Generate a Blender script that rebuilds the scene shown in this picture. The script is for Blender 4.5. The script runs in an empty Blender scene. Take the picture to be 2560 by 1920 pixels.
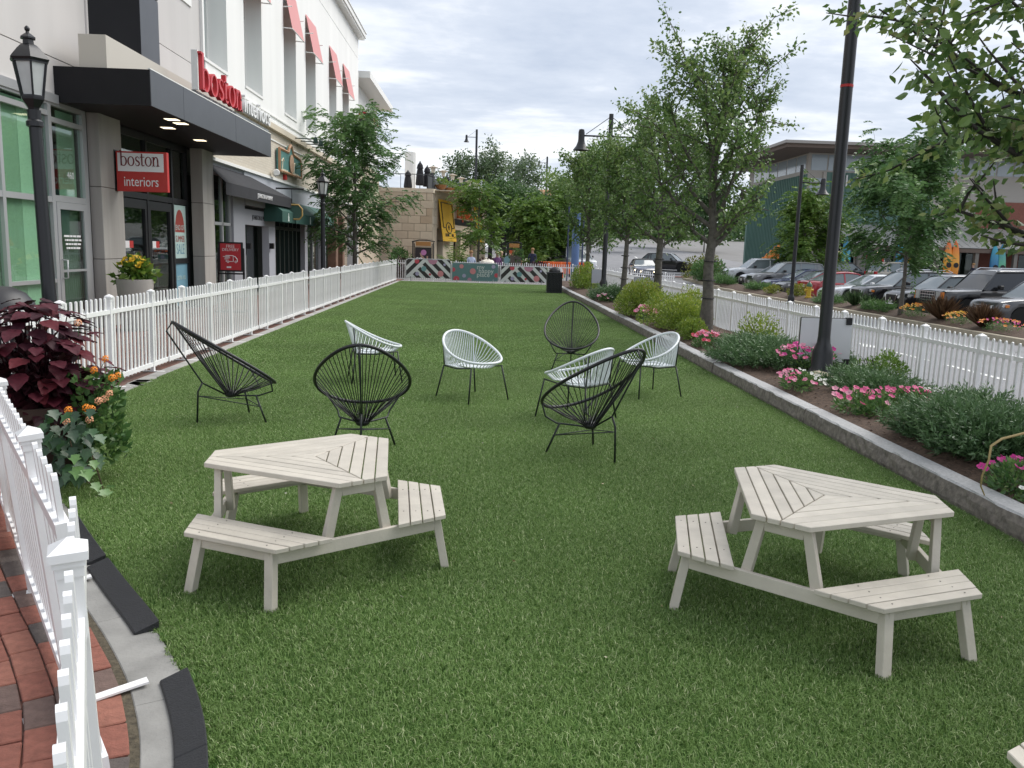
import bpy, bmesh, math, random
import numpy as np
from mathutils import Vector, Matrix
R = math.radians
sc = bpy.context.scene
COL = sc.collection

# ---------------------------------------------------------------- camera
CAM_H, FPX = 1.62, 2071.0
PITCH, ROLL, YAW = R(9.24), R(1.72), R(2.269)
def _basis():
    fw = Vector((math.sin(YAW)*math.cos(PITCH), math.cos(YAW)*math.cos(PITCH), -math.sin(PITCH)))
    r0 = Vector((math.cos(YAW), -math.sin(YAW), 0))
    d0 = fw.cross(r0)
    c, s = math.cos(ROLL), math.sin(ROLL)
    return r0*c - d0*s, r0*s + d0*c, fw
IX, IY, FW = _basis()
CAMLOC = Vector((0, 0, CAM_H))
cam_d = bpy.data.cameras.new('camera')
cam_d.sensor_width = 36.0
cam_d.lens = FPX/2560*36
cam_d.clip_start, cam_d.clip_end = 0.05, 3000
cam = bpy.data.objects.new('camera', cam_d)
m = Matrix((IX, -IY, -FW)).transposed().to_4x4()
m.translation = CAMLOC
cam.matrix_world = m
COL.objects.link(cam)
sc.camera = cam
# photo pixel (2560x1920) to a place on a known plane
def _ray(x, y): return FW + IX*((x-1280)/FPX) + IY*((y-960)/FPX)
def GZ(x, y, z=0.0):
    v = _ray(x, y); return CAMLOC + v*((z-CAM_H)/v.z)
def GX(x, y, X):
    v = _ray(x, y); return CAMLOC + v*(X/v.x)
def GY(x, y, Y):
    v = _ray(x, y); return CAMLOC + v*(Y/v.y)

# ---------------------------------------------------------------- world: overcast sky
SUN_EL, SUN_AZ = R(50), R(60)          # azimuth measured from +Y towards +X
w = bpy.data.worlds.new('World'); sc.world = w; w.use_nodes = True
nt = w.node_tree; nt.nodes.clear()
def N(t, typ, **kw):
    n = t.nodes.new(typ)
    for k, v in kw.items(): setattr(n, k, v)
    return n
def L(t, a, b): t.links.new(a, b)
out = N(nt, 'ShaderNodeOutputWorld'); bg = N(nt, 'ShaderNodeBackground')
bg.inputs['Strength'].default_value = 0.1
sky = N(nt, 'ShaderNodeTexSky', sky_type='NISHITA', sun_disc=False, sun_elevation=SUN_EL, sun_rotation=SUN_AZ)
tc = N(nt, 'ShaderNodeTexCoord'); sep = N(nt, 'ShaderNodeSeparateXYZ'); L(nt, tc.outputs['Generated'], sep.inputs[0])
zz = N(nt, 'ShaderNodeMath', operation='MAXIMUM'); L(nt, sep.outputs['Z'], zz.inputs[0]); zz.inputs[1].default_value = 0.0
za = N(nt, 'ShaderNodeMath', operation='ADD'); L(nt, zz.outputs[0], za.inputs[0]); za.inputs[1].default_value = 0.10
dx = N(nt, 'ShaderNodeMath', operation='DIVIDE'); L(nt, sep.outputs['X'], dx.inputs[0]); L(nt, za.outputs[0], dx.inputs[1])
dy = N(nt, 'ShaderNodeMath', operation='DIVIDE'); L(nt, sep.outputs['Y'], dy.inputs[0]); L(nt, za.outputs[0], dy.inputs[1])
cmb = N(nt, 'ShaderNodeCombineXYZ'); L(nt, dx.outputs[0], cmb.inputs[0]); L(nt, dy.outputs[0], cmb.inputs[1])
mp = N(nt, 'ShaderNodeMapping'); mp.inputs['Scale'].default_value = (0.45, 0.62, 1); mp.inputs['Location'].default_value = (3.1, 0.6, 0)
mp.inputs['Rotation'].default_value = (0, 0, R(-12))
L(nt, cmb.outputs[0], mp.inputs['Vector'])
n1 = N(nt, 'ShaderNodeTexNoise'); n1.inputs['Scale'].default_value = 1.5; n1.inputs['Detail'].default_value = 9; n1.inputs['Roughness'].default_value = 0.58
n1.inputs['Distortion'].default_value = 0.35
L(nt, mp.outputs[0], n1.inputs['Vector'])
n2 = N(nt, 'ShaderNodeTexNoise'); n2.inputs['Scale'].default_value = 5.5; n2.inputs['Detail'].default_value = 6; n2.inputs['Roughness'].default_value = 0.6
L(nt, mp.outputs[0], n2.inputs['Vector'])
mixn = N(nt, 'ShaderNodeMix', data_type='FLOAT'); mixn.inputs[0].default_value = 0.28
L(nt, n1.outputs[0], mixn.inputs[2]); L(nt, n2.outputs[0], mixn.inputs[3])
cr = N(nt, 'ShaderNodeValToRGB')
cr.color_ramp.elements[0].position = 0.33; cr.color_ramp.elements[0].color = (0.44, 0.50, 0.61, 1)
cr.color_ramp.elements[1].position = 0.66; cr.color_ramp.elements[1].color = (0.97, 0.98, 0.99, 1)
e = cr.color_ramp.elements.new(0.47); e.color = (0.58, 0.63, 0.72, 1)
e = cr.color_ramp.elements.new(0.56); e.color = (0.80, 0.825, 0.87, 1)
L(nt, mixn.outputs[0], cr.inputs[0])
sc10 = N(nt, 'ShaderNodeVectorMath', operation='SCALE'); sc10.inputs['Scale'].default_value = 5.8
L(nt, cr.outputs[0], sc10.inputs[0])
mx = N(nt, 'ShaderNodeMix', data_type='RGBA'); mx.inputs[0].default_value = 0.95
L(nt, sky.outputs[0], mx.inputs[6]); L(nt, sc10.outputs[0], mx.inputs[7])
L(nt, mx.outputs[2], bg.inputs['Color']); L(nt, bg.outputs[0], out.inputs['Surface'])

sun_d = bpy.data.lights.new('sun', 'SUN'); sun_d.energy = 1.5; sun_d.angle = R(50); sun_d.color = (1, 0.96, 0.90)
sun = bpy.data.objects.new('sun', sun_d); COL.objects.link(sun)
sd = Vector((math.sin(SUN_AZ)*math.cos(SUN_EL), math.cos(SUN_AZ)*math.cos(SUN_EL), math.sin(SUN_EL)))
sun.rotation_euler = sd.to_track_quat('Z', 'Y').to_euler(); sun.location = sd*50
vs = sc.view_settings; vs.view_transform = 'Standard'; vs.look = 'None'; vs.exposure = 1.15; vs.gamma = 1.0; vs.use_curve_mapping = False
sc.render.engine = 'CYCLES'; sc.cycles.max_bounces = 6; sc.cycles.transparent_max_bounces = 6

# ---------------------------------------------------------------- materials
MATS = {}
def mat(name, col, rough=0.6, metal=0.0, spec=0.5, noise=None, bump=None, coat=0.0, trans=None, rnd=None, emit=None, objrnd=0.0, streak=False):
    """noise=(scale, amount, detail) colour variation; bump=(scale, strength); rnd=amount of hue/value change per leaf attribute"""
    if name in MATS: return MATS[name]
    M = bpy.data.materials.new(name); M.use_nodes = True
    t = M.node_tree; b = t.nodes['Principled BSDF']
    b.inputs['Base Color'].default_value = (*col, 1); b.inputs['Roughness'].default_value = rough
    b.inputs['Metallic'].default_value = metal; b.inputs['Specular IOR Level'].default_value = spec
    b.inputs['Coat Weight'].default_value = coat
    cs = None
    tcn = N(t, 'ShaderNodeTexCoord') if (noise or bump) else None
    if noise:
        nz = N(t, 'ShaderNodeTexNoise'); nz.inputs['Scale'].default_value = noise[0]
        nz.inputs['Detail'].default_value = noise[2] if len(noise) > 2 else 5
        if streak:
            mpn = N(t, 'ShaderNodeMapping'); mpn.inputs['Scale'].default_value = (1, 1, .1); L(t, tcn.outputs['Object'], mpn.inputs[0]); L(t, mpn.outputs[0], nz.inputs['Vector'])
        else: L(t, tcn.outputs['Object'], nz.inputs['Vector'])
        rp = N(t, 'ShaderNodeMapRange'); rp.inputs['From Min'].default_value = 0.25; rp.inputs['From Max'].default_value = 0.75
        rp.inputs['To Min'].default_value = 1-noise[1]; rp.inputs['To Max'].default_value = 1+noise[1]
        L(t, nz.outputs[0], rp.inputs[0])
        sc_ = N(t, 'ShaderNodeVectorMath', operation='SCALE'); sc_.inputs[0].default_value = col
        L(t, rp.outputs[0], sc_.inputs['Scale']); cs = sc_.outputs[0]
    if rnd:
        at = N(t, 'ShaderNodeAttribute', attribute_name='rnd')
        rp2 = N(t, 'ShaderNodeValToRGB')
        c2 = rnd
        rp2.color_ramp.elements[0].color = (*c2[0], 1); rp2.color_ramp.elements[1].color = (*c2[-1], 1)
        for i, c in enumerate(c2[1:-1]):
            e_ = rp2.color_ramp.elements.new((i+1)/(len(c2)-1)); e_.color = (*c, 1)
        L(t, at.outputs['Fac'], rp2.inputs[0]); cs = rp2.outputs[0]
    if objrnd:
        oi = N(t, 'ShaderNodeObjectInfo'); r3 = N(t, 'ShaderNodeMapRange'); r3.inputs['To Min'].default_value = 1-objrnd; r3.inputs['To Max'].default_value = 1+objrnd; L(t, oi.outputs['Random'], r3.inputs[0])
        s3 = N(t, 'ShaderNodeVectorMath', operation='SCALE'); s3.inputs[0].default_value = col
        if cs: L(t, cs, s3.inputs[0])
        L(t, r3.outputs[0], s3.inputs['Scale']); cs = s3.outputs[0]
    if cs: L(t, cs, b.inputs['Base Color'])
    if bump:
        nb = N(t, 'ShaderNodeTexNoise'); nb.inputs['Scale'].default_value = bump[0]; nb.inputs['Detail'].default_value = 6
        L(t, tcn.outputs['Object'], nb.inputs['Vector'])
        bp = N(t, 'ShaderNodeBump'); bp.inputs['Strength'].default_value = bump[1]; bp.inputs['Distance'].default_value = 0.01
        L(t, nb.outputs[0], bp.inputs['Height']); L(t, bp.outputs[0], b.inputs['Normal'])
    if emit:
        b.inputs['Emission Color'].default_value = (*emit[0], 1); b.inputs['Emission Strength'].default_value = emit[1]
    if trans:
        tr = N(t, 'ShaderNodeBsdfTranslucent'); ms = N(t, 'ShaderNodeMixShader'); ms.inputs[0].default_value = trans
        if cs: L(t, cs, tr.inputs['Color'])
        else: tr.inputs['Color'].default_value = (*col, 1)
        L(t, b.outputs[0], ms.inputs[1]); L(t, tr.outputs[0], ms.inputs[2])
        L(t, ms.outputs[0], t.nodes['Material Output'].inputs['Surface'])
    MATS[name] = M
    return M
def glass(name, tint=(0.05, 0.08, 0.075), rough=0.03, alpha=0.75):
    """dark window glass: clear reflecting pane, part of what lies behind shows through"""
    if name in MATS: return MATS[name]
    M = bpy.data.materials.new(name); M.use_nodes = True; t = M.node_tree
    b = t.nodes['Principled BSDF']; b.inputs['Base Color'].default_value = (*tint, 1); b.inputs['Roughness'].default_value = rough
    b.inputs['Specular IOR Level'].default_value = 0.9
    tr = N(t, 'ShaderNodeBsdfTransparent'); tr.inputs[0].default_value = (0.85, 0.95, 0.9, 1); ms = N(t, 'ShaderNodeMixShader'); ms.inputs[0].default_value = alpha
    L(t, tr.outputs[0], ms.inputs[1]); L(t, b.outputs[0], ms.inputs[2]); L(t, ms.outputs[0], t.nodes['Material Output'].inputs['Surface'])
    MATS[name] = M
    return M
def clear_glass(name, tint=(.8, .92, .87), refl=.09):
    """clear pane: sees through, mirrors more at a slant"""
    if name in MATS: return MATS[name]
    M = bpy.data.materials.new(name); M.use_nodes = True; t = M.node_tree; t.nodes.remove(t.nodes['Principled BSDF'])
    tr = N(t, 'ShaderNodeBsdfTransparent'); tr.inputs[0].default_value = (*tint, 1); gl_ = N(t, 'ShaderNodeBsdfGlossy'); gl_.inputs['Roughness'].default_value = .02
    lw = N(t, 'ShaderNodeLayerWeight'); lw.inputs[0].default_value = .5; pw = N(t, 'ShaderNodeMath', operation='POWER'); pw.inputs[1].default_value = 4.0; L(t, lw.outputs['Facing'], pw.inputs[0]); ad = N(t, 'ShaderNodeMath', operation='ADD'); ad.inputs[1].default_value = refl; L(t, pw.outputs[0], ad.inputs[0]); ad.use_clamp = True
    ms = N(t, 'ShaderNodeMixShader'); L(t, ad.outputs[0], ms.inputs[0]); L(t, tr.outputs[0], ms.inputs[1]); L(t, gl_.outputs[0], ms.inputs[2]); L(t, ms.outputs[0], t.nodes['Material Output'].inputs['Surface'])
    MATS[name] = M
    return M
WHITE = mat('white_vinyl', (0.84, 0.84, 0.84), 0.35, noise=(5, 0.07, 7), objrnd=.035)
BLACK = mat('black_paint', (0.012, 0.013, 0.016), 0.35)
BLACKM = mat('black_matt', (0.014, 0.014, 0.016), 0.7)
TEAK = mat('pale_painted_wood', (0.555, 0.51, 0.435), 0.55, noise=(9, 0.10, 8), bump=(60, 0.12), objrnd=.07)

# ---------------------------------------------------------------- mesh builder
class MB:
    def __init__(s): s.v = []; s.f = []; s.m = []; s.mi = 0
    def add(s, vs, fs):
        o = len(s.v); s.v += [tuple(p) for p in vs]; s.f += [tuple(i+o for i in f) for f in fs]; s.m += [s.mi]*len(fs); return s
    def box(s, x0, x1, y0, y1, z0, z1):
        v = [(x0,y0,z0),(x1,y0,z0),(x1,y1,z0),(x0,y1,z0),(x0,y0,z1),(x1,y0,z1),(x1,y1,z1),(x0,y1,z1)]
        return s.add(v, [(0,3,2,1),(4,5,6,7),(0,1,5,4),(1,2,6,5),(2,3,7,6),(3,0,4,7)])
    def bar(s, a, b, w, h, up=(0,0,1), w2=None, h2=None):
        a, b = Vector(a), Vector(b); d = (b-a).normalized(); u = Vector(up)
        sd_ = d.cross(u)
        if sd_.length < 1e-4: sd_ = d.cross(Vector((1,0,0)))
        sd_.normalize(); u = sd_.cross(d).normalized()
        w2 = w if w2 is None else w2; h2 = h if h2 is None else h2
        v = []
        for p, ww, hh in ((a,w,h),(b,w2,h2)):
            for i, j in ((-1,-1),(1,-1),(1,1),(-1,1)): v.append(p + sd_*(i*ww/2) + u*(j*hh/2))
        return s.add(v, [(0,1,2,3),(7,6,5,4),(0,4,5,1),(1,5,6,2),(2,6,7,3),(3,7,4,0)])
    def prism(s, poly, z0, z1):
        n = len(poly); v = [(p[0],p[1],z0) for p in poly] + [(p[0],p[1],z1) for p in poly]
        return s.add(v, [tuple(range(n))[::-1], tuple(range(n,2*n))] + [(i,(i+1)%n,n+(i+1)%n,n+i) for i in range(n)])
    def extr(s, poly3, off):
        n = len(poly3); off = Vector(off); v = [Vector(p) for p in poly3] + [Vector(p)+off for p in poly3]
        return s.add(v, [tuple(range(n))[::-1], tuple(range(n,2*n))] + [(i,(i+1)%n,n+(i+1)%n,n+i) for i in range(n)])
    def tube(s, path, r, n=8, closed=False, cap=True):
        P_ = [Vector(p) for p in path]; k = len(P_)
        rr = r if hasattr(r, '__len__') else [r]*k
        v = []; prev = None
        for i in range(k):
            if closed: d = P_[(i+1)%k]-P_[i-1]
            else: d = P_[min(i+1,k-1)]-P_[max(i-1,0)]
            if d.length < 1e-9: d = Vector((0,0,1))
            d.normalize()
            if prev is None:
                u = d.cross(Vector((0,0,1)))
                if u.length < 1e-3: u = d.cross(Vector((1,0,0)))
            else: u = prev - d*prev.dot(d)
            if u.length < 1e-6: u = d.orthogonal()
            u.normalize(); prev = u; q = d.cross(u)
            for j in range(n):
                a = 2*math.pi*j/n; v.append(P_[i] + (u*math.cos(a) + q*math.sin(a))*rr[i])
        f = []
        for i in range(k if closed else k-1):
            i2 = (i+1)%k
            for j in range(n): f.append((i*n+j, i*n+(j+1)%n, i2*n+(j+1)%n, i2*n+j))
        if cap and not closed: f += [tuple(range(n))[::-1], tuple(range((k-1)*n, k*n))]
        return s.add(v, f)
    def lathe(s, prof, n=16, c=(0,0,0), a0=0.0):
        v = []; k = len(prof)
        for r_, z in prof:
            for j in range(n):
                a = a0+2*math.pi*j/n; v.append((c[0]+r_*math.cos(a), c[1]+r_*math.sin(a), c[2]+z))
        f = [(i*n+j, i*n+(j+1)%n, (i+1)*n+(j+1)%n, (i+1)*n+j) for i in range(k-1) for j in range(n)]
        f += [tuple(range(n))[::-1], tuple(range((k-1)*n, k*n))]
        return s.add(v, f)
    def grid(s, rows):
        nr, nc = len(rows), len(rows[0]); v = [p for r_ in rows for p in r_]
        return s.add(v, [(i*nc+j, i*nc+j+1, (i+1)*nc+j+1, (i+1)*nc+j) for i in range(nr-1) for j in range(nc-1)])
    def mesh(s, name, mats, smooth=False, bevel=0.0, auto=None):
        me = bpy.data.meshes.new(name); me.from_pydata(s.v, [], s.f)
        if not isinstance(mats, (list, tuple)): mats = [mats]
        for q in mats: me.materials.append(q)
        if len(mats) > 1: me.polygons.foreach_set('material_index', s.m)
        if smooth: me.polygons.foreach_set('use_smooth', [True]*len(me.polygons))
        if bevel or auto is not None:
            bm = bmesh.new(); bm.from_mesh(me)
            if bevel: bmesh.ops.bevel(bm, geom=list(bm.edges), offset=bevel, segments=1, affect='EDGES', clamp_overlap=True)
            if auto is not None:
                for ed in bm.edges:
                    ed.smooth = not (len(ed.link_faces) == 2 and ed.calc_face_angle(0) > auto)
                for fc in bm.faces: fc.smooth = True
            bm.to_mesh(me); bm.free()
        me.update(); return me
    def build(s, name, mats, parent=None, smooth=False, bevel=0.0, auto=None, loc=None):
        return link(name, s.mesh(name, mats, smooth, bevel, auto), parent, loc)
def link(name, me, parent=None, loc=None, rz=0.0):
    o = bpy.data.objects.new(name, me); COL.objects.link(o)
    if parent is not None: o.parent = parent
    if loc is not None: o.location = loc
    if rz: o.rotation_euler = (0, 0, rz)
    return o
def tag(o, label=None, cat=None, group=None, kind=None):
    if label: o['label'] = label
    if cat: o['category'] = cat
    if group: o['group'] = group
    if kind: o['kind'] = kind
    return o
def thing(name, label, cat, loc=(0,0,0), rz=0.0, group=None):
    o = bpy.data.objects.new(name, None); COL.objects.link(o); o.empty_display_size = 0.1
    o.location = loc; o.rotation_euler = (0, 0, rz)
    return tag(o, label, cat, group)
def copy_tree(o, parent=None):
    c = o.copy(); COL.objects.link(c); c.parent = parent
    for ch in list(o.children): copy_tree(ch, c)
    return c
def text_mesh(body, size, depth=0.0, font_offset=0.0, align='CENTER', sx=1.0, shear=0.0, spacing=1.0):
    cu = bpy.data.curves.new('lettering', 'FONT'); cu.body = body; cu.size = size; cu.extrude = depth; cu.offset = font_offset
    cu.align_x = align; cu.align_y = 'CENTER'; cu.shear = shear; cu.space_character = spacing; cu.resolution_u = 3
    ob = bpy.data.objects.new('lettering', cu); COL.objects.link(ob)
    dg = bpy.context.evaluated_depsgraph_get(); me = bpy.data.meshes.new_from_object(ob.evaluated_get(dg))
    bpy.data.objects.remove(ob); bpy.data.curves.remove(cu)
    if sx != 1.0:
        for v_ in me.vertices: v_.co.x *= sx
    return me
def text(body, size, parent, mt, loc, xdir, up, depth=0.004, name='lettering', **kw):
    """flat lettering whose reading direction is xdir and whose top is up (directions in the parent's frame)"""
    me = text_mesh(body, size, depth, **kw); me.materials.clear(); me.materials.append(mt)
    o = link(name, me, parent); x = Vector(xdir).normalized(); u = Vector(up).normalized(); z = x.cross(u)
    mm = Matrix((x, u, z)).transposed().to_4x4(); mm.translation = Vector(loc); o.matrix_local = mm
    return o
def fast_mesh(name, V, F, mt, rnd=None, smooth=False, tri=False):
    """numpy mesh: V (n,3), F (m,k) with k = 3 or 4, rnd one value per face-group vertex"""
    me = bpy.data.meshes.new(name); k = F.shape[1]
    me.vertices.add(len(V)); me.vertices.foreach_set('co', V.astype(np.float32).ravel())
    me.loops.add(F.size); me.loops.foreach_set('vertex_index', F.astype(np.int32).ravel())
    me.polygons.add(len(F)); me.polygons.foreach_set('loop_start', np.arange(0, F.size, k, dtype=np.int32))
    me.polygons.foreach_set('loop_total', np.full(len(F), k, dtype=np.int32))
    if smooth: me.polygons.foreach_set('use_smooth', np.ones(len(F), dtype=bool))
    me.update(calc_edges=True)
    if rnd is not None:
        a = me.attributes.new('rnd', 'FLOAT', 'POINT'); a.data.foreach_set('value', rnd.astype(np.float32))
    me.materials.append(mt); return me
def unit(a): return a/np.maximum(np.linalg.norm(a, axis=-1, keepdims=True), 1e-9)
def leaf_cloud(rng, P_, D, size, wid=0.55, fold=0.25, rnd=None, droop=0.0):
    """one folded four-triangle leaf at each P_, pointing along D"""
    n = len(P_); D = unit(D + np.array([0,0,-droop])); rv = unit(rng.normal(size=(n,3)))
    S = unit(np.cross(D, rv)); U = np.cross(S, D); s = np.asarray(size).reshape(-1,1) if np.ndim(size) else np.full((n,1), size)
    b = P_; t = P_ + D*s; mid = P_ + D*s*0.5 - U*s*fold*0.3
    l = P_ + D*s*0.42 + S*s*wid*0.5; r_ = P_ + D*s*0.42 - S*s*wid*0.5
    V = np.stack([b, l, t, r_], 1).reshape(-1,3)
    V[2::4] -= U*s*fold*0.5
    i = np.arange(n)*4
    F = np.concatenate([np.stack([i, i+1, i+2], 1), np.stack([i, i+2, i+3], 1)])
    rr = rng.random(n) if rnd is None else rnd
    return V, F, np.repeat(rr, 4)
# ---------------------------------------------------------------- ground
def sm(a, b, x):
    t = min(1, max(0, (x-a)/(b-a))); return t*t*(3-2*t)
def gz(x, y):
    z = -0.02 if x < 5.12 else -0.13 - 0.39*sm(5.2, 13.5, x)
    far = sm(46, 62, y)
    z = z*(1-far) + far*(-0.03 if x < 3 else -0.03 - 0.15*sm(3, 9, x))
    if y > 72: z += 0.042*(min(y, 190)-72)*sm(2, 9, x) + 0.01*(min(y, 190)-72)*(1-sm(2, 9, x))
    z += 0.32*sm(36, 52, x)*(1-far) + 0.1*sm(36, 52, x)
    return z
ASPH = mat('asphalt', (0.21, 0.21, 0.22), 0.85, noise=(1.1, 0.16, 9), bump=(70, 0.25))
def sheet(name, xs, ys, dz, mt, zf=gz):
    mb = MB(); mb.grid([[(x, y, zf(x, y)+dz) for x in xs] for y in ys])
    o = mb.build(name, mt, smooth=True); o['kind'] = 'structure'; return o
xs = [-1200, -300, -60, -20, -8, 0, 3, 5.11, 5.121] + [5.6+0.7*i for i in range(14)] + [18, 24, 30, 34, 38, 42, 46, 50, 54, 60, 90, 300, 1200]
ys = [-60, -10, 0, 10, 20, 30, 40, 44] + [46+2*i for i in range(9)] + [66, 70, 72, 76, 84, 100, 130, 160, 190, 240, 400, 1500]
sheet('ground', xs, ys, -0.012, mat('worn_ground', (0.19, 0.185, 0.18), 0.9, noise=(0.6, 0.15, 8), bump=(40, 0.2)))
sheet('road', [5.35+0.55*i for i in range(17)], [-20, 0, 8, 16, 24, 32, 40, 46, 48, 50, 52, 54, 56, 58, 60, 62, 66, 70, 72, 78, 86, 100, 130, 160, 190], 0.003, ASPH)

# ---------------------------------------------------------------- brick walk
def brick_mat():
    M = bpy.data.materials.new('brick_paving'); M.use_nodes = True; t = M.node_tree; b = t.nodes['Principled BSDF']; b.inputs['Roughness'].default_value = 0.85
    tcn = N(t, 'ShaderNodeTexCoord'); mp_ = N(t, 'ShaderNodeMapping'); mp_.inputs['Rotation'].default_value = (0, 0, R(90))
    L(t, tcn.outputs['Object'], mp_.inputs[0])
    br = N(t, 'ShaderNodeTexBrick'); br.inputs['Scale'].default_value = 1; br.inputs['Brick Width'].default_value = 0.205; br.inputs['Row Height'].default_value = 0.103
    br.inputs['Mortar Size'].default_value = 0.004; br.inputs['Color1'].default_value = (0.20, 0.085, 0.06, 1); br.inputs['Color2'].default_value = (0.13, 0.075, 0.062, 1)
    br.inputs['Mortar'].default_value = (0.06, 0.05, 0.045, 1)
    L(t, mp_.outputs[0], br.inputs['Vector']); L(t, br.outputs[0], b.inputs['Base Color'])
    return M
BRICKPAVE = brick_mat()
walk = MB(); walk.grid([[(x, y, -0.006) for x in (-14, -9, -6, -3.9)] for y in (-3, 2, 10, 20, 40, 62)])
walk.add([(-3.9, -3, -0.006), (-0.75, -3, -0.006), (-0.75, 1.6, -0.006), (-3.9, 7.2, -0.006)], [(0, 1, 2, 3)])
WALK = walk.build('brick_walk', BRICKPAVE); WALK['kind'] = 'structure'
# lawn edge from the near end round the corner to the far end
LE = [(-0.60, -1.5), (-0.62, 1.0), (-0.70, 1.9), (-0.84, 2.43), (-1.05, 2.88), (-1.32, 3.3), (-1.75, 3.88), (-2.3, 4.66), (-2.95, 5.7), (-3.42, 6.8), (-3.66, 8.0), (-3.76, 9.6), (-3.78, 12.0), (-3.78, 39.3)]
def resample(pts, step):
    out_ = [Vector(pts[0])]
    for a, b in zip(pts[:-1], pts[1:]):
        a, b = Vector(a), Vector(b); n = max(1, int((b-a).length/step))
        out_ += [a + (b-a)*(i+1)/n for i in range(n)]
    return out_
def smooth_curve(pts, n=8):
    P_ = [Vector(p) for p in pts]; o = []
    for i in range(len(P_)-1):
        p0 = P_[max(0, i-1)]; p1 = P_[i]; p2 = P_[i+1]; p3 = P_[min(len(P_)-1, i+2)]
        for k in range(n):
            t = k/n; o.append(0.5*((2*p1) + (p2-p0)*t + (2*p0-5*p1+4*p2-p3)*t*t + (3*p1-p0-3*p2+p3)*t**3))
    return o + [P_[-1]]
LEs = resample(smooth_curve(LE, 6), 0.12)
def normal_at(c, i):
    d = (c[min(i+1, len(c)-1)] - c[max(i-1, 0)]).normalized(); return Vector((-d.y, d.x))   # left of travel = away from the lawn
def strip(c, i0, i1, o0, o1, z0, z1a, z1b):
    """solid strip along curve c between indices, offsets o0..o1 outwards, top height z1a at o0 and z1b at o1"""
    mb = MB(); v = []
    for i in range(i0, i1+1):
        n = normal_at(c, i); a = c[i]+n*o0; b = c[i]+n*o1
        v += [(a.x, a.y, z0), (b.x, b.y, z0), (b.x, b.y, z1b), (a.x, a.y, z1a)]
    k = i1-i0+1; f = [(0, 1, 2, 3), (4*k-1, 4*k-2, 4*k-3, 4*k-4)]
    for i in range(k-1):
        for j in range(4): f.append((4*i+j, 4*i+4+j, 4*i+4+(j+1)%4, 4*i+(j+1)%4))
    return mb.add(v, f)
GRAN = mat('granite', (0.27, 0.265, 0.25), 0.85, noise=(6, 0.22, 10), bump=(70, 0.35))
CONC = mat('concrete_strip', (0.34, 0.33, 0.31), 0.85, noise=(8, 0.14, 8), bump=(50, 0.25))
edging = thing('stone_edging', 'flat grey granite edging curving round the left side of the lawn', 'edging')
i = 0
while i < len(LEs)-2:
    far_ = LEs[i].y > 10
    j = min(len(LEs)-1, i + (9 if not far_ else 15))
    strip(LEs, i, j, 0.006, 0.19, -0.05, 0.006, 0.006).build('stone', CONC if far_ else GRAN, edging, bevel=0.004)
    i = j
    if i < len(LEs)-1: LEs[i] = LEs[i]
# black rubber wedges where the turf meets the stone
RUB = mat('black_rubber', (0.017, 0.018, 0.021), 0.6, noise=(30, 0.2), bump=(120, 0.35))
def nearest(c, x, y): return min(range(len(c)), key=lambda q: (c[q]-Vector((x, y))).length)
LF = resample(LEs, 0.04)
mats_ = [((-2.28, 4.6), (-1.86, 4.02), 'highest black rubber ramp wedge, beside the trailing ivy side of the lawn edge'),
         ((-1.84, 3.99), (-1.34, 3.30), 'middle black rubber ramp wedge between grass and bare grey stone'),
         ((-1.08, 2.93), (-0.84, 2.44), 'black rubber ramp wedge just below the bare patch of grey stone'),
         ((-0.83, 2.42), (-0.70, 1.95), 'lowest black rubber ramp wedge at the bottom edge of the picture')]
for a, b, lab in mats_:
    i1, i0 = nearest(LF, *a), nearest(LF, *b)
    if i1 < i0: i0, i1 = i1, i0
    tag(strip(LF, i0, i1, -0.008, 0.092, 0.004, 0.050, 0.020).build('ramp_wedge', RUB, bevel=0.005), lab, 'ramp', 'rubber ramp wedges along the lawn edge')
# single bricks near the camera, laid along the curve
rb = random.Random(5)
brick_mats = [mat('brick_red', (0.25, 0.095, 0.068), 0.9, noise=(25, 0.25), bump=(90, 0.5)), mat('brick_orange', (0.29, 0.12, 0.085), 0.9, noise=(25, 0.25), bump=(90, 0.5)),
              mat('brick_brown', (0.15, 0.10, 0.085), 0.9, noise=(25, 0.25), bump=(90, 0.5)), mat('brick_dark', (0.105, 0.088, 0.08), 0.9, noise=(25, 0.25), bump=(90, 0.5))]
brick_me = []
for bmat in brick_mats:
    for k in range(2):
        b_ = MB(); b_.box(-0.0485, 0.0485, -0.0985, 0.0985, -0.03, 0.0)
        for q in range(4, 8):
            v_ = b_.v[q]; b_.v[q] = (v_[0], v_[1], v_[2]+rb.uniform(-0.002, 0.002))
        brick_me.append(b_.mesh('brick', bmat, bevel=0.004))
L1 = resample(LEs, 0.205)
cnt = 0
for col_ in range(13):
    off = 0.19 + 0.03 + 0.05 + col_*0.1025
    acc = (0.5 if col_ % 2 else 0.0)*0.205
    # walk along the offset curve by arc length
    pts = [LF[q] + normal_at(LF, q)*off for q in range(2, len(LF)-2) if 1.3 < LF[q].y < 6.2]
    s_ = 0.0; nxt = acc; 
    for a, b in zip(pts[:-1], pts[1:]):
        dl = (b-a).length
        while nxt < s_+dl and dl > 0:
            p = a + (b-a)*((nxt-s_)/dl); d = (b-a).normalized()
            if 2.0 < p.y < 5.2 and p.x < -0.9 and -2.1-0.34*(p.y-2.3)*1.5 < p.x and cnt < 290:
                o = link('brick', brick_me[rb.choices(range(8), weights=[5, 5, 4, 4, 2, 2, 1.4, 1.4])[0]], WALK, (p.x, p.y, 0.006+rb.uniform(-0.002, 0.002)))
                o.rotation_euler = (rb.uniform(-.008, .008), rb.uniform(-.008, .008), math.atan2(d.y, d.x)-math.pi/2 + rb.uniform(-.012, .012)); cnt += 1
            nxt += 0.2045
        s_ += dl
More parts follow.
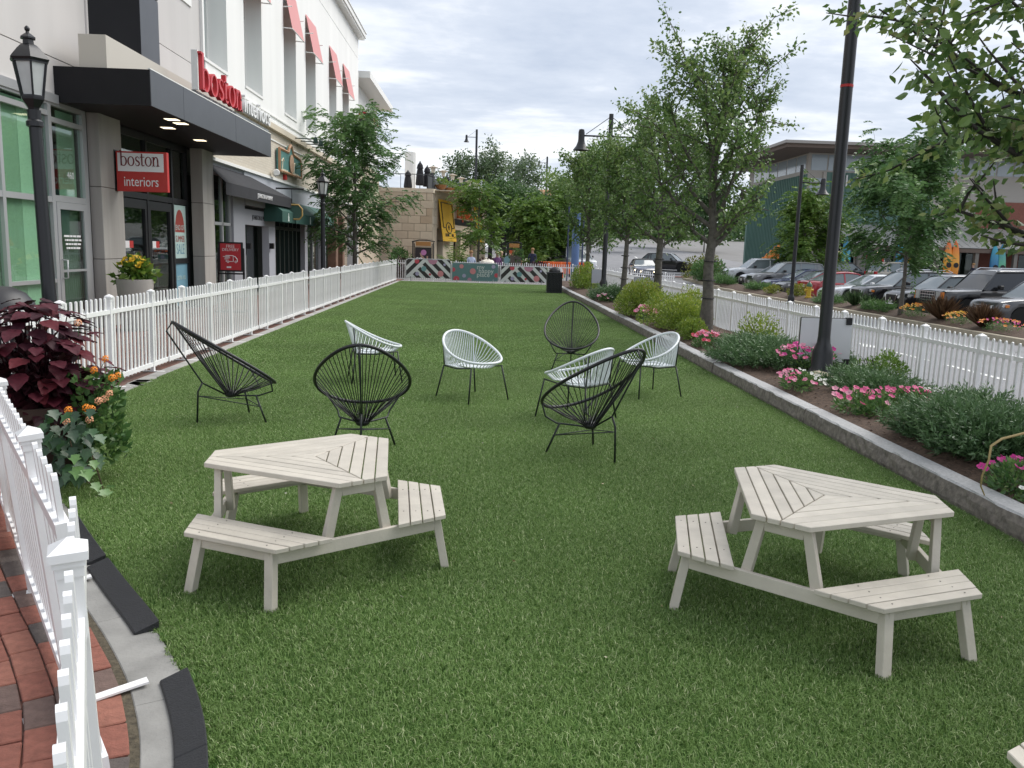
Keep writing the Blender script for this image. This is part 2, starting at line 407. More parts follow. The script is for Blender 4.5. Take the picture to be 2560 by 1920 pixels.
# soil and moss in the joint between bricks and stone
strip(LEs, nearest(LEs, -0.65, 1.4), nearest(LEs, -2.3, 4.66), 0.185, 0.225, -0.03, 0.001, 0.001).build('joint_soil', mat('joint_soil', (0.09, 0.075, 0.05), 0.95, noise=(40, 0.5), bump=(80, 1)), edging)

# ---------------------------------------------------------------- lawn
poly = [(p.x, p.y) for p in LEs] + [(3.22, 39.0), (3.22, -1.5)]
TURFB = mat('turf_backing', (0.045, 0.115, 0.016), 0.95, noise=(20, 0.3))
lawn = MB(); n_ = len(poly); lawn.add([(p[0], p[1], 0.0) for p in poly], [tuple(range(n_))[::-1]])
lw = lawn.build('lawn', TURFB); lw['kind'] = 'structure'
rng = np.random.default_rng(7)
def turf_mat():
    M = mat('turf_blades', (0.05, 0.1, 0.03), 0.5, spec=0.3, trans=0.28,
            rnd=[(0.066, 0.135, 0.028), (0.128, 0.228, 0.052), (0.200, 0.320, 0.090), (0.295, 0.425, 0.150), (0.58, 0.63, 0.36)])
    t = M.node_tree; b = t.nodes['Principled BSDF']; src = b.inputs['Base Color'].links[0].from_socket
    g = N(t, 'ShaderNodeNewGeometry'); nz = N(t, 'ShaderNodeTexNoise'); nz.inputs['Scale'].default_value = 0.55; nz.inputs['Detail'].default_value = 6; nz.inputs['Roughness'].default_value = .65
    L(t, g.outputs['Position'], nz.inputs['Vector']); mr = N(t, 'ShaderNodeMapRange'); mr.inputs['From Min'].default_value = 0.3; mr.inputs['From Max'].default_value = 0.7
    mr.inputs['To Min'].default_value = 0.82; mr.inputs['To Max'].default_value = 1.16; L(t, nz.outputs[0], mr.inputs[0])
    s_ = N(t, 'ShaderNodeVectorMath', operation='SCALE'); L(t, src, s_.inputs[0]); L(t, mr.outputs[0], s_.inputs['Scale'])
    L(t, s_.outputs[0], b.inputs['Base Color'])
    for nd in t.nodes:
        if nd.type == 'BSDF_TRANSLUCENT': L(t, s_.outputs[0], nd.inputs['Color'])
    return M
TURF = turf_mat()
def blades(n, half, h0, h1, w, round_=False):
    if round_:
        a = rng.random(n)*2*np.pi; r_ = half*np.sqrt(rng.random(n)); X = r_*np.cos(a); Y = r_*np.sin(a)
    else: X = rng.uniform(-half, half, n); Y = rng.uniform(-half, half, n)
    h = rng.uniform(h0, h1, n); az = rng.random(n)*2*np.pi; lean = rng.beta(2, 1.6, n)*1.25*h
    dx_, dy_ = np.cos(az), np.sin(az); sx_, sy_ = -dy_, dx_; ww = rng.uniform(.7, 1.2, n)*w
    z0 = np.zeros(n)
    P0 = np.stack([X, Y, z0], 1); S = np.stack([sx_*ww, sy_*ww, z0], 1)
    Pm = np.stack([X+dx_*lean*.35, Y+dy_*lean*.35, h*.62], 1); Pt = np.stack([X+dx_*lean, Y+dy_*lean, h*(1-0.22*(lean/h))], 1)
    V = np.stack([P0-S, P0+S, Pm+S*.85, Pm-S*.85, Pt], 1).reshape(-1, 3); i = np.arange(n)*5
    F = np.concatenate([np.stack([i, i+1, i+2], 1), np.stack([i, i+2, i+3], 1), np.stack([i+3, i+2, i+4], 1)])
    rr = np.clip(rng.normal(.42, .22, n), 0, 1); rr[rng.random(n) < .03] = 1.0
    return V, F, np.repeat(rr, 5)
def src_obj(name, me):
    return bpy.data.objects.new(name, me)      # source for the instances, not itself in the scene
def inside(x, y, mrg=0.0):
    if not (-0.5 < y < 38.95): return False
    if x > 3.2-mrg: return False
    i = min(range(0, len(LEs)), key=lambda q: (LEs[q].x-x)**2 + (LEs[q].y-y)**2)
    d = (LEs[min(i+1, len(LEs)-1)]-LEs[max(i-1, 0)]).normalized(); q = Vector((x, y))-LEs[i]
    return (d.x*q.y - d.y*q.x) < -mrg          # right of the edge
def gn_instances(name, pts, variants, mt, label, cat):
    """one object: a cloud of points, each carrying one of the variants turned by a random quarter"""
    me = bpy.data.meshes.new(name); me.from_pydata(pts, [], [])
    o = link(name, me); tag(o, label, cat, kind='stuff')
    ng = bpy.data.node_groups.new(name, 'GeometryNodeTree')
    ng.interface.new_socket('Geometry', in_out='INPUT', socket_type='NodeSocketGeometry'); ng.interface.new_socket('Geometry', in_out='OUTPUT', socket_type='NodeSocketGeometry')
    gi = ng.nodes.new('NodeGroupInput'); go = ng.nodes.new('NodeGroupOutput'); jn = ng.nodes.new('GeometryNodeJoinGeometry')
    k = len(variants)
    rv = ng.nodes.new('FunctionNodeRandomValue'); rv.data_type = 'INT'; rv.inputs[4].default_value = 0; rv.inputs[5].default_value = k-1
    rr_ = ng.nodes.new('FunctionNodeRandomValue'); rr_.data_type = 'INT'; rr_.inputs[4].default_value = 0; rr_.inputs[5].default_value = 3; rr_.inputs['Seed'].default_value = 9
    mul = ng.nodes.new('ShaderNodeMath'); mul.operation = 'MULTIPLY'; mul.inputs[1].default_value = math.pi/2; ng.links.new(rr_.outputs[2], mul.inputs[0])
    cx = ng.nodes.new('ShaderNodeCombineXYZ'); ng.links.new(mul.outputs[0], cx.inputs[2])
    m2p = ng.nodes.new('GeometryNodeMeshToPoints'); ng.links.new(gi.outputs[0], m2p.inputs[0])
    for q, vo in enumerate(variants):
        oi = ng.nodes.new('GeometryNodeObjectInfo'); oi.inputs['Object'].default_value = vo; oi.inputs['As Instance'].default_value = True
        ip = ng.nodes.new('GeometryNodeInstanceOnPoints'); ng.links.new(m2p.outputs[0], ip.inputs['Points']); ng.links.new(oi.outputs['Geometry'], ip.inputs['Instance'])
        cmp_ = ng.nodes.new('FunctionNodeCompare'); cmp_.data_type = 'INT'; cmp_.operation = 'EQUAL'; cmp_.inputs[3].default_value = q
        ng.links.new(rv.outputs[2], cmp_.inputs[2]); ng.links.new(cmp_.outputs[0], ip.inputs['Selection'])
        ng.links.new(cx.outputs[0], ip.inputs['Rotation']); ng.links.new(ip.outputs[0], jn.inputs[0])
    ng.links.new(jn.outputs[0], go.inputs[0])
    md = o.modifiers.new('scatter', 'NODES'); md.node_group = ng
    return o
T = 0.25
near_v = [src_obj('turf_tile', fast_mesh('turf_tile', *(lambda a: (a[0], a[1]))(b_), TURF, b_[2])) for b_ in [blades(2300, T/2*1.03, .014, .029, .0015) for _ in range(5)]]
far_v = [src_obj('turf_tile_far', fast_mesh('turf_tile_far', b_[0], b_[1], TURF, b_[2])) for b_ in [blades(800, T/2*1.03, .016, .031, .0028) for _ in range(3)]]
tuft_v = [src_obj('turf_tuft', fast_mesh('turf_tuft', b_[0], b_[1], TURF, b_[2])) for b_ in [blades(230, .05, .014, .030, .0015, True) for _ in range(4)]]
npts, fpts, tpts = [], [], []
X0 = 3.22-T/2
for iy in range(int(38.9/T)):
    y = 0.9 + iy*T + (.016 if iy > 23 else 0) + (.016 if iy > 46 else 0)
    if y > 38.8: break
    for ix in range(30):
        x = X0 - ix*T
        if x < -3.9: break
        if y < 7 and x > 0.9*y*0.75+1.2: continue
        if inside(x, y, T/2*0.98) or (ix == 0 and inside(x-0.02, y, .05)): (npts if y < 11 else fpts).append((x-(0.03 if ix == 0 else 0), y, 0.001))
        elif inside(x, y, -T*0.8):
            for a in range(4):
                for b in range(4):
                    xx, yy = x-T/2+T*(a+.5)/4 + rb.uniform(-.015, .015), y-T/2+T*(b+.5)/4 + rb.uniform(-.015, .015)
                    if inside(xx, yy, 0.012): tpts.append((xx, yy, 0.001))
gn_instances('grass', npts, near_v, TURF, 'bright green artificial turf in front, thick short blades', 'grass')
gn_instances('grass', fpts, far_v, TURF, 'bright green artificial turf in the far part of the lawn', 'grass')
gn_instances('grass', tpts, tuft_v, TURF, 'fringe of turf blades along the curved lawn edge', 'grass')

# ---------------------------------------------------------------- granite kerb on the right
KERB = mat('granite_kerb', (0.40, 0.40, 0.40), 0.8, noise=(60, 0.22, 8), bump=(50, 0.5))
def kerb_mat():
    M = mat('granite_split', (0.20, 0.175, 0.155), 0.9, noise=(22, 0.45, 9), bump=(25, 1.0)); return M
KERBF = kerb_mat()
kerb = thing('granite_kerb', 'long raised granite kerb between lawn and planting bed', 'kerb', (3.22, 0, 0))
rk = random.Random(3); y = 2.4
while y < 39.4:
    Ln = rk.uniform(1.5, 2.3); y1 = min(39.6, y+Ln)
    k = max(4, int((y1-y)/0.09)); rows = []; mbt = MB()
    dxy = rk.uniform(-.012, .012); hh = 0.155 + rk.uniform(-.006, .006)
    for q in range(k+1):
        yy = y+0.003 + (y1-y-0.006)*q/k; e1 = rk.uniform(-.008, .008); e2 = rk.uniform(-.012, .012); e3 = rk.uniform(-.007, .007)
        rows.append([(dxy+0.004, yy, -0.04), (dxy-0.012+e1+e2*.3, yy, 0.035), (dxy-0.006+e2, yy, hh*.62), (dxy+0.002+e1, yy, hh-.012), (dxy+0.014+e3, yy, hh), (dxy+0.155, yy, hh+.003), (dxy+0.160, yy, -0.04)])
    mbt.grid(rows)
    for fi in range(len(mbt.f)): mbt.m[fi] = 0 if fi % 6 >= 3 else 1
    n6 = 7
    mbt.mi = 1; mbt.f += [tuple(range(n6))[::-1], tuple(range(k*n6, k*n6+n6))]; mbt.m += [1, 1]
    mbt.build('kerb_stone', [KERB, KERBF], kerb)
    y = y1

# ---------------------------------------------------------------- picket fences
PK_H = 0.99
def picket_mesh():
    mb = MB(); w2, d2 = 0.0165, 0.0075
    prof = [(-w2, 0), (w2, 0), (w2, 0.93-.018), (w2*.72, 0.93-.005), (0, 0.93), (-w2*.72, 0.93-.005), (-w2, 0.93-.018)]
    mb.extr([(x, -d2, z) for x, z in prof], (0, 2*d2, 0)); return mb.mesh('picket', WHITE)
def post_mesh():
    mb = MB(); a = 0.0235; mb.box(-a, a, -a, a, 0, 0.945)
    for r_, z0, z1 in ((.027, .935, .958), (.031, .958, .972), (.037, .972, .990)): mb.box(-r_, r_, -r_, r_, z0, z1)
    b = .037; mb.add([(-b, -b, .990), (b, -b, .990), (b, b, .990), (-b, b, .990), (0, 0, 1.014)], [(0, 1, 4), (1, 2, 4), (2, 3, 4), (3, 0, 4)])
    mb.box(-.02, .02, -.24, .24, -.0, .008)
    for s_ in (-1, 1): mb.lathe([(.006, 0), (.006, .0015)], 8, (0, s_*.2, .0082))
    return mb.mesh('post', WHITE)
PICK, POST = picket_mesh(), post_mesh()
def rails_mesh(Ln):
    mb = MB()
    mb.box(.01, Ln-.01, -.019, .019, .065, .115); mb.box(.01, Ln-.01, -.019, .019, .80, .845)
    for z in (.09, .86):
        mb.tube([(Ln-.03+.032*math.cos(a), 0, z+.032*math.sin(a)) for a in [i*math.pi/6 for i in range(12)]], .006, 6, closed=True)
    return mb.mesh('fence_panel', WHITE)
RAILS = {}
def fence_panel(parent, a, b, lean=0.0, za=0.0, zb=0.0):
    a, b = Vector(a), Vector(b); Ln = (b-a).length; key = round(Ln, 2)
    if key not in RAILS: RAILS[key] = rails_mesh(Ln)
    o = link('fence_panel', RAILS[key], parent); d = (b-a)/Ln
    o.location = (a.x, a.y, za)
    o.rotation_euler = (Matrix.Rotation(math.atan2(d.y, d.x), 3, 'Z') @ Matrix.Rotation(-math.atan2(zb-za, Ln), 3, 'Y') @ Matrix.Rotation(lean, 3, 'X')).to_euler()
    np_ = int(round(Ln/0.1065)); posts = (round(np_*.235), round(np_*.765))
    for k in range(np_):
        x = Ln*(k+.5)/np_
        if k in posts: link('post', POST, o, (x, 0, 0))
        else: link('picket', PICK, o, (x, -.002, .05))
    return o
rf = random.Random(21)
fl = thing('picket_fence', 'long white picket fence between the brick walk and the left side of the lawn', 'fence', (-4.03, 7, 0))
y = 6.35
while y < 39:
    fence_panel(fl, (rf.uniform(-.01, .01)+(0.0 if y > 8 else -.02), y-7), (rf.uniform(-.01, .01), y+2.19-7), rf.uniform(-.012, .02)); y += 2.197
XR = 5.3
fr = thing('picket_fence', 'long white picket fence along the road on the right, behind the planting bed', 'fence', (XR, 0, 0))
y = 3.6
def frz(y_): return gz(XR+.05, y_)+.005
while y < 37:
    fence_panel(fr, (rf.uniform(-.01, .01), y), (rf.uniform(-.01, .01), y+2.19), rf.uniform(-.015, .012), frz(y), frz(y+2.2)); y += 2.197
ff = thing('picket_fence', 'white picket fence across the far end behind the printed barriers', 'fence', (-4.05, 40.0, 0))
for k in range(6):
    z0, z1 = -.005, -.005
    if k >= 4: z0, z1 = gz(-4.05+k*2.22, 40)+.02, gz(-4.05+(k+1)*2.22, 40)+.02
    fence_panel(ff, (k*2.22, rf.uniform(-.03, .03)), (k*2.22+2.19, rf.uniform(-.03, .03)), rf.uniform(-.01, .01), z0, z1)
fn = thing('picket_fence', 'white picket fence in the near left corner, leaning over the brick walk', 'fence', (-1.40, 2.75, 0))
dA = Vector((-.557, .83)).normalized()
aA = -dA*0.60; LEAN = R(-5.0)
fence_panel(fn, aA, aA+dA*2.19, LEAN); fence_panel(fn, aA+dA*2.22, aA+dA*4.2, LEAN*.6)
dB = Vector((-.42, .907)).normalized(); eB = Vector((.40, -.66))
fence_panel(fn, eB-dB*2.19, eB, LEAN*.4)

# ---------------------------------------------------------------- triangular picnic tables (child size)
def clip(poly, nx, ny, d):
    o = []
    for i in range(len(poly)):
        a, b = poly[i-1], poly[i]; fa = a[0]*nx+a[1]*ny-d; fb = b[0]*nx+b[1]*ny-d
        if (fa <= 0) != (fb <= 0):
            t = fa/(fa-fb); o.append((a[0]+(b[0]-a[0])*t, a[1]+(b[1]-a[1])*t))
        if fb <= 0: o.append(b)
    return o
def make_table(label, loc, ang):
    t = thing('picnic_table', label, 'picnic table', (*loc, 0), 0, 'pale triangular picnic tables on the lawn')
    TH, SH = 0.535, 0.292
    rl, rs, rb_, ra = .375, .525, .62, .21
    g_ = .0030
    for k in range(3):
        ph = ang + k*2*math.pi/3; n = Vector((math.cos(ph), math.sin(ph))); tt = Vector((-n.y, n.x))
        loc2 = lambda u, v, z: (n.x*u+tt.x*v, n.y*u+tt.y*v, z)
        # tabletop boards for this side
        nb = 6; wd = rl/nb
        for q in range(nb):
            d0, d1 = q*wd+g_, (q+1)*wd-g_
            p = [(d0, -2), (d1, -2), (d1, 2), (d0, 2)]
            c3 = math.tan(R(60))
            m_ = math.hypot(c3, 1)
            p = clip(p, -c3/m_, 1/m_, -g_); p = clip(p, -c3/m_, -1/m_, -g_)
            for sgn in (-1, 1): p = clip(p, math.cos(R(60)), sgn*math.sin(R(60)), rs)
            if len(p) < 3: continue
            mb = MB(); z1 = TH + 0.0006*((q*7+k*3) % 3)
            mb.prism([loc2(u, v, 0)[:2] for u, v in p], z1-.024, z1); mb.build('tabletop_board', TEAK, t, bevel=.0025)
        # bench: four trapezoid slats
        for q in range(4):
            u0, u1 = rb_+.045-(q+1)*.0605+g_, rb_+.045-q*.0605-g_
            hw = lambda u: .255 + (rb_+.045-u)*.577
            mb = MB(); z1 = SH + 0.0008*((q*5+k) % 3)
            mb.prism([loc2(u, v, 0)[:2] for u, v in ((u0, -hw(u0)), (u1, -hw(u1)), (u1, hw(u1)), (u0, hw(u0)))], z1-.022, z1)
            mb.build('bench_slat', TEAK, t, bevel=.0025)
        mb = MB(); mb.bar(loc2(rb_+.005, -ra+.02, SH-.048), loc2(rb_+.005, ra-.02, SH-.048), .020, .050); mb.build('bench_apron', TEAK, t, bevel=.002)
        mb = MB(); mb.bar(loc2(rb_-.13, -ra-.03, SH-.036), loc2(rb_-.13, ra+.03, SH-.036), .04, .022); mb.build('bench_batten', TEAK, t, bevel=.002)
        for sgn in (-1, 1):
            mb = MB(); mb.bar(loc2(rb_+.045, sgn*(ra+.018), .0), loc2(rb_-.004, sgn*(ra-.012), SH-.023), .046, .040, (n.x, n.y, 0)); mb.build('bench_leg', TEAK, t, bevel=.002)
        # stretcher towards the next bench, with the two table legs and their apron on it
        ph2 = ph + R(60); n2 = Vector((math.cos(ph2), math.sin(ph2))); t2 = Vector((-n2.y, n2.x)); r2 = .475
        l3 = lambda u, v, z: (n2.x*u+t2.x*v, n2.y*u+t2.y*v, z)
        mb = MB(); mb.bar(l3(r2+.012, -.455, SH-.06), l3(r2+.012, .455, SH-.06), .024, .062); mb.build('stretcher', TEAK, t, bevel=.002)
        for sgn in (-1, 1):
            mb = MB(); mb.bar(l3(r2-.018, sgn*.165, SH-.085), l3(r2-.012, sgn*.098, TH-.025), .046, .036, (n2.x, n2.y, 0), .040, .032); mb.build('table_leg', TEAK, t, bevel=.002)
        mb = MB(); mb.bar(l3(r2-.008, -.085, TH-.052), l3(r2-.008, .085, TH-.052), .02, .052); mb.build('table_apron', TEAK, t, bevel=.002)
        mb = MB(); mb.bar(l3(.05, 0, TH-.036), l3(r2-.03, 0, TH-.036), .04, .022); mb.build('top_batten', TEAK, t, bevel=.002)
    return t
make_table('pale triangular picnic table on the left, in front of the black chairs', (-.84, 4.20), R(-114))
make_table('pale triangular picnic table on the right, near the granite kerb', (1.616, 3.672), R(-71.7))
c3_ = GZ(2516, 1878, .292)
ph3 = R(180)
# corner of the outer bench edge of a third table
make_table('pale picnic table showing only one bench corner at the lower right', (c3_.x-math.cos(ph3)*.665+math.sin(ph3)*.255*-1, c3_.y-math.sin(ph3)*.665+math.cos(ph3)*.255), ph3)

# ---------------------------------------------------------------- string chairs
STR_B = mat('black_cord', (0.013, 0.013, 0.015), 0.4); STR_W = mat('white_cord', (0.74, 0.78, 0.80), 0.38, noise=(20, 0.05))
FRAME_B = mat('dark_green_black_tube', (0.012, 0.018, 0.016), 0.4)
def egg(t):
    """rim of the tall chair; t=0 front centre, pi = top; chair faces +x"""
    u = (1-math.cos(t))/2                           # 0 front .. 1 top
    x = .40 - u*.86; z = .335 + .575*u**1.06
    wv = math.sin(t)*(.355 + .095*math.cos(t)) 
    return Vector((x, wv, z + .03*math.sin(t)**2*(1-u)))
def make_black_chair():
    t = thing('string_chair', 'x', 'chair', group='tall black string chairs on the lawn')
    rim = [egg(2*math.pi*i/48) for i in range(48)]
    MB().tube(rim, .0135, 8, closed=True).build('rim', STR_B, t, smooth=True)
    hub = Vector((.02, 0, .245))
    mb = MB(); nc = 52
    for i in range(nc):
        a = 2*math.pi*(i+.5)/nc; p = egg(a); q = hub + Vector((.045*math.cos(a*1.0+math.pi*0)*1.0, .05*math.sin(a), .012*(i % 3)))
        q.x = hub.x + .045*math.cos(a)
        mid = (p+q)/2; mid.z -= .012
        mb.tube([p, mid, q], .0034, 5, cap=False)
    mb.build('cords', STR_B, t, smooth=True)
    MB().lathe([(.045, -.02), (.058, 0), (.05, .03)], 14, hub).build('hub', STR_B, t, smooth=True)
    MB().tube([egg(math.pi)+Vector((-.005, 0, 0)), Vector((-.515, 0, .835)), Vector((-.23, 0, .365)), Vector((-.02, 0, .24))], .0075, 7).build('spine', FRAME_B, t, smooth=True)
    mb = MB()
    for s_ in (-1, 1):
        mb.tube([egg(s_*.75), Vector((.33, s_*.21, .285)), Vector((.21, s_*.19, .25)), Vector((.10, s_*.05, .235)), Vector((.02, 0, .232))], .0075, 7)
    mb.build('front_hoop', FRAME_B, t, smooth=True)
    MB().tube([(-.23, 0, .365), (-.27, 0, .29), (-.285, 0, .0)], .0085, 7).build('leg', FRAME_B, t, smooth=True)
    for s_ in (-1, 1): MB().tube([(.19, s_*.175, .25), (.255, s_*.255, 0)], .0085, 7).build('leg', FRAME_B, t, smooth=True)
    mb = MB(); A = Vector((-.27, 0, .25)); Bp = [Vector((.222, s_*.215, .15)) for s_ in (-1, 1)]
    mb.tube([A, Bp[0]], .0045, 6); mb.tube([A, Bp[1]], .0045, 6); mb.tube([Bp[0], Bp[1]], .0045, 6); mb.build('brace', FRAME_B, t, smooth=True)
    return t
def make_white_chair():
    t = thing('string_chair', 'x', 'chair', group='low white string chairs on the lawn')
    def rimp(a):                                    # a=0 front, pi = back top; faces +x
        u = (1-math.cos(a))/2; x = .315-.66*u; y_ = .315*math.sin(a)*(1.0-.05*u)
        return Vector((x, y_, .425 + .29*u**1.5))
    MB().tube([rimp(2*math.pi*i/44) for i in range(44)], .0135, 8, closed=True).build('rim', STR_W, t, smooth=True)
    cen = Vector((.06, 0, .395))
    def seat(a): return Vector((.0+.165*math.cos(a), .15*math.sin(a), .368))
    MB().tube([seat(2*math.pi*i/20) for i in range(20)], .008, 6, closed=True).build('seat_ring', STR_W, t, smooth=True)
    mb = MB(); nc = 46
    for i in range(nc):
        a = 2*math.pi*(i+.5)/nc
        if abs(((a+math.pi) % (2*math.pi))-math.pi) > 2.42: continue
        aa = ((a+math.pi) % (2*math.pi))-math.pi; f_ = min(1, abs(aa)/2.42); f_ = max(0, (f_-.45)/.55); p, q = rimp(a), seat(aa*1.1).lerp(Vector((-.235, math.copysign(.19, aa), .362)), f_*f_*(3-2*f_)); m_ = (p+q)/2 - Vector((0, 0, .03)); mb.tube([p, m_, q], .0052, 5, cap=False)
    mb.build('side_cords', STR_W, t, smooth=True)
    mb = MB()
    for i in range(19):                             # upright cords of the back
        f = (i/18-.5)*2; a = math.pi + f*.72; p = rimp(a); q = Vector((-.235, -f*.19, .362)); mb.tube([p, q], .0050, 5, cap=False)
    mb.build('back_cords', STR_W, t, smooth=True)
    mb = MB()
    for i in range(20):                             # woven seat
        f = (i/19-.5)*2; mb.tube([(-.235, f*.19, .362), (-.02, f*.17, .352), (.05+.1*math.sqrt(max(0, 1-f*f)), f*.135, .366)], .0052, 5, cap=False)
    for i in range(9):
        x = -.22+i*.033; mb.tube([(x, -.185, .356), (x, .185, .356)], .0045, 5, cap=False)
    mb.build('seat_weave', STR_W, t, smooth=True)
    mb = MB()
    for s_ in (-1, 1):
        mb.tube([rimp(math.pi-s_*.75)-Vector((.012, 0, 0)), (-.245, s_*.20, .362)], .0065, 6)
    for s_ in (-1, 1): mb.tube([(-.245, s_*.20, .350), (.0, s_*.21, .345), (.245, s_*.215, .380)], .0075, 6)
    mb.tube([(-.245, -.20, .350), (-.245, .20, .350)], .0075, 6)
    mb.build('frame', FRAME_B, t, smooth=True)
    for sx in (-1, 1):
        for s_ in (-1, 1): MB().tube([(sx*.245, s_*.205, .35+.03*(sx > 0)), (sx*.295, s_*.27, 0)], .0085, 7).build('leg', FRAME_B, t, smooth=True)
    return t
bc = make_black_chair(); wc = make_white_chair()
blacks = [((-2.26, 7.46), 32, 'tall black string chair nearest the left fence, seen from its side'),
          ((-.905, 6.36), 96, 'tall black string chair with its back to us, behind the left picnic table'),
          ((.90, 6.43), 124, 'tall black string chair in front of a white one, near the right picnic table'),
          ((1.24, 11.25), -97, 'tall black string chair farthest away, facing us from behind the white chairs')]
whites = [((-1.27, 9.95), 14, 'low white string chair behind the black chair whose back faces us'),
          ((-.08, 8.86), -52, 'low white string chair alone in the middle of the lawn'),
          ((.95, 7.95), 138, 'low white string chair half hidden behind a black one on the right'),
          ((1.92, 9.35), 205, 'low white string chair nearest the granite kerb, at the right end')]
for base, lst in ((bc, blacks), (wc, whites)):
    for k, ((x, y), a, lab) in enumerate(lst):
        o = base if k == 0 else copy_tree(base)
        o.location = (x, y, .004); o.rotation_euler = (0, 0, R(a)); o['label'] = lab
# ---------------------------------------------------------------- planting bed on the right
def bedz(x, y):
    u = (x-3.37)/(5.13-3.37); return 0.125 + 0.12*math.sin(math.pi*min(1, max(0, u)))**.8 - 0.05*u + 0.018*math.sin(x*5+y*2.3)+.014*math.sin(y*4.1-x*3)
MULCH = mat('bark_mulch', (0.085, 0.055, 0.038), 0.95, noise=(28, 0.55, 9), bump=(45, 1.0))
bx_ = [3.365+(5.13-3.365)*i/18 for i in range(19)]; by_ = [2.0+i*.12 for i in range(316)]
mb = MB(); mb.grid([[(x, y, bedz(x, y)) for x in bx_] for y in by_]); bed = mb.build('planting_bed', MULCH, smooth=True); bed['kind'] = 'structure'
mb = MB(); mb.box(5.12, 5.24, 2.0, 40, -.6, .06); bk = mb.build('bed_kerb', CONC, bevel=.01); tag(bk, 'low concrete kerb behind the planting bed, below the right fence', 'kerb')
rng = np.random.default_rng(11)
n = 9000; cx_ = rng.uniform(3.4, 5.0, n); cy_ = 2.5+rng.random(n)**1.5*20
cz_ = np.array([bedz(a, b) for a, b in zip(cx_, cy_)])+.006
P0 = np.stack([cx_, cy_, cz_], 1); D0 = rng.normal(size=(n, 3)); D0[:, 2] *= .35
V, F, q = leaf_cloud(rng, P0, D0, rng.uniform(.012, .04, n), .3, .1)
ch = link('bark_chips', fast_mesh('bark_chips', V, F, mat('bark_chip', (.1, .07, .05), .95, rnd=[(.045, .028, .02), (.11, .07, .05), (.22, .16, .12)]), q)); tag(ch, 'brown bark chips strewn over the planting bed', 'mulch', kind='stuff')

LEAFR = dict(
 spirea=[(.085, .150, .018), (.150, .240, .030), (.240, .330, .045), (.360, .410, .075), (.32, .19, .07)],
 juniper=[(.040, .085, .034), (.076, .148, .058), (.120, .212, .086), (.185, .285, .125)],
 pear=[(0.059, 0.121, 0.031), (0.090, 0.170, 0.044), (0.136, 0.233, 0.059), (0.224, 0.322, 0.093), (0.273, 0.273, 0.116)],
 locust=[(0.054, 0.128, 0.039), (0.083, 0.180, 0.053), (0.128, 0.240, 0.069), (0.210, 0.323, 0.098)],
 lime=[(0.056, 0.125, 0.020), (0.094, 0.188, 0.027), (0.150, 0.250, 0.040), (0.237, 0.325, 0.062)],
 dark=[(0.030, 0.075, 0.022), (0.053, 0.116, 0.034), (0.085, 0.165, 0.049), (0.140, 0.225, 0.075)],
 aspen=[(0.053, 0.098, 0.045), (0.090, 0.149, 0.067), (0.149, 0.217, 0.105), (0.239, 0.284, 0.164)],
 gold=[(0.108, 0.144, 0.018), (0.204, 0.228, 0.030), (0.336, 0.324, 0.048)],
 purple=[(.025, .006, .010), (.045, .010, .016), (.075, .018, .026)],
 straw=[(.09, .05, .028), (.15, .085, .045), (.22, .14, .08)],
)
def leafmat(k, tr=.3): return mat('leaf_'+k, (.05, .1, .03), .42, spec=.5, trans=tr, rnd=LEAFR[k])
BARK = mat('bark_grey', (.115, .105, .09), .95, noise=(14, .35, 9), bump=(35, 1.0))
BARKD = mat('bark_dark', (.05, .045, .04), .95, noise=(14, .35, 9), bump=(35, 1.0))
def lumps(rng, n, rx, ry, rz, nl=14, ls=.42, shell=.35):
    """points in a lumpy dome: several sub-balls spread over a half ellipsoid"""
    a = rng.random(nl)*2*np.pi; e = np.arcsin(rng.random(nl)*.95); rr = .62*rng.uniform(.75, 1.05, nl)
    C_ = np.stack([np.cos(a)*np.cos(e)*rr, np.sin(a)*np.cos(e)*rr, np.sin(e)*rr*.95+.08], 1)
    w_ = rng.integers(0, nl, n); d = unit(rng.normal(size=(n, 3))); rad = ls*(1-shell*rng.random(n)**1.5)[:, None]
    p = C_[w_] + d*rad; p[:, 2] = np.abs(p[:, 2])*.98+.01
    return p*np.array([rx, ry, rz]), d, w_
def shrub(name, label, loc, rx, ry, rz, n, size, kind, seed, group=None, cat='shrub', up=.5, wid=.5, nl=14, part='foliage'):
    rng = np.random.default_rng(seed); p, d, w_ = lumps(rng, n, rx, ry, rz, nl)
    D = unit(d + np.array([0, 0, up]) + rng.normal(size=d.shape)*.45)
    lumpv = rng.random(nl)
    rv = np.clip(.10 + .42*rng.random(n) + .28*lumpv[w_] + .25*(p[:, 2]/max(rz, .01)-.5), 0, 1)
    V, F, q = leaf_cloud(rng, p, D, size*rng.uniform(.65, 1.3, n), wid, .25, rv)
    t = thing(name, label, cat, loc, 0, group)
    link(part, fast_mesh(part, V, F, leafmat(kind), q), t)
    mb = MB(); r2 = random.Random(seed)
    for k in range(7):
        a = r2.random()*6.28; mb.tube([(0, 0, -.03), (math.cos(a)*rx*.25, math.sin(a)*ry*.25, rz*.3), (math.cos(a)*rx*.6, math.sin(a)*ry*.6, rz*.7)], [.012, .008, .003], 5)
    mb.build('stems', BARKD, t)
    return t
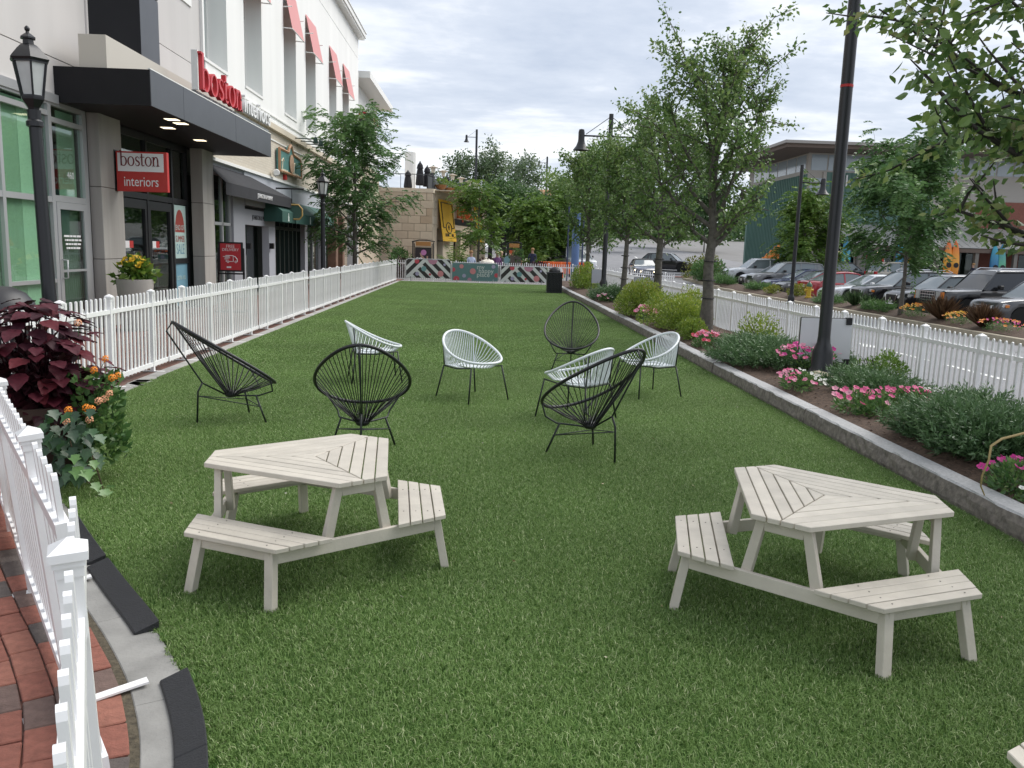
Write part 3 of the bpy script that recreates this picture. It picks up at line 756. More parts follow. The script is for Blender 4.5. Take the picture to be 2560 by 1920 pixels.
def juniper(label, loc, rx, ry, rz, nsh, seed, kind='juniper', slen=.17, group='junipers in the planting bed'):
    """low spreading juniper: feathery shoots of short needles"""
    rng = np.random.default_rng(seed); p, d, w_ = lumps(rng, nsh, rx, ry, rz, 22, .40, .5)
    out_ = unit(p*np.array([1/rx, 1/ry, 0])); D = unit(out_*.75 + d*.5 + np.array([0, 0, .75]) + rng.normal(size=p.shape)*.22)
    k = 15; s_ = np.linspace(0, 1, k); L0 = slen*rng.uniform(.6, 1.35, nsh)
    base = (p - D*L0[:, None]*.55)[:, None, :] + D[:, None, :]*(L0[:, None]*s_[None])[:, :, None]
    side = unit(rng.normal(size=(nsh, k, 3))); nd = unit(D[:, None, :]*1.15 + side*1.0)
    P_ = base.reshape(-1, 3); N_ = nd.reshape(-1, 3); ln = (np.repeat(L0, k)*.33*np.tile(1.15-.55*s_, nsh))
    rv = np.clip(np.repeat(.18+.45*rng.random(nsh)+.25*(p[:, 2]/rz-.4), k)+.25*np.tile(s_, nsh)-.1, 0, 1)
    V, F, q = leaf_cloud(rng, P_, N_, ln, .24, .1, rv)
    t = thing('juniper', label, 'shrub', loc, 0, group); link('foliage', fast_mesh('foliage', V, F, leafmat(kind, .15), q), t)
    mb = MB(); r2 = random.Random(seed)
    for q_ in range(9):
        a = r2.random()*6.28; mb.tube([(0, 0, -.02), (math.cos(a)*rx*.4, math.sin(a)*ry*.4, rz*.3), (math.cos(a)*rx*.85, math.sin(a)*ry*.85, rz*.45)], [.014, .009, .003], 5)
    mb.build('stems', BARKD, t); return t
def flower_me(col, n=5, r=.022, name='flower'):
    mb = MB(); m2 = 14
    v = [(0, 0, 0)]
    for i in range(m2):
        a = 2*math.pi*i/m2; rr = r*(1 + .13*math.cos(a*5)); v.append((rr*math.cos(a), rr*math.sin(a), .35*r + .12*r*math.cos(a*5)))
    mb.add(v, [(0, 1+i, 1+(i+1) % m2) for i in range(m2)])
    o = len(mb.v); mb.mi = 1
    mb.add([(0, 0, .12*r)] + [(.28*r*math.cos(2*math.pi*i/6), .28*r*math.sin(2*math.pi*i/6), .16*r) for i in range(6)], [(0, 1+i, 1+(i+1) % 6) for i in range(6)])
    return mb.mesh(name, [mat('petal_%s' % name, col, .5, trans=.25), mat('eye_%s' % name, tuple(min(1, c*.4+.05) for c in col), .6)])
FL = dict(pink=flower_me((.75, .12, .30), name='pink_flower'), magenta=flower_me((.62, .035, .28), name='magenta_flower'), white=flower_me((.82, .82, .76), name='white_flower', r=.02),
          rose=flower_me((.78, .33, .45), name='rose_flower'), red=flower_me((.62, .06, .10), name='red_flower'), lilac=flower_me((.35, .25, .55), name='lilac_flower', r=.012))
def flower_patch(label, loc, rx, ry, rz, cols, nfl, seed, nleaf=900, kind='locust', size=1.0, group='flower clumps in the planting bed'):
    rng = np.random.default_rng(seed); p, d, w_ = lumps(rng, nleaf, rx, ry, rz, 9, .45, .5)
    V, F, q = leaf_cloud(rng, p, unit(d+np.array([0, 0, .4])), .045*rng.uniform(.6, 1.3, nleaf), .45, .2)
    t = thing('flower_clump', label, 'flowers', loc, 0, group); link('foliage', fast_mesh('foliage', V, F, leafmat(kind), q), t)
    r2 = random.Random(seed)
    for k in range(nfl):
        while True:
            a, rr = r2.random()*6.283, math.sqrt(r2.random())
            x, y_ = rx*rr*math.cos(a)*1.02, ry*rr*math.sin(a)*1.02
            break
        z = rz*(.25+.8*math.sqrt(max(0, 1-rr*rr*.9)))+r2.uniform(-.01, .03)
        c = cols[k % len(cols)] if not callable(cols) else cols(x/rx, y_/ry, r2)
        o = link('flower', FL[c], t, (x, y_, z)); s_ = size*r2.uniform(.8, 1.25); o.scale = (s_, s_, s_)
        o.rotation_euler = (r2.uniform(.1, .9), r2.uniform(-.5, .5), r2.uniform(-.8, .8))
    return t
def BP(px, py, z=.2): p = GZ(px, py, z); return (p.x, p.y, bedz(p.x, p.y)-.01)
def on_bed(x, y): return (x, y, bedz(x, y)-.012)
GJ = 'junipers in the planting bed'
juniper('feathery green juniper between the tree trunk and the white board on legs', on_bed(3.95, 11.35), .82, 1.40, .28, 2300, 31, slen=.20)
juniper('juniper just in front of the white board on legs', on_bed(4.62, 11.0), .45, .9, .28, 700, 35, slen=.2)
juniper('low dark juniper right of the black lamp post foot', on_bed(4.28, 8.75), .58, .95, .26, 1200, 32, slen=.18)
juniper('big dark juniper at the right edge behind the granite kerb', on_bed(3.98, 6.25), .68, 1.0, .29, 2500, 33, slen=.19)
juniper('second big juniper against the right fence at the picture edge', on_bed(4.55, 7.0), .5, .9, .3, 1000, 36, slen=.19)
juniper('bluish juniper in the bed beside the far lamp post', on_bed(3.9, 25.6), .6, 2.0, .45, 900, 34, slen=.26)
GS = 'yellow green shrubs in the planting bed'
shrub('spirea_shrub', 'rounded yellow green shrub between the third and second tree trunks', on_bed(3.78, 19.6), .66, 1.15, .82, 7500, .055, 'spirea', 41, GS)
shrub('spirea_shrub', 'wide yellow green shrub left of the nearest tree trunk', on_bed(3.86, 16.5), .72, 1.1, .70, 7500, .052, 'spirea', 42, GS)
shrub('spirea_shrub', 'small reddish green shrub in front of the nearest tree trunk', on_bed(3.67, 14.2), .33, .4, .36, 2200, .045, 'spirea', 43, GS)
shrub('spirea_shrub', 'yellow green shrub behind the wide one, by the fence', on_bed(4.6, 18.2), .4, .8, .75, 2600, .05, 'spirea', 47, GS)
shrub('spirea_shrub', 'yellow shrub beside the black litter bin', on_bed(3.98, 32.6), .6, 1.7, .95, 5000, .075, 'spirea', 44, GS)
shrub('rose_shrub', 'loose twiggy shrub behind the juniper, right of the nearest tree trunk', on_bed(4.75, 13.9), .4, .75, .62, 1500, .05, 'spirea', 45)
shrub('rose_shrub', 'pale green shrub just right of the lamp post, at the fence', on_bed(4.82, 9.75), .33, .5, .42, 2000, .042, 'lime', 46)
shrub('rose_shrub', 'thin reddish shrub by the fence near the far grey board', on_bed(4.85, 24.5), .35, 1.0, .7, 1100, .06, 'spirea', 48)
flower_patch('clump of pink flowers between the two yellow green shrubs', on_bed(3.6, 18.0), .24, .42, .28, ['rose', 'pink', 'rose'], 60, 51, size=1.9)
flower_patch('clump of pink and red flowers below the nearest tree trunk', on_bed(3.68, 13.25), .24, .42, .22, ['rose', 'pink', 'rose', 'red'], 55, 52, size=1.5)
flower_patch('pink petunias around the black lamp post foot', on_bed(4.2, 10.35), .42, .40, .30, ['pink', 'magenta', 'rose'], 46, 53, size=1.55)
flower_patch('mixed pink and white flowers beside a pale stone', on_bed(3.60, 9.05), .24, .42, .15, lambda x, y, r: 'white' if x > .1 else ('rose' if r.random() < .5 else 'pink'), 55, 54, size=1.05)
flower_patch('mound of scattered pink petunias on bare mulch near the kerb', on_bed(3.68, 7.72), .28, .42, .20, ['pink', 'rose', 'pink'], 22, 55, nleaf=1500, size=1.35)
flower_patch('row of small pink and white flowers behind the petunia mound', on_bed(4.15, 7.72), .46, .22, .17, lambda x, y, r: 'white' if x > .35 else 'pink', 60, 56, size=.95)
flower_patch('magenta and white petunias at the right edge of the picture', on_bed(3.60, 5.05), .26, .45, .19, lambda x, y, r: 'white' if y < -.35 else 'magenta', 42, 57, nleaf=1300, size=1.15)
flower_patch('small pale flowers at the foot of the far juniper', on_bed(3.65, 24.6), .22, .6, .2, ['rose', 'white'], 24, 58, size=1.6)
mb = MB(); mb.lathe([(.02, -.04), (.12, -.02), (.14, .03), (.10, .085), (.03, .10)], 9)
r2 = random.Random(4); mb.v = [(v[0]*r2.uniform(.85, 1.2)*1.25, v[1]*r2.uniform(.85, 1.15), v[2]*r2.uniform(.9, 1.1)) for v in mb.v]
st = mb.build('stone', mat('field_stone', (.42, .36, .28), .9, noise=(12, .2), bump=(30, .5)), smooth=True); st.location = on_bed(3.98, 9.55); tag(st, 'pale tan stone lying at the lamp post foot', 'stone')
# dry strap leaf arching over the kerb
p_ = [GY(*q) for q in ((2560, 1083, 4.95), (2505, 1097, 4.95), (2478, 1115, 4.9), (2472, 1150, 4.9), (2455, 1190, 4.92), (2452, 1215, 4.95), (2462, 1240, 5.0), (2466, 1266, 5.05))]
p_ = [p_[0]+Vector((.35, .1, .02))] + p_
sb = MB().tube(p_, [.009, .008, .008, .008, .007, .006, .005, .004, .002], 6).build('dry_leaf', mat('straw_leaf', (.40, .30, .13), .7), smooth=True); tag(sb, 'long dry tan leaf arching over the kerb by the magenta petunias', 'leaf')

# ---------------------------------------------------------------- trees
def skeleton(rng, h, th, prof, n1, el0, el1, tr, n2=5, sub=.42, up=.25, wob=.05, lean=(0, 0), top=.93):
    segs = []; leaders = []
    k = 9; tp = [Vector((lean[0]*t + rng.normal()*wob*t*(t < .99), lean[1]*t + rng.normal()*wob*t, t*h*top)) for t in np.linspace(0, 1, k)]
    segs.append((tp, [tr*(1.25 if i == 0 else 1)*(1-.88*i/(k-1)) for i in range(k)]))
    def at(z):
        for a, b in zip(tp[:-1], tp[1:]):
            if a.z <= z <= b.z: return a + (b-a)*((z-a.z)/(b.z-a.z))
        return tp[-1].copy()
    for i in range(n1):
        f = (i+.5)/n1; z = th + (h*top-th)*(f**1.15)*.9; az = i*2.399 + rng.normal()*.3; el = el0+(el1-el0)*f + rng.normal()*.09
        ln = max(.25, prof(min(1, (z-th)/(h-th)+.12)))*rng.uniform(.8, 1.12)/max(.35, math.cos(el))
        ln = min(ln, (h-z)*1.15)
        d = Vector((math.cos(az)*math.cos(el), math.sin(az)*math.cos(el), math.sin(el))); p = at(z); path = [p.copy()]
        for q in range(5):
            d = (d + Vector((rng.normal()*.12, rng.normal()*.12, up*.2))).normalized(); p = p + d*(ln/5); path.append(p.copy())
        r0 = max(.008, tr*.45*(1-f*.7)); segs.append((path, [r0*(1-.16*q) for q in range(6)])); leaders.append((path, ln))
        for j in range(n2):
            g = rng.uniform(.25, .98); a = path[min(4, int(g*5))]; b = path[min(5, int(g*5)+1)]; s0 = a + (b-a)*(g*5 % 1)
            dd = ((b-a).normalized()*.75 + Vector(rng.normal(size=3))*.6 + Vector((0, 0, up*.6))).normalized(); l2 = ln*sub*rng.uniform(.6, 1.15)
            pp = [s0.copy()]
            for q in range(3): dd = (dd + Vector(rng.normal(size=3))*.18).normalized(); s0 = s0+dd*(l2/3); pp.append(s0.copy())
            segs.append((pp, [r0*.42, r0*.32, r0*.22, r0*.1])); leaders.append((pp, l2))
    return segs, leaders
def sample_leaders(rng, leaders, n, sig, start=.2):
    lens = np.array([l for _, l in leaders]); w_ = lens/lens.sum(); idx = rng.choice(len(leaders), n, p=w_)
    out_ = np.zeros((n, 3)); dr = np.zeros((n, 3))
    arr = [np.array([tuple(p) for p in path]) for path, _ in leaders]
    f = start + (1-start)*rng.random(n)
    for i in range(n):
        A = arr[idx[i]]; m_ = len(A)-1; g = f[i]*m_; k = min(m_-1, int(g)); out_[i] = A[k]+(A[k+1]-A[k])*(g-k); dr[i] = A[k+1]-A[k]
    return out_ + rng.normal(size=(n, 3))*sig, unit(dr), idx
def prof_ovoid(r, pk=.35):
    return lambda t: r*((t/pk)**.6 if t < pk else max(.06, 1-((t-pk)/(1-pk))**1.6))
def prof_cone(r): return lambda t: r*max(.05, min(1, t*5)*(1-t*.92))
def prof_vase(r): return lambda t: r*max(.25, math.sin(math.pi*min(1, t*.8+.15)))
def wood_mesh(segs, mt, n=7, minr=.0):
    mb = MB()
    for path, rr in segs:
        if rr[0] > minr: mb.tube(path, rr, n if rr[0] > .02 else 4, cap=False)
    return mb.mesh('trunk', mt, smooth=True)
def tree(name, label, loc, h, th, prof, kind, nleaf, lsize, seed, tr=.07, n1=16, el=(.7, 1.25), bark=None, group=None, sig=.09, n2=5, lean=(0, 0), frond=False, sub=.42, up=.25, wid=.55, start=.2, cat='tree', top=.93, extra=None):
    rng = np.random.default_rng(seed); segs, lead = skeleton(rng, h, th, prof, n1, el[0], el[1], tr, n2, sub, up, lean=lean, top=top)
    t = thing(name, label, cat, loc, 0, group)
    tk = link('trunk', wood_mesh(segs, bark or BARK), t)
    P_, dr, idx = sample_leaders(rng, lead, nleaf, sig, start)
    br = rng.random(len(lead))
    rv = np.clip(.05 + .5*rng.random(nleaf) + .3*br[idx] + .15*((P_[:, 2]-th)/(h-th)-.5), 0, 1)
    out_ = unit(P_*np.array([1, 1, 0])+1e-6)
    if frond:
        # compound leaf: pairs of small leaflets along a drooping rachis
        k = 7; D = unit(out_*.8 + dr*.4 + rng.normal(size=P_.shape)*.5 + np.array([0, 0, -.12])); Lf = lsize*rng.uniform(.7, 1.3, nleaf)
        s_ = np.linspace(.1, 1, k); sd_ = unit(np.cross(D, np.array([0, 0, 1.])+rng.normal(size=P_.shape)*.15))
        base = P_[:, None]+D[:, None]*(Lf[:, None]*s_)[:, :, None] - np.array([0, 0, 1])*(Lf[:, None]*.45*s_**2)[:, :, None]
        Pp = np.concatenate([base, base], 1).reshape(-1, 3)
        dv = np.concatenate([sd_[:, None]+D[:, None]*.45+0*base, -sd_[:, None]+D[:, None]*.45+0*base], 1) + np.array([0, 0, -.25])
        V, F, q = leaf_cloud(rng, Pp, dv.reshape(-1, 3), np.repeat(Lf*.38, 2*k), .42, .1, np.repeat(rv, 2*k))
    else:
        D = unit(out_*.5 + rng.normal(size=P_.shape)*.8 + np.array([0, 0, -.25])); V, F, q = leaf_cloud(rng, P_, D, lsize*rng.uniform(.7, 1.3, nleaf), wid, .3, rv)
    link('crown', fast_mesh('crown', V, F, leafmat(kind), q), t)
    return t, P_
GP = 'pear trees in a row along the planting bed'
tree('pear_tree', 'leafy pear tree with the nearest trunk in the bed, tallest of the row', on_bed(4.22, 15.4), 5.2, 1.5, prof_ovoid(1.45, .32), 'pear', 13000, .078, 61, .12, 26, (.55, 1.2), group=GP, sig=.07, n2=7)
tree('pear_tree', 'pear tree second in the row, trunk just behind the yellow shrubs', on_bed(4.22, 19.9), 4.9, 1.55, prof_ovoid(1.25, .35), 'pear', 10500, .085, 62, .11, 24, (.6, 1.2), group=GP, sig=.07, n2=7)
tree('pear_tree', 'slim pear tree third in the row, left of the grey board', on_bed(4.22, 24.7), 4.7, 1.6, prof_ovoid(1.15, .35), 'pear', 9500, .095, 63, .10, 22, (.6, 1.2), group=GP, sig=.11, n2=6)
tree('pear_tree', 'far pear tree fourth in the row, trunk left of the bell shaped street lamp', on_bed(4.22, 33.6), 5.4, 1.6, prof_ovoid(1.6, .35), 'pear', 9500, .12, 64, .10, 22, (.55, 1.2), group=GP, sig=.13, n2=6)
def tree_straps(loc, zs, r_, par):
    for z in zs: MB().tube([(r_*math.cos(a), r_*math.sin(a), z+.01*math.sin(a)) for a in [i*math.pi/7 for i in range(14)]], .009, 5, closed=True).build('strap', BLACKM, par)
for o in list(COL.objects):
    if o.name.startswith('pear_tree') and o.type == 'EMPTY': tree_straps(o.location, (.62, .95, 1.3), .118, o)
# foreground tree reaching in from the right
def near_tree():
    rng = np.random.default_rng(77); loc = Vector((4.45, 5.9, bedz(4.45, 5.9)))
    segs, lead = skeleton(rng, 6.0, 1.35, prof_ovoid(2.2, .3), 30, .12, 1.1, .10, 9, .45, .12)
    t = thing('pear_tree', 'foreground tree whose leafy branches reach in from the upper right edge', 'tree', loc, 0, GP)
    link('trunk', wood_mesh(segs, BARKD), t)
    n = 16500; P_, dr, idx = sample_leaders(rng, lead, n, .055, .15)
    keep = P_[:, 2] > .9; P_, dr, idx = P_[keep], dr[keep], idx[keep]; n = len(P_)
    out_ = unit(P_*np.array([1, 1, 0])+1e-6); D = unit(out_*.7 + rng.normal(size=P_.shape)*.6 + np.array([0, 0, -.35]))
    W_ = P_ + np.array(loc); C_ = np.array(CAMLOC); rel = W_-C_; zc = rel@np.array(FW); u = 1280+FPX*(rel@np.array(IX))/zc; v = 960+FPX*(rel@np.array(IY))/zc
    vis = (u > 0) & (u < 2540) & (v > 5) & (v < 700) & (zc > 1); order = np.argsort(np.where(vis, np.linalg.norm(rel, axis=1), 1e9))
    single = order[:300]; rest = np.setdiff1d(np.arange(n), single)
    S_ = .082*rng.uniform(.75, 1.25, n); rv = np.clip(.05+.95*rng.random(n), 0, 1)
    V, F, q = leaf_cloud(rng, P_[rest], D[rest], S_[rest], .62, .3, rv[rest]); cr_ = link('crown', fast_mesh('crown', V, F, leafmat('pear'), q), t); cr_['kind'] = 'stuff'
    lm = []
    for k in range(4):
        mb = MB(); pts = [(0, 0), (.18, .2), (.45, .31), (.72, .2), (1, 0)]
        top_ = [(x, y, -.1*x*x + .12*y) for x, y in pts]; mid = [(x, 0, -.1*x*x-.02*math.sin(math.pi*x)) for x, _ in pts]; bot = [(x, -y, -.1*x*x+.12*y) for x, y in pts]
        mb.grid([top_, mid]); mb.grid([mid, bot]); me = mb.mesh('leaf', leafmat('pear'), smooth=True)
        a = me.attributes.new('rnd', 'FLOAT', 'POINT'); a.data.foreach_set('value', [.15+.2*k]*len(me.vertices)); lm.append(me)
    for i in single:
        d = Vector(D[i]); s_ = d.cross(Vector(rng.normal(size=3))).normalized(); m_ = Matrix((d, s_, d.cross(s_))).transposed().to_4x4() @ Matrix.Scale(float(S_[i]), 4); m_.translation = Vector(P_[i])
        o = link('leaf', lm[int(rng.integers(0, 4))], t); o.matrix_local = m_
near_tree()
tree('honey_locust', 'feathery honey locust growing from the brick walk behind the left fence', (-4.85, 32.0, 0), 6.3, 1.2, prof_vase(1.85), 'locust', 2000, .32, 65, .10, 24, (.3, 1.1), frond=True, sig=.16, n2=6, group='honey locusts', up=.12)

# ---------------------------------------------------------------- pot with coleus, lantana and ivy in the left corner
POTC = Vector((-2.93, 5.55, 0))
TERR = mat('dark_clay', (.05, .030, .022), .85, noise=(8, .15), bump=(30, .3))
mb = MB(); mb.lathe([(.24, 0), (.27, .02), (.35, .46), (.385, .47), (.385, .54), (.35, .54), (.33, .48), (.02, .48)], 24)
pot = mb.build('flower_pot', TERR, smooth=False, auto=.6); pot.location = POTC; tag(pot, 'big dark pot under the dark coleus, mostly hidden by leaves', 'flower pot')
def coleus_leaf():
    mb = MB(); rows = []; m_ = 11
    for j, sgn in enumerate((1, .5, 0, -.5, -1)):
        r_ = []
        for i in range(m_):
            x = i/(m_-1); wv = .40*math.sin(math.pi*min(1, x**.72))*(1-.22*x) + (.0 if abs(sgn) < 1 else .022*(i % 2)*(0 < i < m_-1))
            r_.append((x, sgn*wv, -.30*x*x + .10*abs(sgn) - .10*(abs(sgn))**2*.5 + .018*math.sin(i*2.1)*abs(sgn)))
        rows.append(r_)
    mb.grid(rows); return mb
def coleus_mat(nm, a, b_):
    M = mat(nm, a, .55, spec=.25, noise=(6, .3), trans=.08); return M
CM = [coleus_mat('coleus_wine', (.068, .010, .018), 0), coleus_mat('coleus_dark', (.038, .007, .014), 0), coleus_mat('coleus_red', (.105, .016, .022), 0)]
CL = [coleus_leaf().mesh('leaf', M, smooth=True) for M in CM]
cp = thing('coleus', 'dark wine red coleus with large toothed leaves in the left corner', 'plant', (POTC.x, POTC.y, .5), 0)
r2 = random.Random(8)
stems = MB()
for k in range(230):
    az = r2.uniform(0, 6.283); e = r2.uniform(-.75, 1.45); rr = r2.uniform(.74, 1.0)
    if k > 120: az = R(-95)+r2.uniform(-1.5, 1.5)
    p = Vector((math.cos(az)*math.cos(e)*.46*rr, math.sin(az)*math.cos(e)*.46*rr, .22+math.sin(e)*.50*rr))
    if p.z < -.32: continue
    d = Vector((math.cos(az), math.sin(az), .25*math.sin(e)-.15)).normalized(); d = (d+Vector((r2.gauss(0, .25), r2.gauss(0, .25), r2.gauss(0, .18)))).normalized()
    upv = Vector((math.cos(az)*.5, math.sin(az)*.5, .8)); s_ = upv.cross(d).normalized(); u_ = d.cross(s_)
    sz = r2.uniform(.10, .175)*(1 if e > -.2 else .9)
    m_ = Matrix((d, s_, u_)).transposed().to_4x4() @ Matrix.Scale(sz, 4); m_.translation = p - d*sz*.4
    o = link('leaf', CL[r2.choices((0, 1, 2), (5, 4, 2))[0]], cp); o.matrix_local = m_
    if k % 4 == 0: stems.tube([(p.x*.15, p.y*.15, -.05), (p.x*.6, p.y*.6, p.z*.6), tuple(p-d*sz*.4)], [.008, .006, .003], 5)
stems.build('stems', CM[1], cp)
rng = np.random.default_rng(9); n = 900; p, d, w_ = lumps(rng, n, .40, .40, .52, 12, .4, .6); p[:, 2] -= .05
V, F, q = leaf_cloud(rng, p, d+np.array([0, 0, -.3]), .09*rng.uniform(.7, 1.3, n), .7, .3); inn = link('inner_foliage', fast_mesh('inner_foliage', V, F, leafmat('purple', .1), q), cp); inn['kind'] = 'stuff'
# lantana
ln_ = thing('lantana', 'green lantana with small orange flower heads beside the coleus', 'plant', (-2.66, 5.50, .42), 0)
rng = np.random.default_rng(12); n = 900
a = rng.random(n)*2*np.pi; p = np.stack([.10+.17*np.cos(a)*rng.random(n)**.5, .20*np.sin(a)*rng.random(n)**.5, rng.uniform(-.25, .30, n)], 1); p[:, 0] += .10*np.clip(.2-p[:, 2], -.3, .4)
V, F, q = leaf_cloud(rng, p, unit(p*np.array([1, 1, .2])+rng.normal(size=p.shape)*.25+np.array([0, 0, .2])), .062*rng.uniform(.6, 1.25, n), .62, .25); link('foliage', fast_mesh('foliage', V, F, leafmat('locust'), q), ln_)
def lantana_head(col, nm):
    mb = MB(); rr = random.Random(2)
    for k in range(16):
        a_, e_ = k*2.399, math.asin(1-(k+.5)/16*1.0); r0 = .021
        c = Vector((math.cos(a_)*math.cos(e_), math.sin(a_)*math.cos(e_), math.sin(e_)))*r0; s_ = c.orthogonal().normalized()*.0075; t_ = c.cross(s_).normalized()*.0075
        mb.add([c+s_, c+t_, c-s_, c-t_, c*1.12], [(0, 1, 4), (1, 2, 4), (2, 3, 4), (3, 0, 4)])
    return mb.mesh('flower_head', mat(nm, col, .6))
LH = [lantana_head((.80, .25, .015), 'lantana_orange'), lantana_head((.75, .36, .20), 'lantana_salmon')]
st_ = MB()
for k, (px, py, dd, c) in enumerate([(236, 926, 5.35, 0), (265, 898, 5.4, 0), (281, 945, 5.35, 0), (296, 940, 5.4, 0), (216, 1020, 5.2, 0), (229, 1023, 5.2, 0), (275, 985, 5.3, 1), (247, 1003, 5.25, 1), (262, 998, 5.3, 1), (196, 808, 5.45, 1), (172, 1026, 5.1, 0), (166, 1053, 5.1, 1), (225, 1050, 5.15, 1)]):
    w0 = GY(px, py, dd); o = link('flower_head', LH[c], ln_, w0-Vector((-2.66, 5.50, .42))); o.rotation_euler = (R(50), 0, r2.uniform(-.5, .5)); o.scale = (1.15,)*3
    q_ = w0-Vector((-2.66, 5.50, .42)); st_.tube([(.05, 0, -.05), tuple(q_*.6+Vector((0, 0, .03))), tuple(q_)], .0025, 4)
st_.build('stems', leafmat('locust'), ln_)
# ivy trailing to the turf
def ivy_leaf(M):
    pts = [(0, 0), (.10, .34), (.34, .30), (.42, .52), (.62, .22), (1, 0)]
    mb = MB(); rows = [[(x, y, .10*y-.12*x*x) for x, y in pts], [(x, 0, -.03-.12*x*x) for x, _ in pts], [(x, -y, .10*y-.12*x*x) for x, y in pts]]
    mb.grid(rows); return mb.mesh('leaf', M, smooth=True)
IV = [ivy_leaf(mat('ivy_dark', (.022, .060, .026), .4, noise=(20, .3))), ivy_leaf(mat('ivy_mid', (.04, .10, .036), .4, noise=(20, .3))), ivy_leaf(mat('ivy_light', (.11, .22, .06), .4, noise=(20, .25)))]
iv = thing('ivy', 'ivy trailing from the pot onto the turf with pale young leaves', 'plant', (-2.45, 5.2, 0), 0)
base = Vector((-2.45, 5.2, 0))
def ivy_leaf_at(px, py, Y, k, sz, az):
    w0 = GY(px, py, Y); w0.z = max(w0.z, .03); m_ = Matrix.Rotation(az, 4, 'Z') @ Matrix.Rotation(R(48)+r2.uniform(-.3, .3), 4, 'Y') @ Matrix.Scale(sz, 4); m_.translation = w0-base
    o = link('leaf', IV[k], iv); o.matrix_local = m_
for (px, py, Y, sz) in [(197, 1165, 4.95, .10), (215, 1172, 4.95, .10), (232, 1150, 5.05, .07), (258, 1222, 5.15, .095), (236, 1205, 5.1, .08), (276, 1245, 5.3, .06), (190, 1135, 4.95, .075), (285, 1250, 5.3, .035)]: ivy_leaf_at(px, py, Y, 2, sz, R(-70)+r2.uniform(-.7, .7))
for k in range(120):
    px = r2.uniform(105, 245); py = r2.uniform(1020, 1195)
    if px > 225 and py > 1150: continue
    ivy_leaf_at(px, py, 5.12+r2.uniform(-.12, .18), r2.choices((0, 1), (3, 2))[0], r2.uniform(.06, .10), R(-90)+r2.uniform(-1.2, 1.2))
vm = MB()
for pts in ([(170, 1080), (185, 1140), (215, 1200), (250, 1228), (288, 1250)], [(140, 1060), (160, 1130), (200, 1165)], [(200, 1070), (225, 1120), (258, 1222)]):
    vm.tube([GY(x, y, 5.15)-base for x, y in pts], .004, 5)
vm.build('vine', mat('vine_stem', (.09, .06, .035), .8), iv)
# terracotta pot at the picture edge, beyond the near fence
mb = MB(); mb.lathe([(.13, 0), (.2, .30), (.225, .31), (.225, .37), (.19, .37), (.18, .33), (.02, .33)], 20)
pp = mb.build('flower_pot', mat('terracotta_light', (.42, .20, .10), .8, noise=(8, .12)), auto=.6); pp.location = (-2.60, 4.02, 0.006); tag(pp, 'small orange clay pot at the left picture edge behind the near fence', 'flower pot')
# ---------------------------------------------------------------- street lamps
def lantern_lamp(label, loc, lean=0.0, h=3.80):
    t = thing('lantern_lamp', label, 'street lamp', loc, 0, 'black lantern lamps'); t.rotation_euler = (0, lean, 0)
    LG = mat('lantern_glass', (.55, .57, .56), .25, noise=(6, .1)); z = h-.86
    mb = MB(); mb.lathe([(.19, 0), (.19, .06), (.15, .10), (.13, .45), (.10, .52), (.085, .62), (.075, .7), (.062, z-.25), (.062, z-.18), (.085, z-.17), (.085, z-.12), (.065, z-.1), (.07, z)], 14); mb.build('pole', BLACK, t, auto=.6)
    z = 0.0; parts0 = len(t.children)
    mb = MB(); mb.lathe([(.07, z), (.08, z+.03), (.15, z+.13), (.155, z+.16)], 6); mb.build('lantern_cup', BLACK, t)
    mb = MB()
    for k in range(6):
        a0, a1 = k*math.pi/3, (k+1)*math.pi/3
        b = [(.138*math.cos(a0), .138*math.sin(a0), z+.16), (.215*math.cos(a0), .215*math.sin(a0), z+.62)]; mb.bar(b[0], b[1], .024, .024)
    for r_, zz_ in ((.14, z+.17), (.215, z+.61)):
        for k in range(6):
            a0, a1 = k*math.pi/3, (k+1)*math.pi/3; mb.bar((r_*math.cos(a0), r_*math.sin(a0), zz_), (r_*math.cos(a1), r_*math.sin(a1), zz_), .022, .03)
    mb.build('lantern_frame', BLACK, t)
    for k in range(6):
        a0, a1 = k*math.pi/3, (k+1)*math.pi/3; f = .965
        mb = MB(); mb.add([(r_*f*math.cos(a), r_*f*math.sin(a), zz_) for r_, zz_, a in ((.138, z+.17, a0), (.138, z+.17, a1), (.213, z+.61, a1), (.213, z+.61, a0))], [(0, 1, 2, 3)]); mb.build('pane', LG, t)
    mb = MB(); mb.lathe([(.245, z+.62), (.26, z+.645), (.235, z+.68), (.16, z+.77), (.11, z+.82), (.075, z+.84), (.07, z+.90), (.10, z+.905), (.10, z+.925), (.05, z+.965), (.025, z+.98), (.022, z+1.0)], 6); mb.build('lantern_roof', BLACK, t, auto=.5)
    mb = MB(); mb.lathe([(.012, z+.99), (.03, z+1.015), (.035, z+1.04), (.02, z+1.065), (.003, z+1.075)], 10); mb.build('finial', BLACK, t, smooth=True)
    for o in t.children:
        if not o.name.startswith('pole'): o.location.z = h-.86; o.scale = (.8, .8, .8)
    return t
def Yat(px, X, py=600): return GX(px, py, X).y
def Xat(px, Y, py=600): return GY(px, py, Y).x
def Zat(px, py, X): return GX(px, py, X).z
lantern_lamp('black lantern lamp at the left edge, in front of the glass storefront', (-4.78, Yat(128, -4.78, 742), 0), R(-1.3), 3.80)
lantern_lamp('black lantern lamp left of the honey locust on the brick walk', (-4.85, Yat(808, -4.85, 650), 0))
lantern_lamp('small far lantern lamp beside the pergola', (3.75, 66, 0))
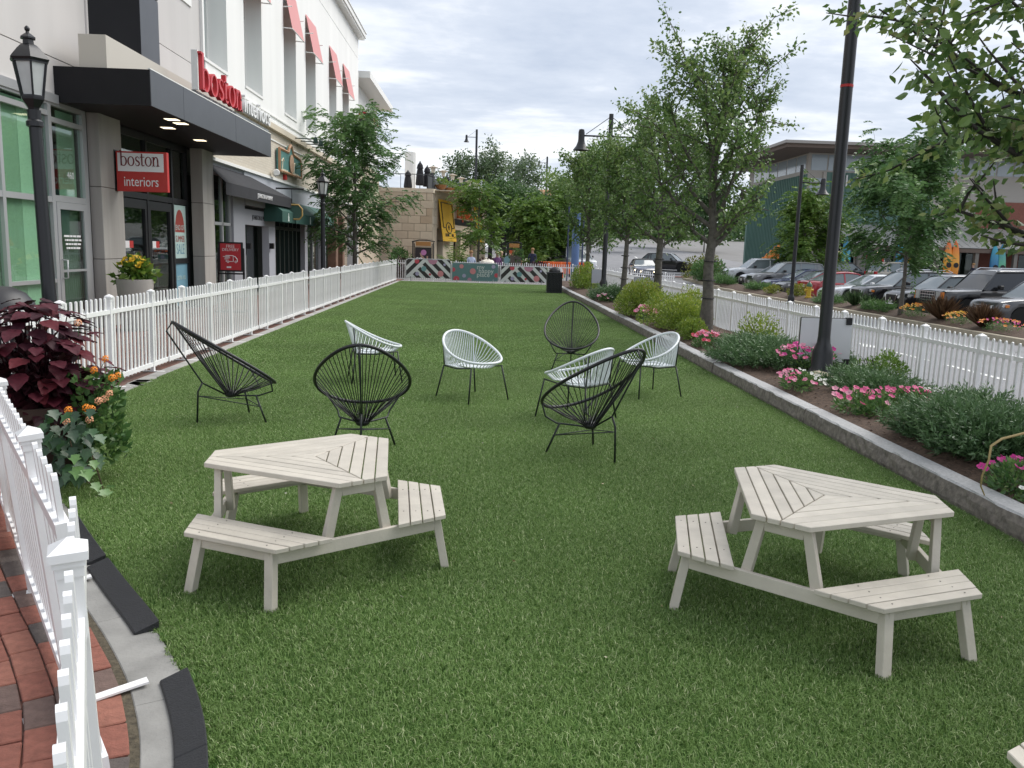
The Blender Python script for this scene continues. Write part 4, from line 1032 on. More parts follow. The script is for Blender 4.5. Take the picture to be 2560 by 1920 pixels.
def bell_lamp(label, loc, h, az=math.pi, arms=1, r_=.085, drop=.45, group='bell shaped street lamps', band=None, both=False):
    t = thing('street_lamp', label, 'street lamp', loc, 0, group)
    mb = MB(); mb.lathe([(r_*2.3, 0), (r_*2.35, .05), (r_*2.1, .08), (r_*1.75, .13), (r_*1.7, .30), (r_*1.45, .36), (r_*1.1, .42), (r_, .5), (r_*.9, h)], 18); mb.build('pole', BLACK, t, auto=.5)
    if band: MB().lathe([(r_*1.0, band), (r_*1.0, band+.03)], 16).build('band', mat('red_tape', (.45, .02, .02), .5), t)
    if arms:
        for s_ in ((0, math.pi) if both else (0,)):
            d = Vector((math.cos(az+s_), math.sin(az+s_), 0)); zl = h-.75; e_ = d*1.0
            mb = MB(); mb.tube([(0, 0, zl), tuple(e_+Vector((0, 0, zl)))], .03, 7); mb.tube([(0, 0, h-.08), tuple(e_*.85+Vector((0, 0, zl+.05)))], .012, 5); mb.build('arm', BLACK, t, smooth=True)
            mb = MB(); mb.lathe([(.02, .22), (.09, .20), (.11, .10), (.11, -.12), (.12, -.2), (.17, -.34), (.27, -.47), (.285, -.49), (.26, -.49), (.05, -.32)], 18, tuple(e_+Vector((0, 0, zl)))); mb.build('lamp_head', BLACK, t, auto=.7)
    return t
LPx, LPy = 4.14, 9.82
bell_lamp('thick black lamp post in the bed at the right, red band high up', (LPx, LPy, bedz(LPx, LPy)-.02), 6.8, arms=0, r_=.072, band=(1.62+(646-236)/FPX*9.95)-bedz(LPx, LPy))
bell_lamp('black street lamp with a bell shade beside the far pear trees', (4.3, 29.4, bedz(4.3, 29.4)), 6.05, math.pi, both=True)
Yp = 37.0; bell_lamp('street lamp with a bell shade in the parking island, right of the tallest pear tree', (Xat(1990, Yp), Yp, -.45), 6.1, 0.0)
bell_lamp('tall distant street lamp above the roof terrace trees', (Xat(1186, 85), 85, 0), 13.2, math.pi, r_=.12)
bell_lamp('second distant street lamp above the trees, left of the orange roof', (Xat(1361, 105), 105, 0), 13.0, math.pi, r_=.12)

# ---------------------------------------------------------------- left building
GREYP = mat('grey_panel', (.54, .52, .505), .6, noise=(1.6, .06), streak=True, objrnd=.02); WHITEW = mat('white_render', (.82, .82, .80), .7, noise=(1.4, .05), streak=True); WARMW = mat('white_trim', (.80, .80, .78), .6)
DARKM = mat('charcoal_panel', (.012, .012, .014), .5, spec=.18, noise=(3, .1)); DARKF = mat('charcoal_fascia', (.085, .09, .10), .4, metal=.3, noise=(3, .08))  # second charcoal is lightened: sky reflection of street faces put into its colour
CONCP = mat('concrete_pillar', (.34, .325, .30), .85, noise=(4, .16, 8), streak=True, bump=(40, .2)); SILV = mat('silver_frame', (.50, .51, .52), .38, metal=.5); BLKF = mat('black_frame', (.012, .012, .014), .4)
GLS = clear_glass('shop_glass', (.62, .72, .68), .05); GLSG = clear_glass('green_glass', (.78, .92, .84), .06); DARKIN = mat('dark_interior', (.03, .032, .03), .9)
def brickwall_mat(name, c1, c2, mo, bw, bh, rot=(0, 0, 0)):
    M = bpy.data.materials.new(name); M.use_nodes = True; t = M.node_tree; b = t.nodes['Principled BSDF']; b.inputs['Roughness'].default_value = .85
    tcn = N(t, 'ShaderNodeTexCoord'); mp_ = N(t, 'ShaderNodeMapping'); mp_.inputs['Rotation'].default_value = rot; L(t, tcn.outputs['Object'], mp_.inputs[0])
    br = N(t, 'ShaderNodeTexBrick'); br.inputs['Scale'].default_value = 1; br.inputs['Brick Width'].default_value = bw; br.inputs['Row Height'].default_value = bh; br.inputs['Mortar Size'].default_value = .006
    br.inputs['Color1'].default_value = (*c1, 1); br.inputs['Color2'].default_value = (*c2, 1); br.inputs['Mortar'].default_value = (*mo, 1)
    L(t, mp_.outputs[0], br.inputs['Vector']); L(t, br.outputs[0], b.inputs['Base Color'])
    bp = N(t, 'ShaderNodeBump'); bp.inputs['Strength'].default_value = .4; bp.inputs['Distance'].default_value = .01; L(t, br.outputs['Fac'], bp.inputs['Height']); bp.invert = True; L(t, bp.outputs[0], b.inputs['Normal'])
    return M
ROTYZ = (R(90), 0, R(90))
CREAMB = brickwall_mat('cream_brick', (.60, .55, .46), (.56, .50, .41), (.50, .46, .39), .21, .075, (0, R(-90), R(-90)))
XW = -7.0
ST = thing('shop_building', 'two storey shop building on the left with black canopy and white upper floor', 'building', (XW, 25, 0))
OX, OY = XW, 25.0
def bpart(name, mt, *boxes, par=None, bevel=0.0):
    mb = MB()
    for (x0, x1, y0, y1, z0, z1) in boxes: mb.box(x0-OX, x1-OX, y0-OY, y1-OY, z0, z1)
    return mb.build(name, mt, par or ST, bevel=bevel)
yP0 = Yat(219, -7.0, 450); xP1 = Xat(253, yP0, 450); yP1 = Yat(307, xP1, 450)
yQ0 = Yat(478, -7.0, 500); xQ1 = Xat(508, yQ0, 500); yQ1 = Yat(535, xQ1, 500)
# --- left glazing with silver frames
zG = 3.80
bpart('back_wall', DARKIN, (-10.6, -10.4, 6, 46, -.02, 3.9)); bpart('floor_slab', mat('shop_floor', (.18, .17, .15), .6), (-10.6, -6.9, 6, 46, -.019, .012)); bpart('ceiling', mat('shop_ceiling', (.25, .25, .24), .8), (-10.6, -7.02, 6, 46, 3.86, 3.93))
m1, m2, m0 = Yat(125, -7, 450), Yat(210, -7, 450), Yat(2, -7, 480)
for y0, y1 in ((m0-.04, m0+.04), (m1-.05, m1+.05), (m2-.07, m2+.07), (m0-1.75, m0-1.67), (m0-3.4, m0-3.32)): bpart('mullion', SILV, (-7.04, -6.95, y0, y1, 0, zG))
for z0, z1 in ((2.15, 2.24), (3.50, 3.58), (zG-.12, zG), (0, .1)): bpart('transom', SILV, (-7.035, -6.955, m0-3.4, m1-.05, z0, z1))
for z0, z1 in ((2.17, 2.27), (3.42, 3.5), (zG-.12, zG)): bpart('transom', SILV, (-7.035, -6.955, m1+.05, m2-.07, z0, z1))
bpart('transom', SILV, (-7.035, -6.955, m0+.04, m1-.05, .86, .92))
for y0, y1 in ((m0-3.3, m0-1.76), (m0-1.66, m0-.05), (m0+.05, m1-.06)): bpart('window_pane', GLSG, (-7.01, -7.0, y0, y1, .1, zG-.12))
bpart('window_pane', GLSG, (-7.01, -7.0, m1+.06, m2-.08, 2.28, zG-.12))
GREENB = mat('green_blind', (.56, .57, .50), .8, noise=(.7, .12)); GREENL = mat('pale_green_blind', (.80, .80, .72), .8)
for y0, y1, mm in ((m0-3.3, m0+.65, GREENB), (m0+.66, m1-.28, GREENL), (m1+.42, m1+1.0, GREENB)): bpart('blind', mm, (-7.075, -7.06, y0, y1, .05, zG-.15))
dr = thing('x', 'x', 'x'); COL.objects.unlink(dr); bpy.data.objects.remove(dr)
door = bpart('door', SILV, (-6.99, -6.94, m1+.055, m1+.16, .02, 2.165), (-6.99, -6.94, m2-.19, m2-.08, .02, 2.165), (-6.99, -6.94, m1+.16, m2-.19, 2.05, 2.165), (-6.99, -6.94, m1+.16, m2-.19, .02, .25), (-6.985, -6.945, m1+.16, m2-.19, 1.02, 1.06))
def at_b(o, parent=None): return o
bpart('door_pane', clear_glass('door_glass', (.6, .7, .66), .06), (-6.972, -6.966, m1+.16, m2-.19, .25, 2.05), par=door)
mb = MB(); yh = m1+.11-OY; mb.tube([(-6.94-OX, yh, .92), (-6.86-OX, yh+.03, .93), (-6.86-OX, yh+.03, 1.22), (-6.94-OX, yh, 1.23)], .013, 6); mb.build('handle', SILV, door, smooth=True)
TXW = mat('white_print', (.8, .8, .8), .6)
text('460', .16, ST, TXW, (-6.992-OX, (m1*.42+m2*.58)-OY, 2.62), (0, 1, 0), (0, 0, 1), .002)
for k, wl in enumerate(((.2, .09, .12, .16), (.03, .08, .06, .12, .13, .1), (.1, .07, .06, .14, .12), (.04, .08, .07, .09, .16))):
    yy_ = (m1+m2)/2-.30+.02*k-OY
    for w__ in wl: MB().box(-6.963-OX, -6.962-OX, yy_, yy_+w__*.9, 1.60-k*.066, 1.632-k*.066).build('faded_print', TXW, door); yy_ += w__*.9+.02
# --- pillars, with recessed joints between their courses
for (y0, y1, xf) in ((yP0, yP1, xP1), (yQ0, yQ1, xQ1)):
    for z0, z1 in ((0, 1.22), (1.228, 2.49), (2.498, 3.76)): bpart('pillar_block', CONCP, (-7.0, xf, y0, y1, z0, z1), bevel=.008)
    bpart('pillar_core', BLKF, (-7.0, xf-.01, y0+.01, y1-.01, 0, 3.77))
bpart('dark_return', BLKF, (-7.2, -6.97, m2+.07, yP0, 0, 3.8))
# --- black double-door shopfront in a recess
xr = -7.12
ys_ = [Yat(q, xr, 600) for q in (318, 392, 432, 470)]
ya, yb = yP1, yQ0
for z0, z1 in ((2.42, 2.54), (3.62, 3.78), (.0, .06)): bpart('transom', BLKF, (xr-.05, xr+.05, ya, yb, z0, z1))
yd0, yd1 = ya+.55, Yat(430, xr, 640)
for y0 in (ya, yd0-.07, (yd0+yd1)/2-.04, yd1, yb-.1): bpart('mullion', BLKF, (xr-.05, xr+.052, y0, y0+.09, 0, 3.78))
for y0, y1 in ((ya, yd0), ((yd0), (yd0+yd1)/2), ((yd0+yd1)/2, yd1), (yd1, yb)): bpart('window_pane', GLS, (xr-.006, xr, y0+.05, y1-.03, 2.54, 3.62))
for y0, y1 in ((yd0+.03, (yd0+yd1)/2-.02), ((yd0+yd1)/2+.02, yd1-.02)):
    d_ = bpart('door', BLKF, (xr-.03, xr+.04, y0, y0+.13, .02, 2.40), (xr-.03, xr+.04, y1-.13, y1, .02, 2.40), (xr-.03, xr+.04, y0+.13, y1-.13, 2.22, 2.40), (xr-.03, xr+.04, y0+.13, y1-.13, .02, .28))
    bpart('door_pane', GLS, (xr-.004, xr+.002, y0+.13, y1-.13, .28, 2.22), par=d_)
    bpart('sticker', TXW, (xr+.004, xr+.006, y0+.25, y0+.44, 1.42, 1.56), par=d_); bpart('sticker', mat('sign_red', (.50, .035, .030), .45), (xr+.004, xr+.006, y0+.44, y0+.63, 1.42, 1.56), par=d_)
REDS = MATS['sign_red']
bpart('window_pane', GLS, (xr-.006, xr, ya+.05, yd0-.06, .06, 2.42)); 
PALEB = mat('poster_pale_teal', (.50, .66, .62), .6); BLUEP = mat('poster_blue', (.16, .33, .42), .6, noise=(2, .15))
po = bpart('sale_poster', PALEB, (xr+.008, xr+.012, yd1+.10, yb-.11, 1.18, 2.40)); po2 = bpart('sale_poster', BLUEP, (xr+.008, xr+.012, yd1+.10, yb-.11, .08, 1.06)); bpart('transom', BLKF, (xr-.05, xr+.05, yd1+.09, yb-.1, 1.06, 1.18))
pc = (yd1+yb)/2-OY; ww = (yb-yd1)-.2
mb = MB(); arc = [(-.36*ww, 1.78)] + [(-.36*ww+.72*ww*(.5-.5*math.cos(a)), 1.78+.52*math.sin(a)) for a in [i*math.pi/12 for i in range(1, 12)]] + [(.36*ww, 1.78)]
mb.extr([(xr+.013-OX, pc+u, z) for u, z in arc], (.002, 0, 0)); mb.build('poster_dome', mat('poster_red', (.36, .06, .045), .6), po)
text('END OF', .17, po, PALEB, (xr+.017-OX, pc, 1.88), (0, 1, 0), (0, 0, 1), .001, sx=.9); text('SUMMER', .21, po, MATS['poster_red'], (xr+.015-OX, pc, 1.62), (0, 1, 0), (0, 0, 1), .001, sx=.72); text('SALE', .34, po, BLUEP, (xr+.015-OX, pc, 1.38), (0, 1, 0), (0, 0, 1), .001, sx=.72)
text('EXTRA 10%', .13, po2, PALEB, (xr+.015-OX, pc, .72), (0, 1, 0), (0, 0, 1), .001, sx=.8)
# --- canopy
xC = -5.45; yc0, yc1 = Yat(379, xC, 265), Yat(678, xC, 392); zc0, zc1 = 3.755, 4.32
can = bpart('canopy', DARKM, (-7.0, xC-.012, yc0+.012, yc1, zc0, zc1))
j1, j2 = Yat(458, xC, 218), Yat(589, xC, 290)
for y0, y1 in ((yc0, j1-.006), (j1+.006, j2-.006), (j2+.006, yc1)): bpart('fascia_panel', DARKF, (xC-.012, xC, y0, y1, zc0-.003, zc1+.003), par=can)  # canopy front in the lighter charcoal, reflected sky painted into it
bpart('canopy_trim', WARMW, (xC-.04, xC+.003, yc0, yc1, zc1+.003, zc1+.02), par=can)
for px, py in ((430, 299), (452, 309), (420, 320), (500, 351)):
    q = GZ(px, py, zc0-.002); bpart('soffit_light', mat('downlight', (.9, .85, .7), .4, emit=((1, .85, .6), 1.2)), (q.x-.11, q.x+.11, q.y-.11, q.y+.11, zc0-.006, zc0-.001), par=can)
bpart('plinth', mat('beige_panel', (.52, .49, .43), .6), (-6.62, -6.18, yc0+.1, yc1-.6, zc1, 4.85), par=can)
# --- upper grey walls with grooves, dark pylon
yB = Yat(506, -6.97, 150)
def panels(y0, y1, zs, x, mt, name='wall_panel'):
    for z0, z1 in zip(zs[:-1], zs[1:]): bpart(name, mt, (x-.25, x, y0, y1, z0+.008, z1-.008))
bpart('wall_core', DARKM, (-7.3, -7.05, 5, yB, 3.8, 12.6))
gA = Zat(50, 107, -7.0); gB = Zat(430, 128, -6.97)
panels(5, Yat(216, -7, 150)+.02, [3.86, gA, gA+2.4, 10.5, 12.6], -7.0, GREYP)
panels(Yat(216, -7, 150)+.02, yB, [3.86, gB, gB+1.75, gB+3.5, 12.6], -6.97, GREYP)
bpart('soffit_band', SILV, (-7.0, -6.93, 5, yc0, 3.72, 3.86))
py0 = Yat(214, -7.0, 100); py1 = Yat(351, -6.25, 100); py2 = Yat(397, -6.25, 100)
mb = MB(); mb.prism([(-7.1-OX, py0-OY), (-6.25-OX, py1-OY), (-6.25-OX, py2-OY), (-7.1-OX, py2-OY)], 4.2, 6.02); mb.build('pylon', DARKM, ST)
mb = MB(); mb.prism([(-7.1-OX, py0-OY), (-6.25-OX, py1-OY), (-6.25-OX, py2-OY), (-7.1-OX, py2-OY)], 6.04, 13.2); mb.build('pylon', DARKM, ST)
bpart('pylon_face', DARKF, (-6.25, -6.243, py1+.01, py2, 4.2, 6.02), (-6.25, -6.243, py1+.01, py2, 6.04, 13.2))  # thin added sheet: pylon's street side coloured lighter for its sky reflection
bpart('small_window', WARMW, (-6.99, -6.94, Yat(440, -6.95, 10), Yat(478, -6.95, 15), Zat(478, 18, -6.95), 9.0))
# --- white upper floor with deep window bays and pink awnings
XF = -6.9; yE = Yat(896, XF, 150); zb, zt = 5.95, 10.05
wins = [(Yat(a, XF, 250), Yat(b, XF, 250)) for a, b in ((512, 571), (613.5, 657), (711, 741), (765, 789.5), (823, 841), (856.5, 872))]
bpart('spandrel', WHITEW, (XF-.3, XF, yB, yE, 5.42, zb), (XF-.3, XF, yB, yE, zt, 11.38), (XF-.3, XF-.012, yB, yE, 11.38, 11.42), (XF-.3, XF, yB, yE, 11.42, 12.45))
edges = [yB] + [v for wv in wins for v in wv] + [yE]
for k in range(0, len(edges), 2): bpart('wall_pier', WHITEW, (XF-.55, XF, edges[k], edges[k+1], zb, zt))
bpart('end_wall', WHITEW, (-20, XF-.001, yE-.35, yE, 0, 12.45)); bpart('roof_slab', GREYP, (-20, XF-.3, 5, yE-.3, 12.2, 12.5))
PINK = mat('pink_awning', (.80, .40, .40), .8, trans=.25); WGL = glass('upper_glass', (.42, .48, .47), .08, .97)
FRD = mat('window_frame_grey', (.22, .24, .25), .5)
for k, (y0, y1) in enumerate(wins):
    wdw = bpart('window', WARMW, (XF-.56, XF-.49, y0, y0+.07, zb, zt), (XF-.56, XF-.49, y1-.07, y1, zb, zt), (XF-.56, XF+.03, y0, y1, zb, zb+.07), (XF-.56, XF-.49, y0, y1, zt-.1, zt))
    bpart('pane', WGL, (XF-.545, XF-.535, y0+.07, y1-.07, zb+.07, zt-.1), par=wdw); bpart('bar', FRD, (XF-.56, XF-.50, y0+.07, y1-.07, 8.25, 8.33), (XF-.56, XF-.50, y0+.07, y1-.07, 8.75, 8.83), (XF-.56, XF-.50, (y0+y1)/2-.03, (y0+y1)/2+.03, zb, zt-.1), (XF-.57, XF-.51, y0+.06, y0+.12, zb, zt), par=wdw)
    if k >= 1:
        mb = MB(); xo = XF+.30; za, zb2 = zt+.08, 8.75
        a, b, c, d = [(XF+.02-OX, y0-OY, za), (XF+.02-OX, y1-OY, za), (xo-OX, y1+.0-OY, zb2), (xo-OX, y0-OY, zb2)]
        mb.extr([a, b, c, d], (.008, 0, .008)); aw = mb.build('awning', PINK, ST)
        mb = MB()
        for yy in (y0, y1):
            mb.tube([(XF-OX, yy-OY, zb2+.02), (xo-OX, yy-OY, zb2)], .018, 5); mb.tube([(XF-OX, yy-OY, (za+zb2)/2), (XF+.3-OX, yy-OY, (za+zb2)/2+.02)], .018, 5)
        mb.tube([(xo-OX, y0-.03-OY, zb2), (xo-OX, y1+.03-OY, zb2)], .02, 5); mb.build('awning_bracket', WARMW, aw)
bpart('cornice', WARMW, (XF-.3, XF+.30, yB, yE+.30, 12.45, 12.55), (XF-.3, XF+.36, yB, yE+.36, 12.55, 12.78), (XF-.3, XF+.40, yB, yE+.40, 12.78, 12.83))
bpart('ledge', WARMW, (XF-.2, XF+.10, yB, yE, 5.36, 5.44), (XF-.2, XF+.05, yB, yE, 5.62, 5.65)); bpart('ledge', mat('tan_band', (.60, .53, .42), .7), (XF-.2, XF+.14, yB, yE, 5.18, 5.36))
bpart('brick_band', CREAMB, (-7.1, XF, yQ1, yE, 3.70, 5.18)); bpart('ledge', WARMW, (XF-.1, XF+.03, yQ1, yE, 4.86, 4.90), (-7.1, XF+.05, yQ1, yE, 3.62, 3.70))
# --- letters on the canopy
def ribbon(mb, pts, wd, dep):
    n = len(pts); o = []; P_ = [Vector(p) for p in pts]
    for i in range(n):
        d = (P_[min(i+1, n-1)]-P_[max(i-1, 0)]).normalized(); q = Vector((-d.y, d.x)); o.append((P_[i]+q*wd[i]/2, P_[i]-q*wd[i]/2))
    v = [];
    for a, b in o: v += [(a.x, 0, a.y), (b.x, 0, b.y), (b.x, -dep, b.y), (a.x, -dep, a.y)]
    f = [(0, 1, 2, 3), (4*n-1, 4*n-2, 4*n-3, 4*n-4)]
    for i in range(n-1):
        for j in range(4): f.append((4*i+j, 4*i+4+j, 4*i+4+(j+1) % 4, 4*i+(j+1) % 4))
    mb.add(v, f)
def ring(mb, cx, cz, rx, rz, tx, tz, a0, a1, dep, n=18):
    v = []
    for i in range(n+1):
        a = R(a0+(a1-a0)*i/n); c, s_ = math.cos(a), math.sin(a)
        for yy in (0, -dep): v += [(cx+rx*c, yy, cz+rz*s_), (cx+(rx-tx)*c, yy, cz+(rz-tz)*s_)]
    f = []
    for i in range(n):
        o = 4*i; f += [(o, o+4, o+5, o+1), (o+2, o+3, o+7, o+6), (o, o+2, o+6, o+4), (o+1, o+5, o+7, o+3)]
    if abs(a1-a0) < 359: f += [(0, 1, 3, 2), (4*n, 4*n+2, 4*n+3, 4*n+1)]
    mb.add(v, f)
def serif(ch, dep):
    """one lower-case serif letter, x-height 1, baseline 0, front at y=-dep; returns (builder, advance)"""
    mb = MB(); bx = lambda x0, x1, z0, z1: mb.box(x0, x1, -dep, 0, z0, z1)
    if ch == 'o': ring(mb, .48, .49, .46, .53, .17, .08, 0, 360, dep, 24); return mb, .99
    if ch == 'b': bx(.12, .30, 0, 1.66); bx(-.02, .12, 1.57, 1.66); ring(mb, .50, .49, .46, .53, .17, .08, -128, 128, dep); return mb, 1.02
    if ch == 'n':
        bx(.10, .27, 0, 1.0); bx(-.03, .10, .93, 1.0); bx(-.02, .40, 0, .07); ring(mb, .50, .60, .33, .43, .165, .10, -10, 168, dep); bx(.665, .83, 0, .62); bx(.55, .95, 0, .07); return mb, .98
    if ch == 't': bx(.16, .33, .12, 1.32); bx(0, .58, .92, 1.0); ribbon(mb, [(.245, .16), (.30, .06), (.42, .02), (.58, .12)], [.17, .15, .10, .05], dep); return mb, .62
    if ch == 's': ribbon(mb, [(.60, .74), (.57, .90), (.40, .985), (.20, .93), (.135, .76), (.22, .60), (.42, .49), (.58, .36), (.60, .20), (.48, .05), (.28, .01), (.12, .10), (.09, .28)], [.05, .06, .08, .12, .16, .17, .18, .17, .16, .12, .08, .06, .05], dep); return mb, .70
    return mb, .5
def serif_word(word, xh, dep, par, mt, loc, xdir, up, sx=1.0, name='letter'):
    x = Vector(xdir).normalized(); u = Vector(up).normalized(); f = x.cross(u)   # f points at the reader
    cur = 0.0; adv = []
    for ch in word:
        mb, a = serif(ch, dep/xh); me = mb.mesh(name, mt); o = link(name, me, par)
        mm = (Matrix((x*xh*sx, -f*xh, u*xh)).transposed()).to_4x4(); mm.translation = Vector(loc)+x*cur*xh*sx; o.matrix_local = mm; cur += a
    return cur*xh*sx
lx = -5.62; yl0 = Yat(493, lx, 200); yl1 = Yat(597, lx, 260); yl2 = Yat(601, lx, 260); yl3 = Yat(676, lx, 300)
tot = sum(serif(c, .1)[1] for c in 'boston'); REDL = mat('letter_red', (.56, .035, .045), .4)
serif_word('boston', .42, .09, ST, REDL, (lx-OX, yl0-OY, 4.52), (0, 1, 0), (0, 0, 1), (yl1-yl0)/(tot*.42))
text('interiors', .62, ST, mat('letter_white', (.80, .80, .80), .5), (lx-OX, (yl2+yl3)/2-OY, 4.76), (0, 1, 0), (0, 0, 1), .05, name='letters', sx=(yl3-yl2)/2.45)
bpart('letter_return', WARMW, (lx-.10, lx+.02, yl0-.02, yl0+.03, 4.5, 5.24))
bpart('letter_rail', FRD, (lx-.12, lx-.05, yl0, yl3, 4.44, 4.50), *[(lx-.12, lx-.05, y_, y_+.04, 4.32, 4.45) for y_ in np.linspace(yl0, yl3-.05, 7)])
# --- projecting sign
ySg = Yat(287, xP1, 430); xs0, xs1 = Xat(291, ySg, 430), Xat(418, ySg, 430); zs1, zs0 = GY(350, 379, ySg).z, GY(350, 479, ySg).z
sg = thing('projecting_sign', 'red and white square shop sign projecting from the concrete pillar', 'sign', ((xs0+xs1)/2, ySg, (zs0+zs1)/2))
hw, hh = (xs1-xs0)/2, (zs1-zs0)/2
MB().box(-hw, hw, 0, .10, -hh, hh).build('sign_box', REDS, sg, bevel=.006); MB().box(-hw+.03, hw-.06, -.004, 0, .0, hh-.03).build('sign_white_field', TXW, sg)
MB().box(-hw-.10, -hw-.015, -.02, .13, -hh-.0, hh+.02).build('bracket', BLKF, sg); MB().box(xP1-(xs0+xs1)/2, -hw-.1, .03, .08, -.05, .05).build('bracket', BLKF, sg)
tw = sum(serif(c, .1)[1] for c in 'boston')
serif_word('boston', .165, .006, sg, mat('maroon_print', (.16, .012, .015), .5), (-hw+.07, -.006, .10), (1, 0, 0), (0, 0, 1), (2*hw-.2)/(tw*.165))
text('interiors', .255, sg, TXW, (-.015, -.006, -hh*.52), (1, 0, 0), (0, 0, 1), .002, sx=(2*hw-.2)/1.0)
# --- next shop: black awning, grey front
xA = -6.42; ya0 = yQ1+.02; ya1 = Yat(731, xA, 505); zv1, zv0 = Zat(570, 456, xA), Zat(570, 487, xA)
AWB = mat('black_canvas', (.020, .021, .026), .85, noise=(4, .2)); mb = MB()
P3 = lambda x, y_, z: (x-OX, y_-OY, z)
yk = Yat(621, -6.95, 430)
mb.add([P3(-6.95, ya0, 3.52), P3(-6.95, yk, 3.52), P3(xA, ya1, zv1), P3(xA, ya0, zv1), P3(xA, ya0, zv0), P3(xA, ya1, zv0), P3(-6.95, ya1, zv1+.02), P3(-6.95, ya1, zv0)], [(0, 1, 2, 3), (3, 2, 5, 4), (1, 6, 2), (2, 6, 7, 5)])
mb.build('awning', AWB, ST); text('JOHNSTON & MURPHY', .17, ST, TXW, (xA+.012-OX, (Yat(643, xA, 490)+Yat(681, xA, 500))/2-OY, (zv0+zv1)/2), (0, 1, 0), (0, 0, 1), .004, sx=.95)
GREYS = mat('grey_shopfront', (.30, .31, .34), .6); LGREY = mat('pale_grey_shopfront', (.46, .48, .53), .6)
f0, f1, f2, f3, f4 = [Yat(q, -7.0, 560) for q in (575, 604, 622, 682, 800)]
bpart('fascia', LGREY, (-7.12, -6.93, yk-.5, f4+.6, 2.98, 3.62)); bpart('fascia', GREYS, (-7.12, -6.98, yQ1, yk-.5, 3.3, 3.62))
for y_ in np.linspace(yQ1+.05, f0, 4): bpart('mullion', SILV, (-7.05, -6.97, y_-.04, y_+.04, 0, 3.3))
bpart('transom', SILV, (-7.05, -6.97, yQ1, f0, 2.02, 2.10)); bpart('window_pane', GLS, (-7.02, -7.01, yQ1, f0, 0, 3.3))
bpart('pier', GREYS, (-7.15, -6.9, f0, f1, 0, 3.3)); d2 = bpart('door_surround', GREYS, (-7.15, -6.93, f1, f3, 2.10, 2.55), (-7.15, -6.88, f1, f3, 2.66, 2.86)); bpart('pier', LGREY, (-7.15, -6.93, Yat(667, -7, 600), f3, 0, 2.10))
text('JOHNSTON & MURPHY', .20, d2, BLKF, (-6.925-OX, (f1+f3)/2-OY, 2.33), (0, 1, 0), (0, 0, 1), .003, sx=.92)
bpart('window_pane', GLS, (-7.3, -7.29, f1, Yat(667, -7, 600), 0, 2.1)); bpart('mullion', FRD, (-7.32, -7.24, (f1+f2)/2+.3, (f1+f2)/2+.42, 0, 2.1))
for q in (620, 677): bpart('wall_lamp', BLKF, (-6.93, -6.80, Yat(q, -6.9, 615)-.08, Yat(q, -6.9, 615)+.08, Zat(q, 622, -6.9), Zat(q, 608, -6.9)))
# --- dark green awnings and shopfront beyond
DG = mat('green_canvas', (.025, .085, .068), .8); g0, g1, g2 = f3, Yat(757, -7, 560), Yat(800, -7, 560)
GRF = mat('dark_green_frame', (.012, .028, .024), .45)
bpart('window_pane', GLS, (-7.25, -7.24, g0, g1, 0, 2.6)); 
for y_ in np.linspace(g0+.05, g1, 8): bpart('mullion', GRF, (-7.22, -7.1, y_-.06, y_+.06, 0, 2.7))
bpart('transom', GRF, (-7.22, -7.1, g0, g1, 2.05, 2.16), (-7.22, -7.1, g0, g1, 2.6, 3.0)); bpart('pier', LGREY, (-7.15, -6.93, g1, g1+.5, 0, 3.0)); bpart('pier', LGREY, (-7.15, -6.93, g2-.2, g2+.9, 0, 3.0)); bpart('window_pane', GLS, (-7.05, -7.04, g1+.5, g2-.2, .1, 2.9)); bpart('mullion', FRD, (-7.06, -6.98, (g1+g2)/2, (g1+g2)/2+.12, 0, 2.9))
for k, (q0, q1) in enumerate(((706, 736), (740, 806), (807, 835))):
    yy0, yy1 = Yat(q0, -6.35, 540), Yat(q1, -6.35, 545); z1_, z0_ = 2.60, 2.26
    mb = MB(); mb.add([P3(-6.93, yy0, 3.05), P3(-6.93, yy1, 3.05), P3(-6.35, yy1, z1_), P3(-6.35, yy0, z1_), P3(-6.35, yy0, z0_), P3(-6.35, yy1, z0_), P3(-6.93, yy0, z0_)], [(0, 1, 2, 3), (3, 2, 5, 4), (0, 3, 4, 6)]); mb.build('awning', DG, ST)
    yc_ = (yy0+yy1)/2; MB().extr([P3(-6.345, yc_+u_, 2.43+v_) for u_, v_ in ((-.10, -.13), (.10, -.13), (.07, -.06), (.08, .0), (.04, .05), (.03, .13), (-.03, .13), (-.04, .05), (-.08, .0), (-.07, -.06))], (.002, 0, 0)).build('emblem', mat('pale_print', (.55, .62, .58), .6), ST)
sb2 = thing('hanging_sign', 'gold edged green board hanging beside the dark green awnings', 'sign', (Xat(700, Yat(690, -6.93, 520), 520), Yat(690, -6.93, 520), 0))
yh_ = sb2.location.y; xc_ = sb2.location.x; zt_, zb_ = GY(740, 512, yh_).z, GY(740, 548, yh_).z; x0_, x1_ = Xat(712, yh_, 530)-xc_, Xat(756, yh_, 530)-xc_
MB().extr([(x0_, 0, zt_), (x1_-.12, 0, zt_), (x1_, 0, zt_-.14), (x1_, 0, zb_+.12), (x1_-.1, 0, zb_), (x0_, 0, zb_)], (0, .06, 0)).build('board', mat('green_board', (.06, .13, .10), .6), sb2)
g_ = mat('gilt', (.50, .34, .12), .5); MB().tube([(x0_, -.01, zt_), (x1_-.12, -.01, zt_), (x1_, -.01, zt_-.14), (x1_, -.01, zb_+.12), (x1_-.1, -.01, zb_), (x0_, -.01, zb_)], .03, 5).build('border', g_, sb2)
MB().tube([(-6.95-xc_, .03, zt_+.52), (x1_+.05, .03, zt_+.52)], .03, 6).tube([(x1_-.35, .03, zt_+.5), (x1_-.35, .03, zt_)], .012, 5).build('bracket', BLKF, sb2)
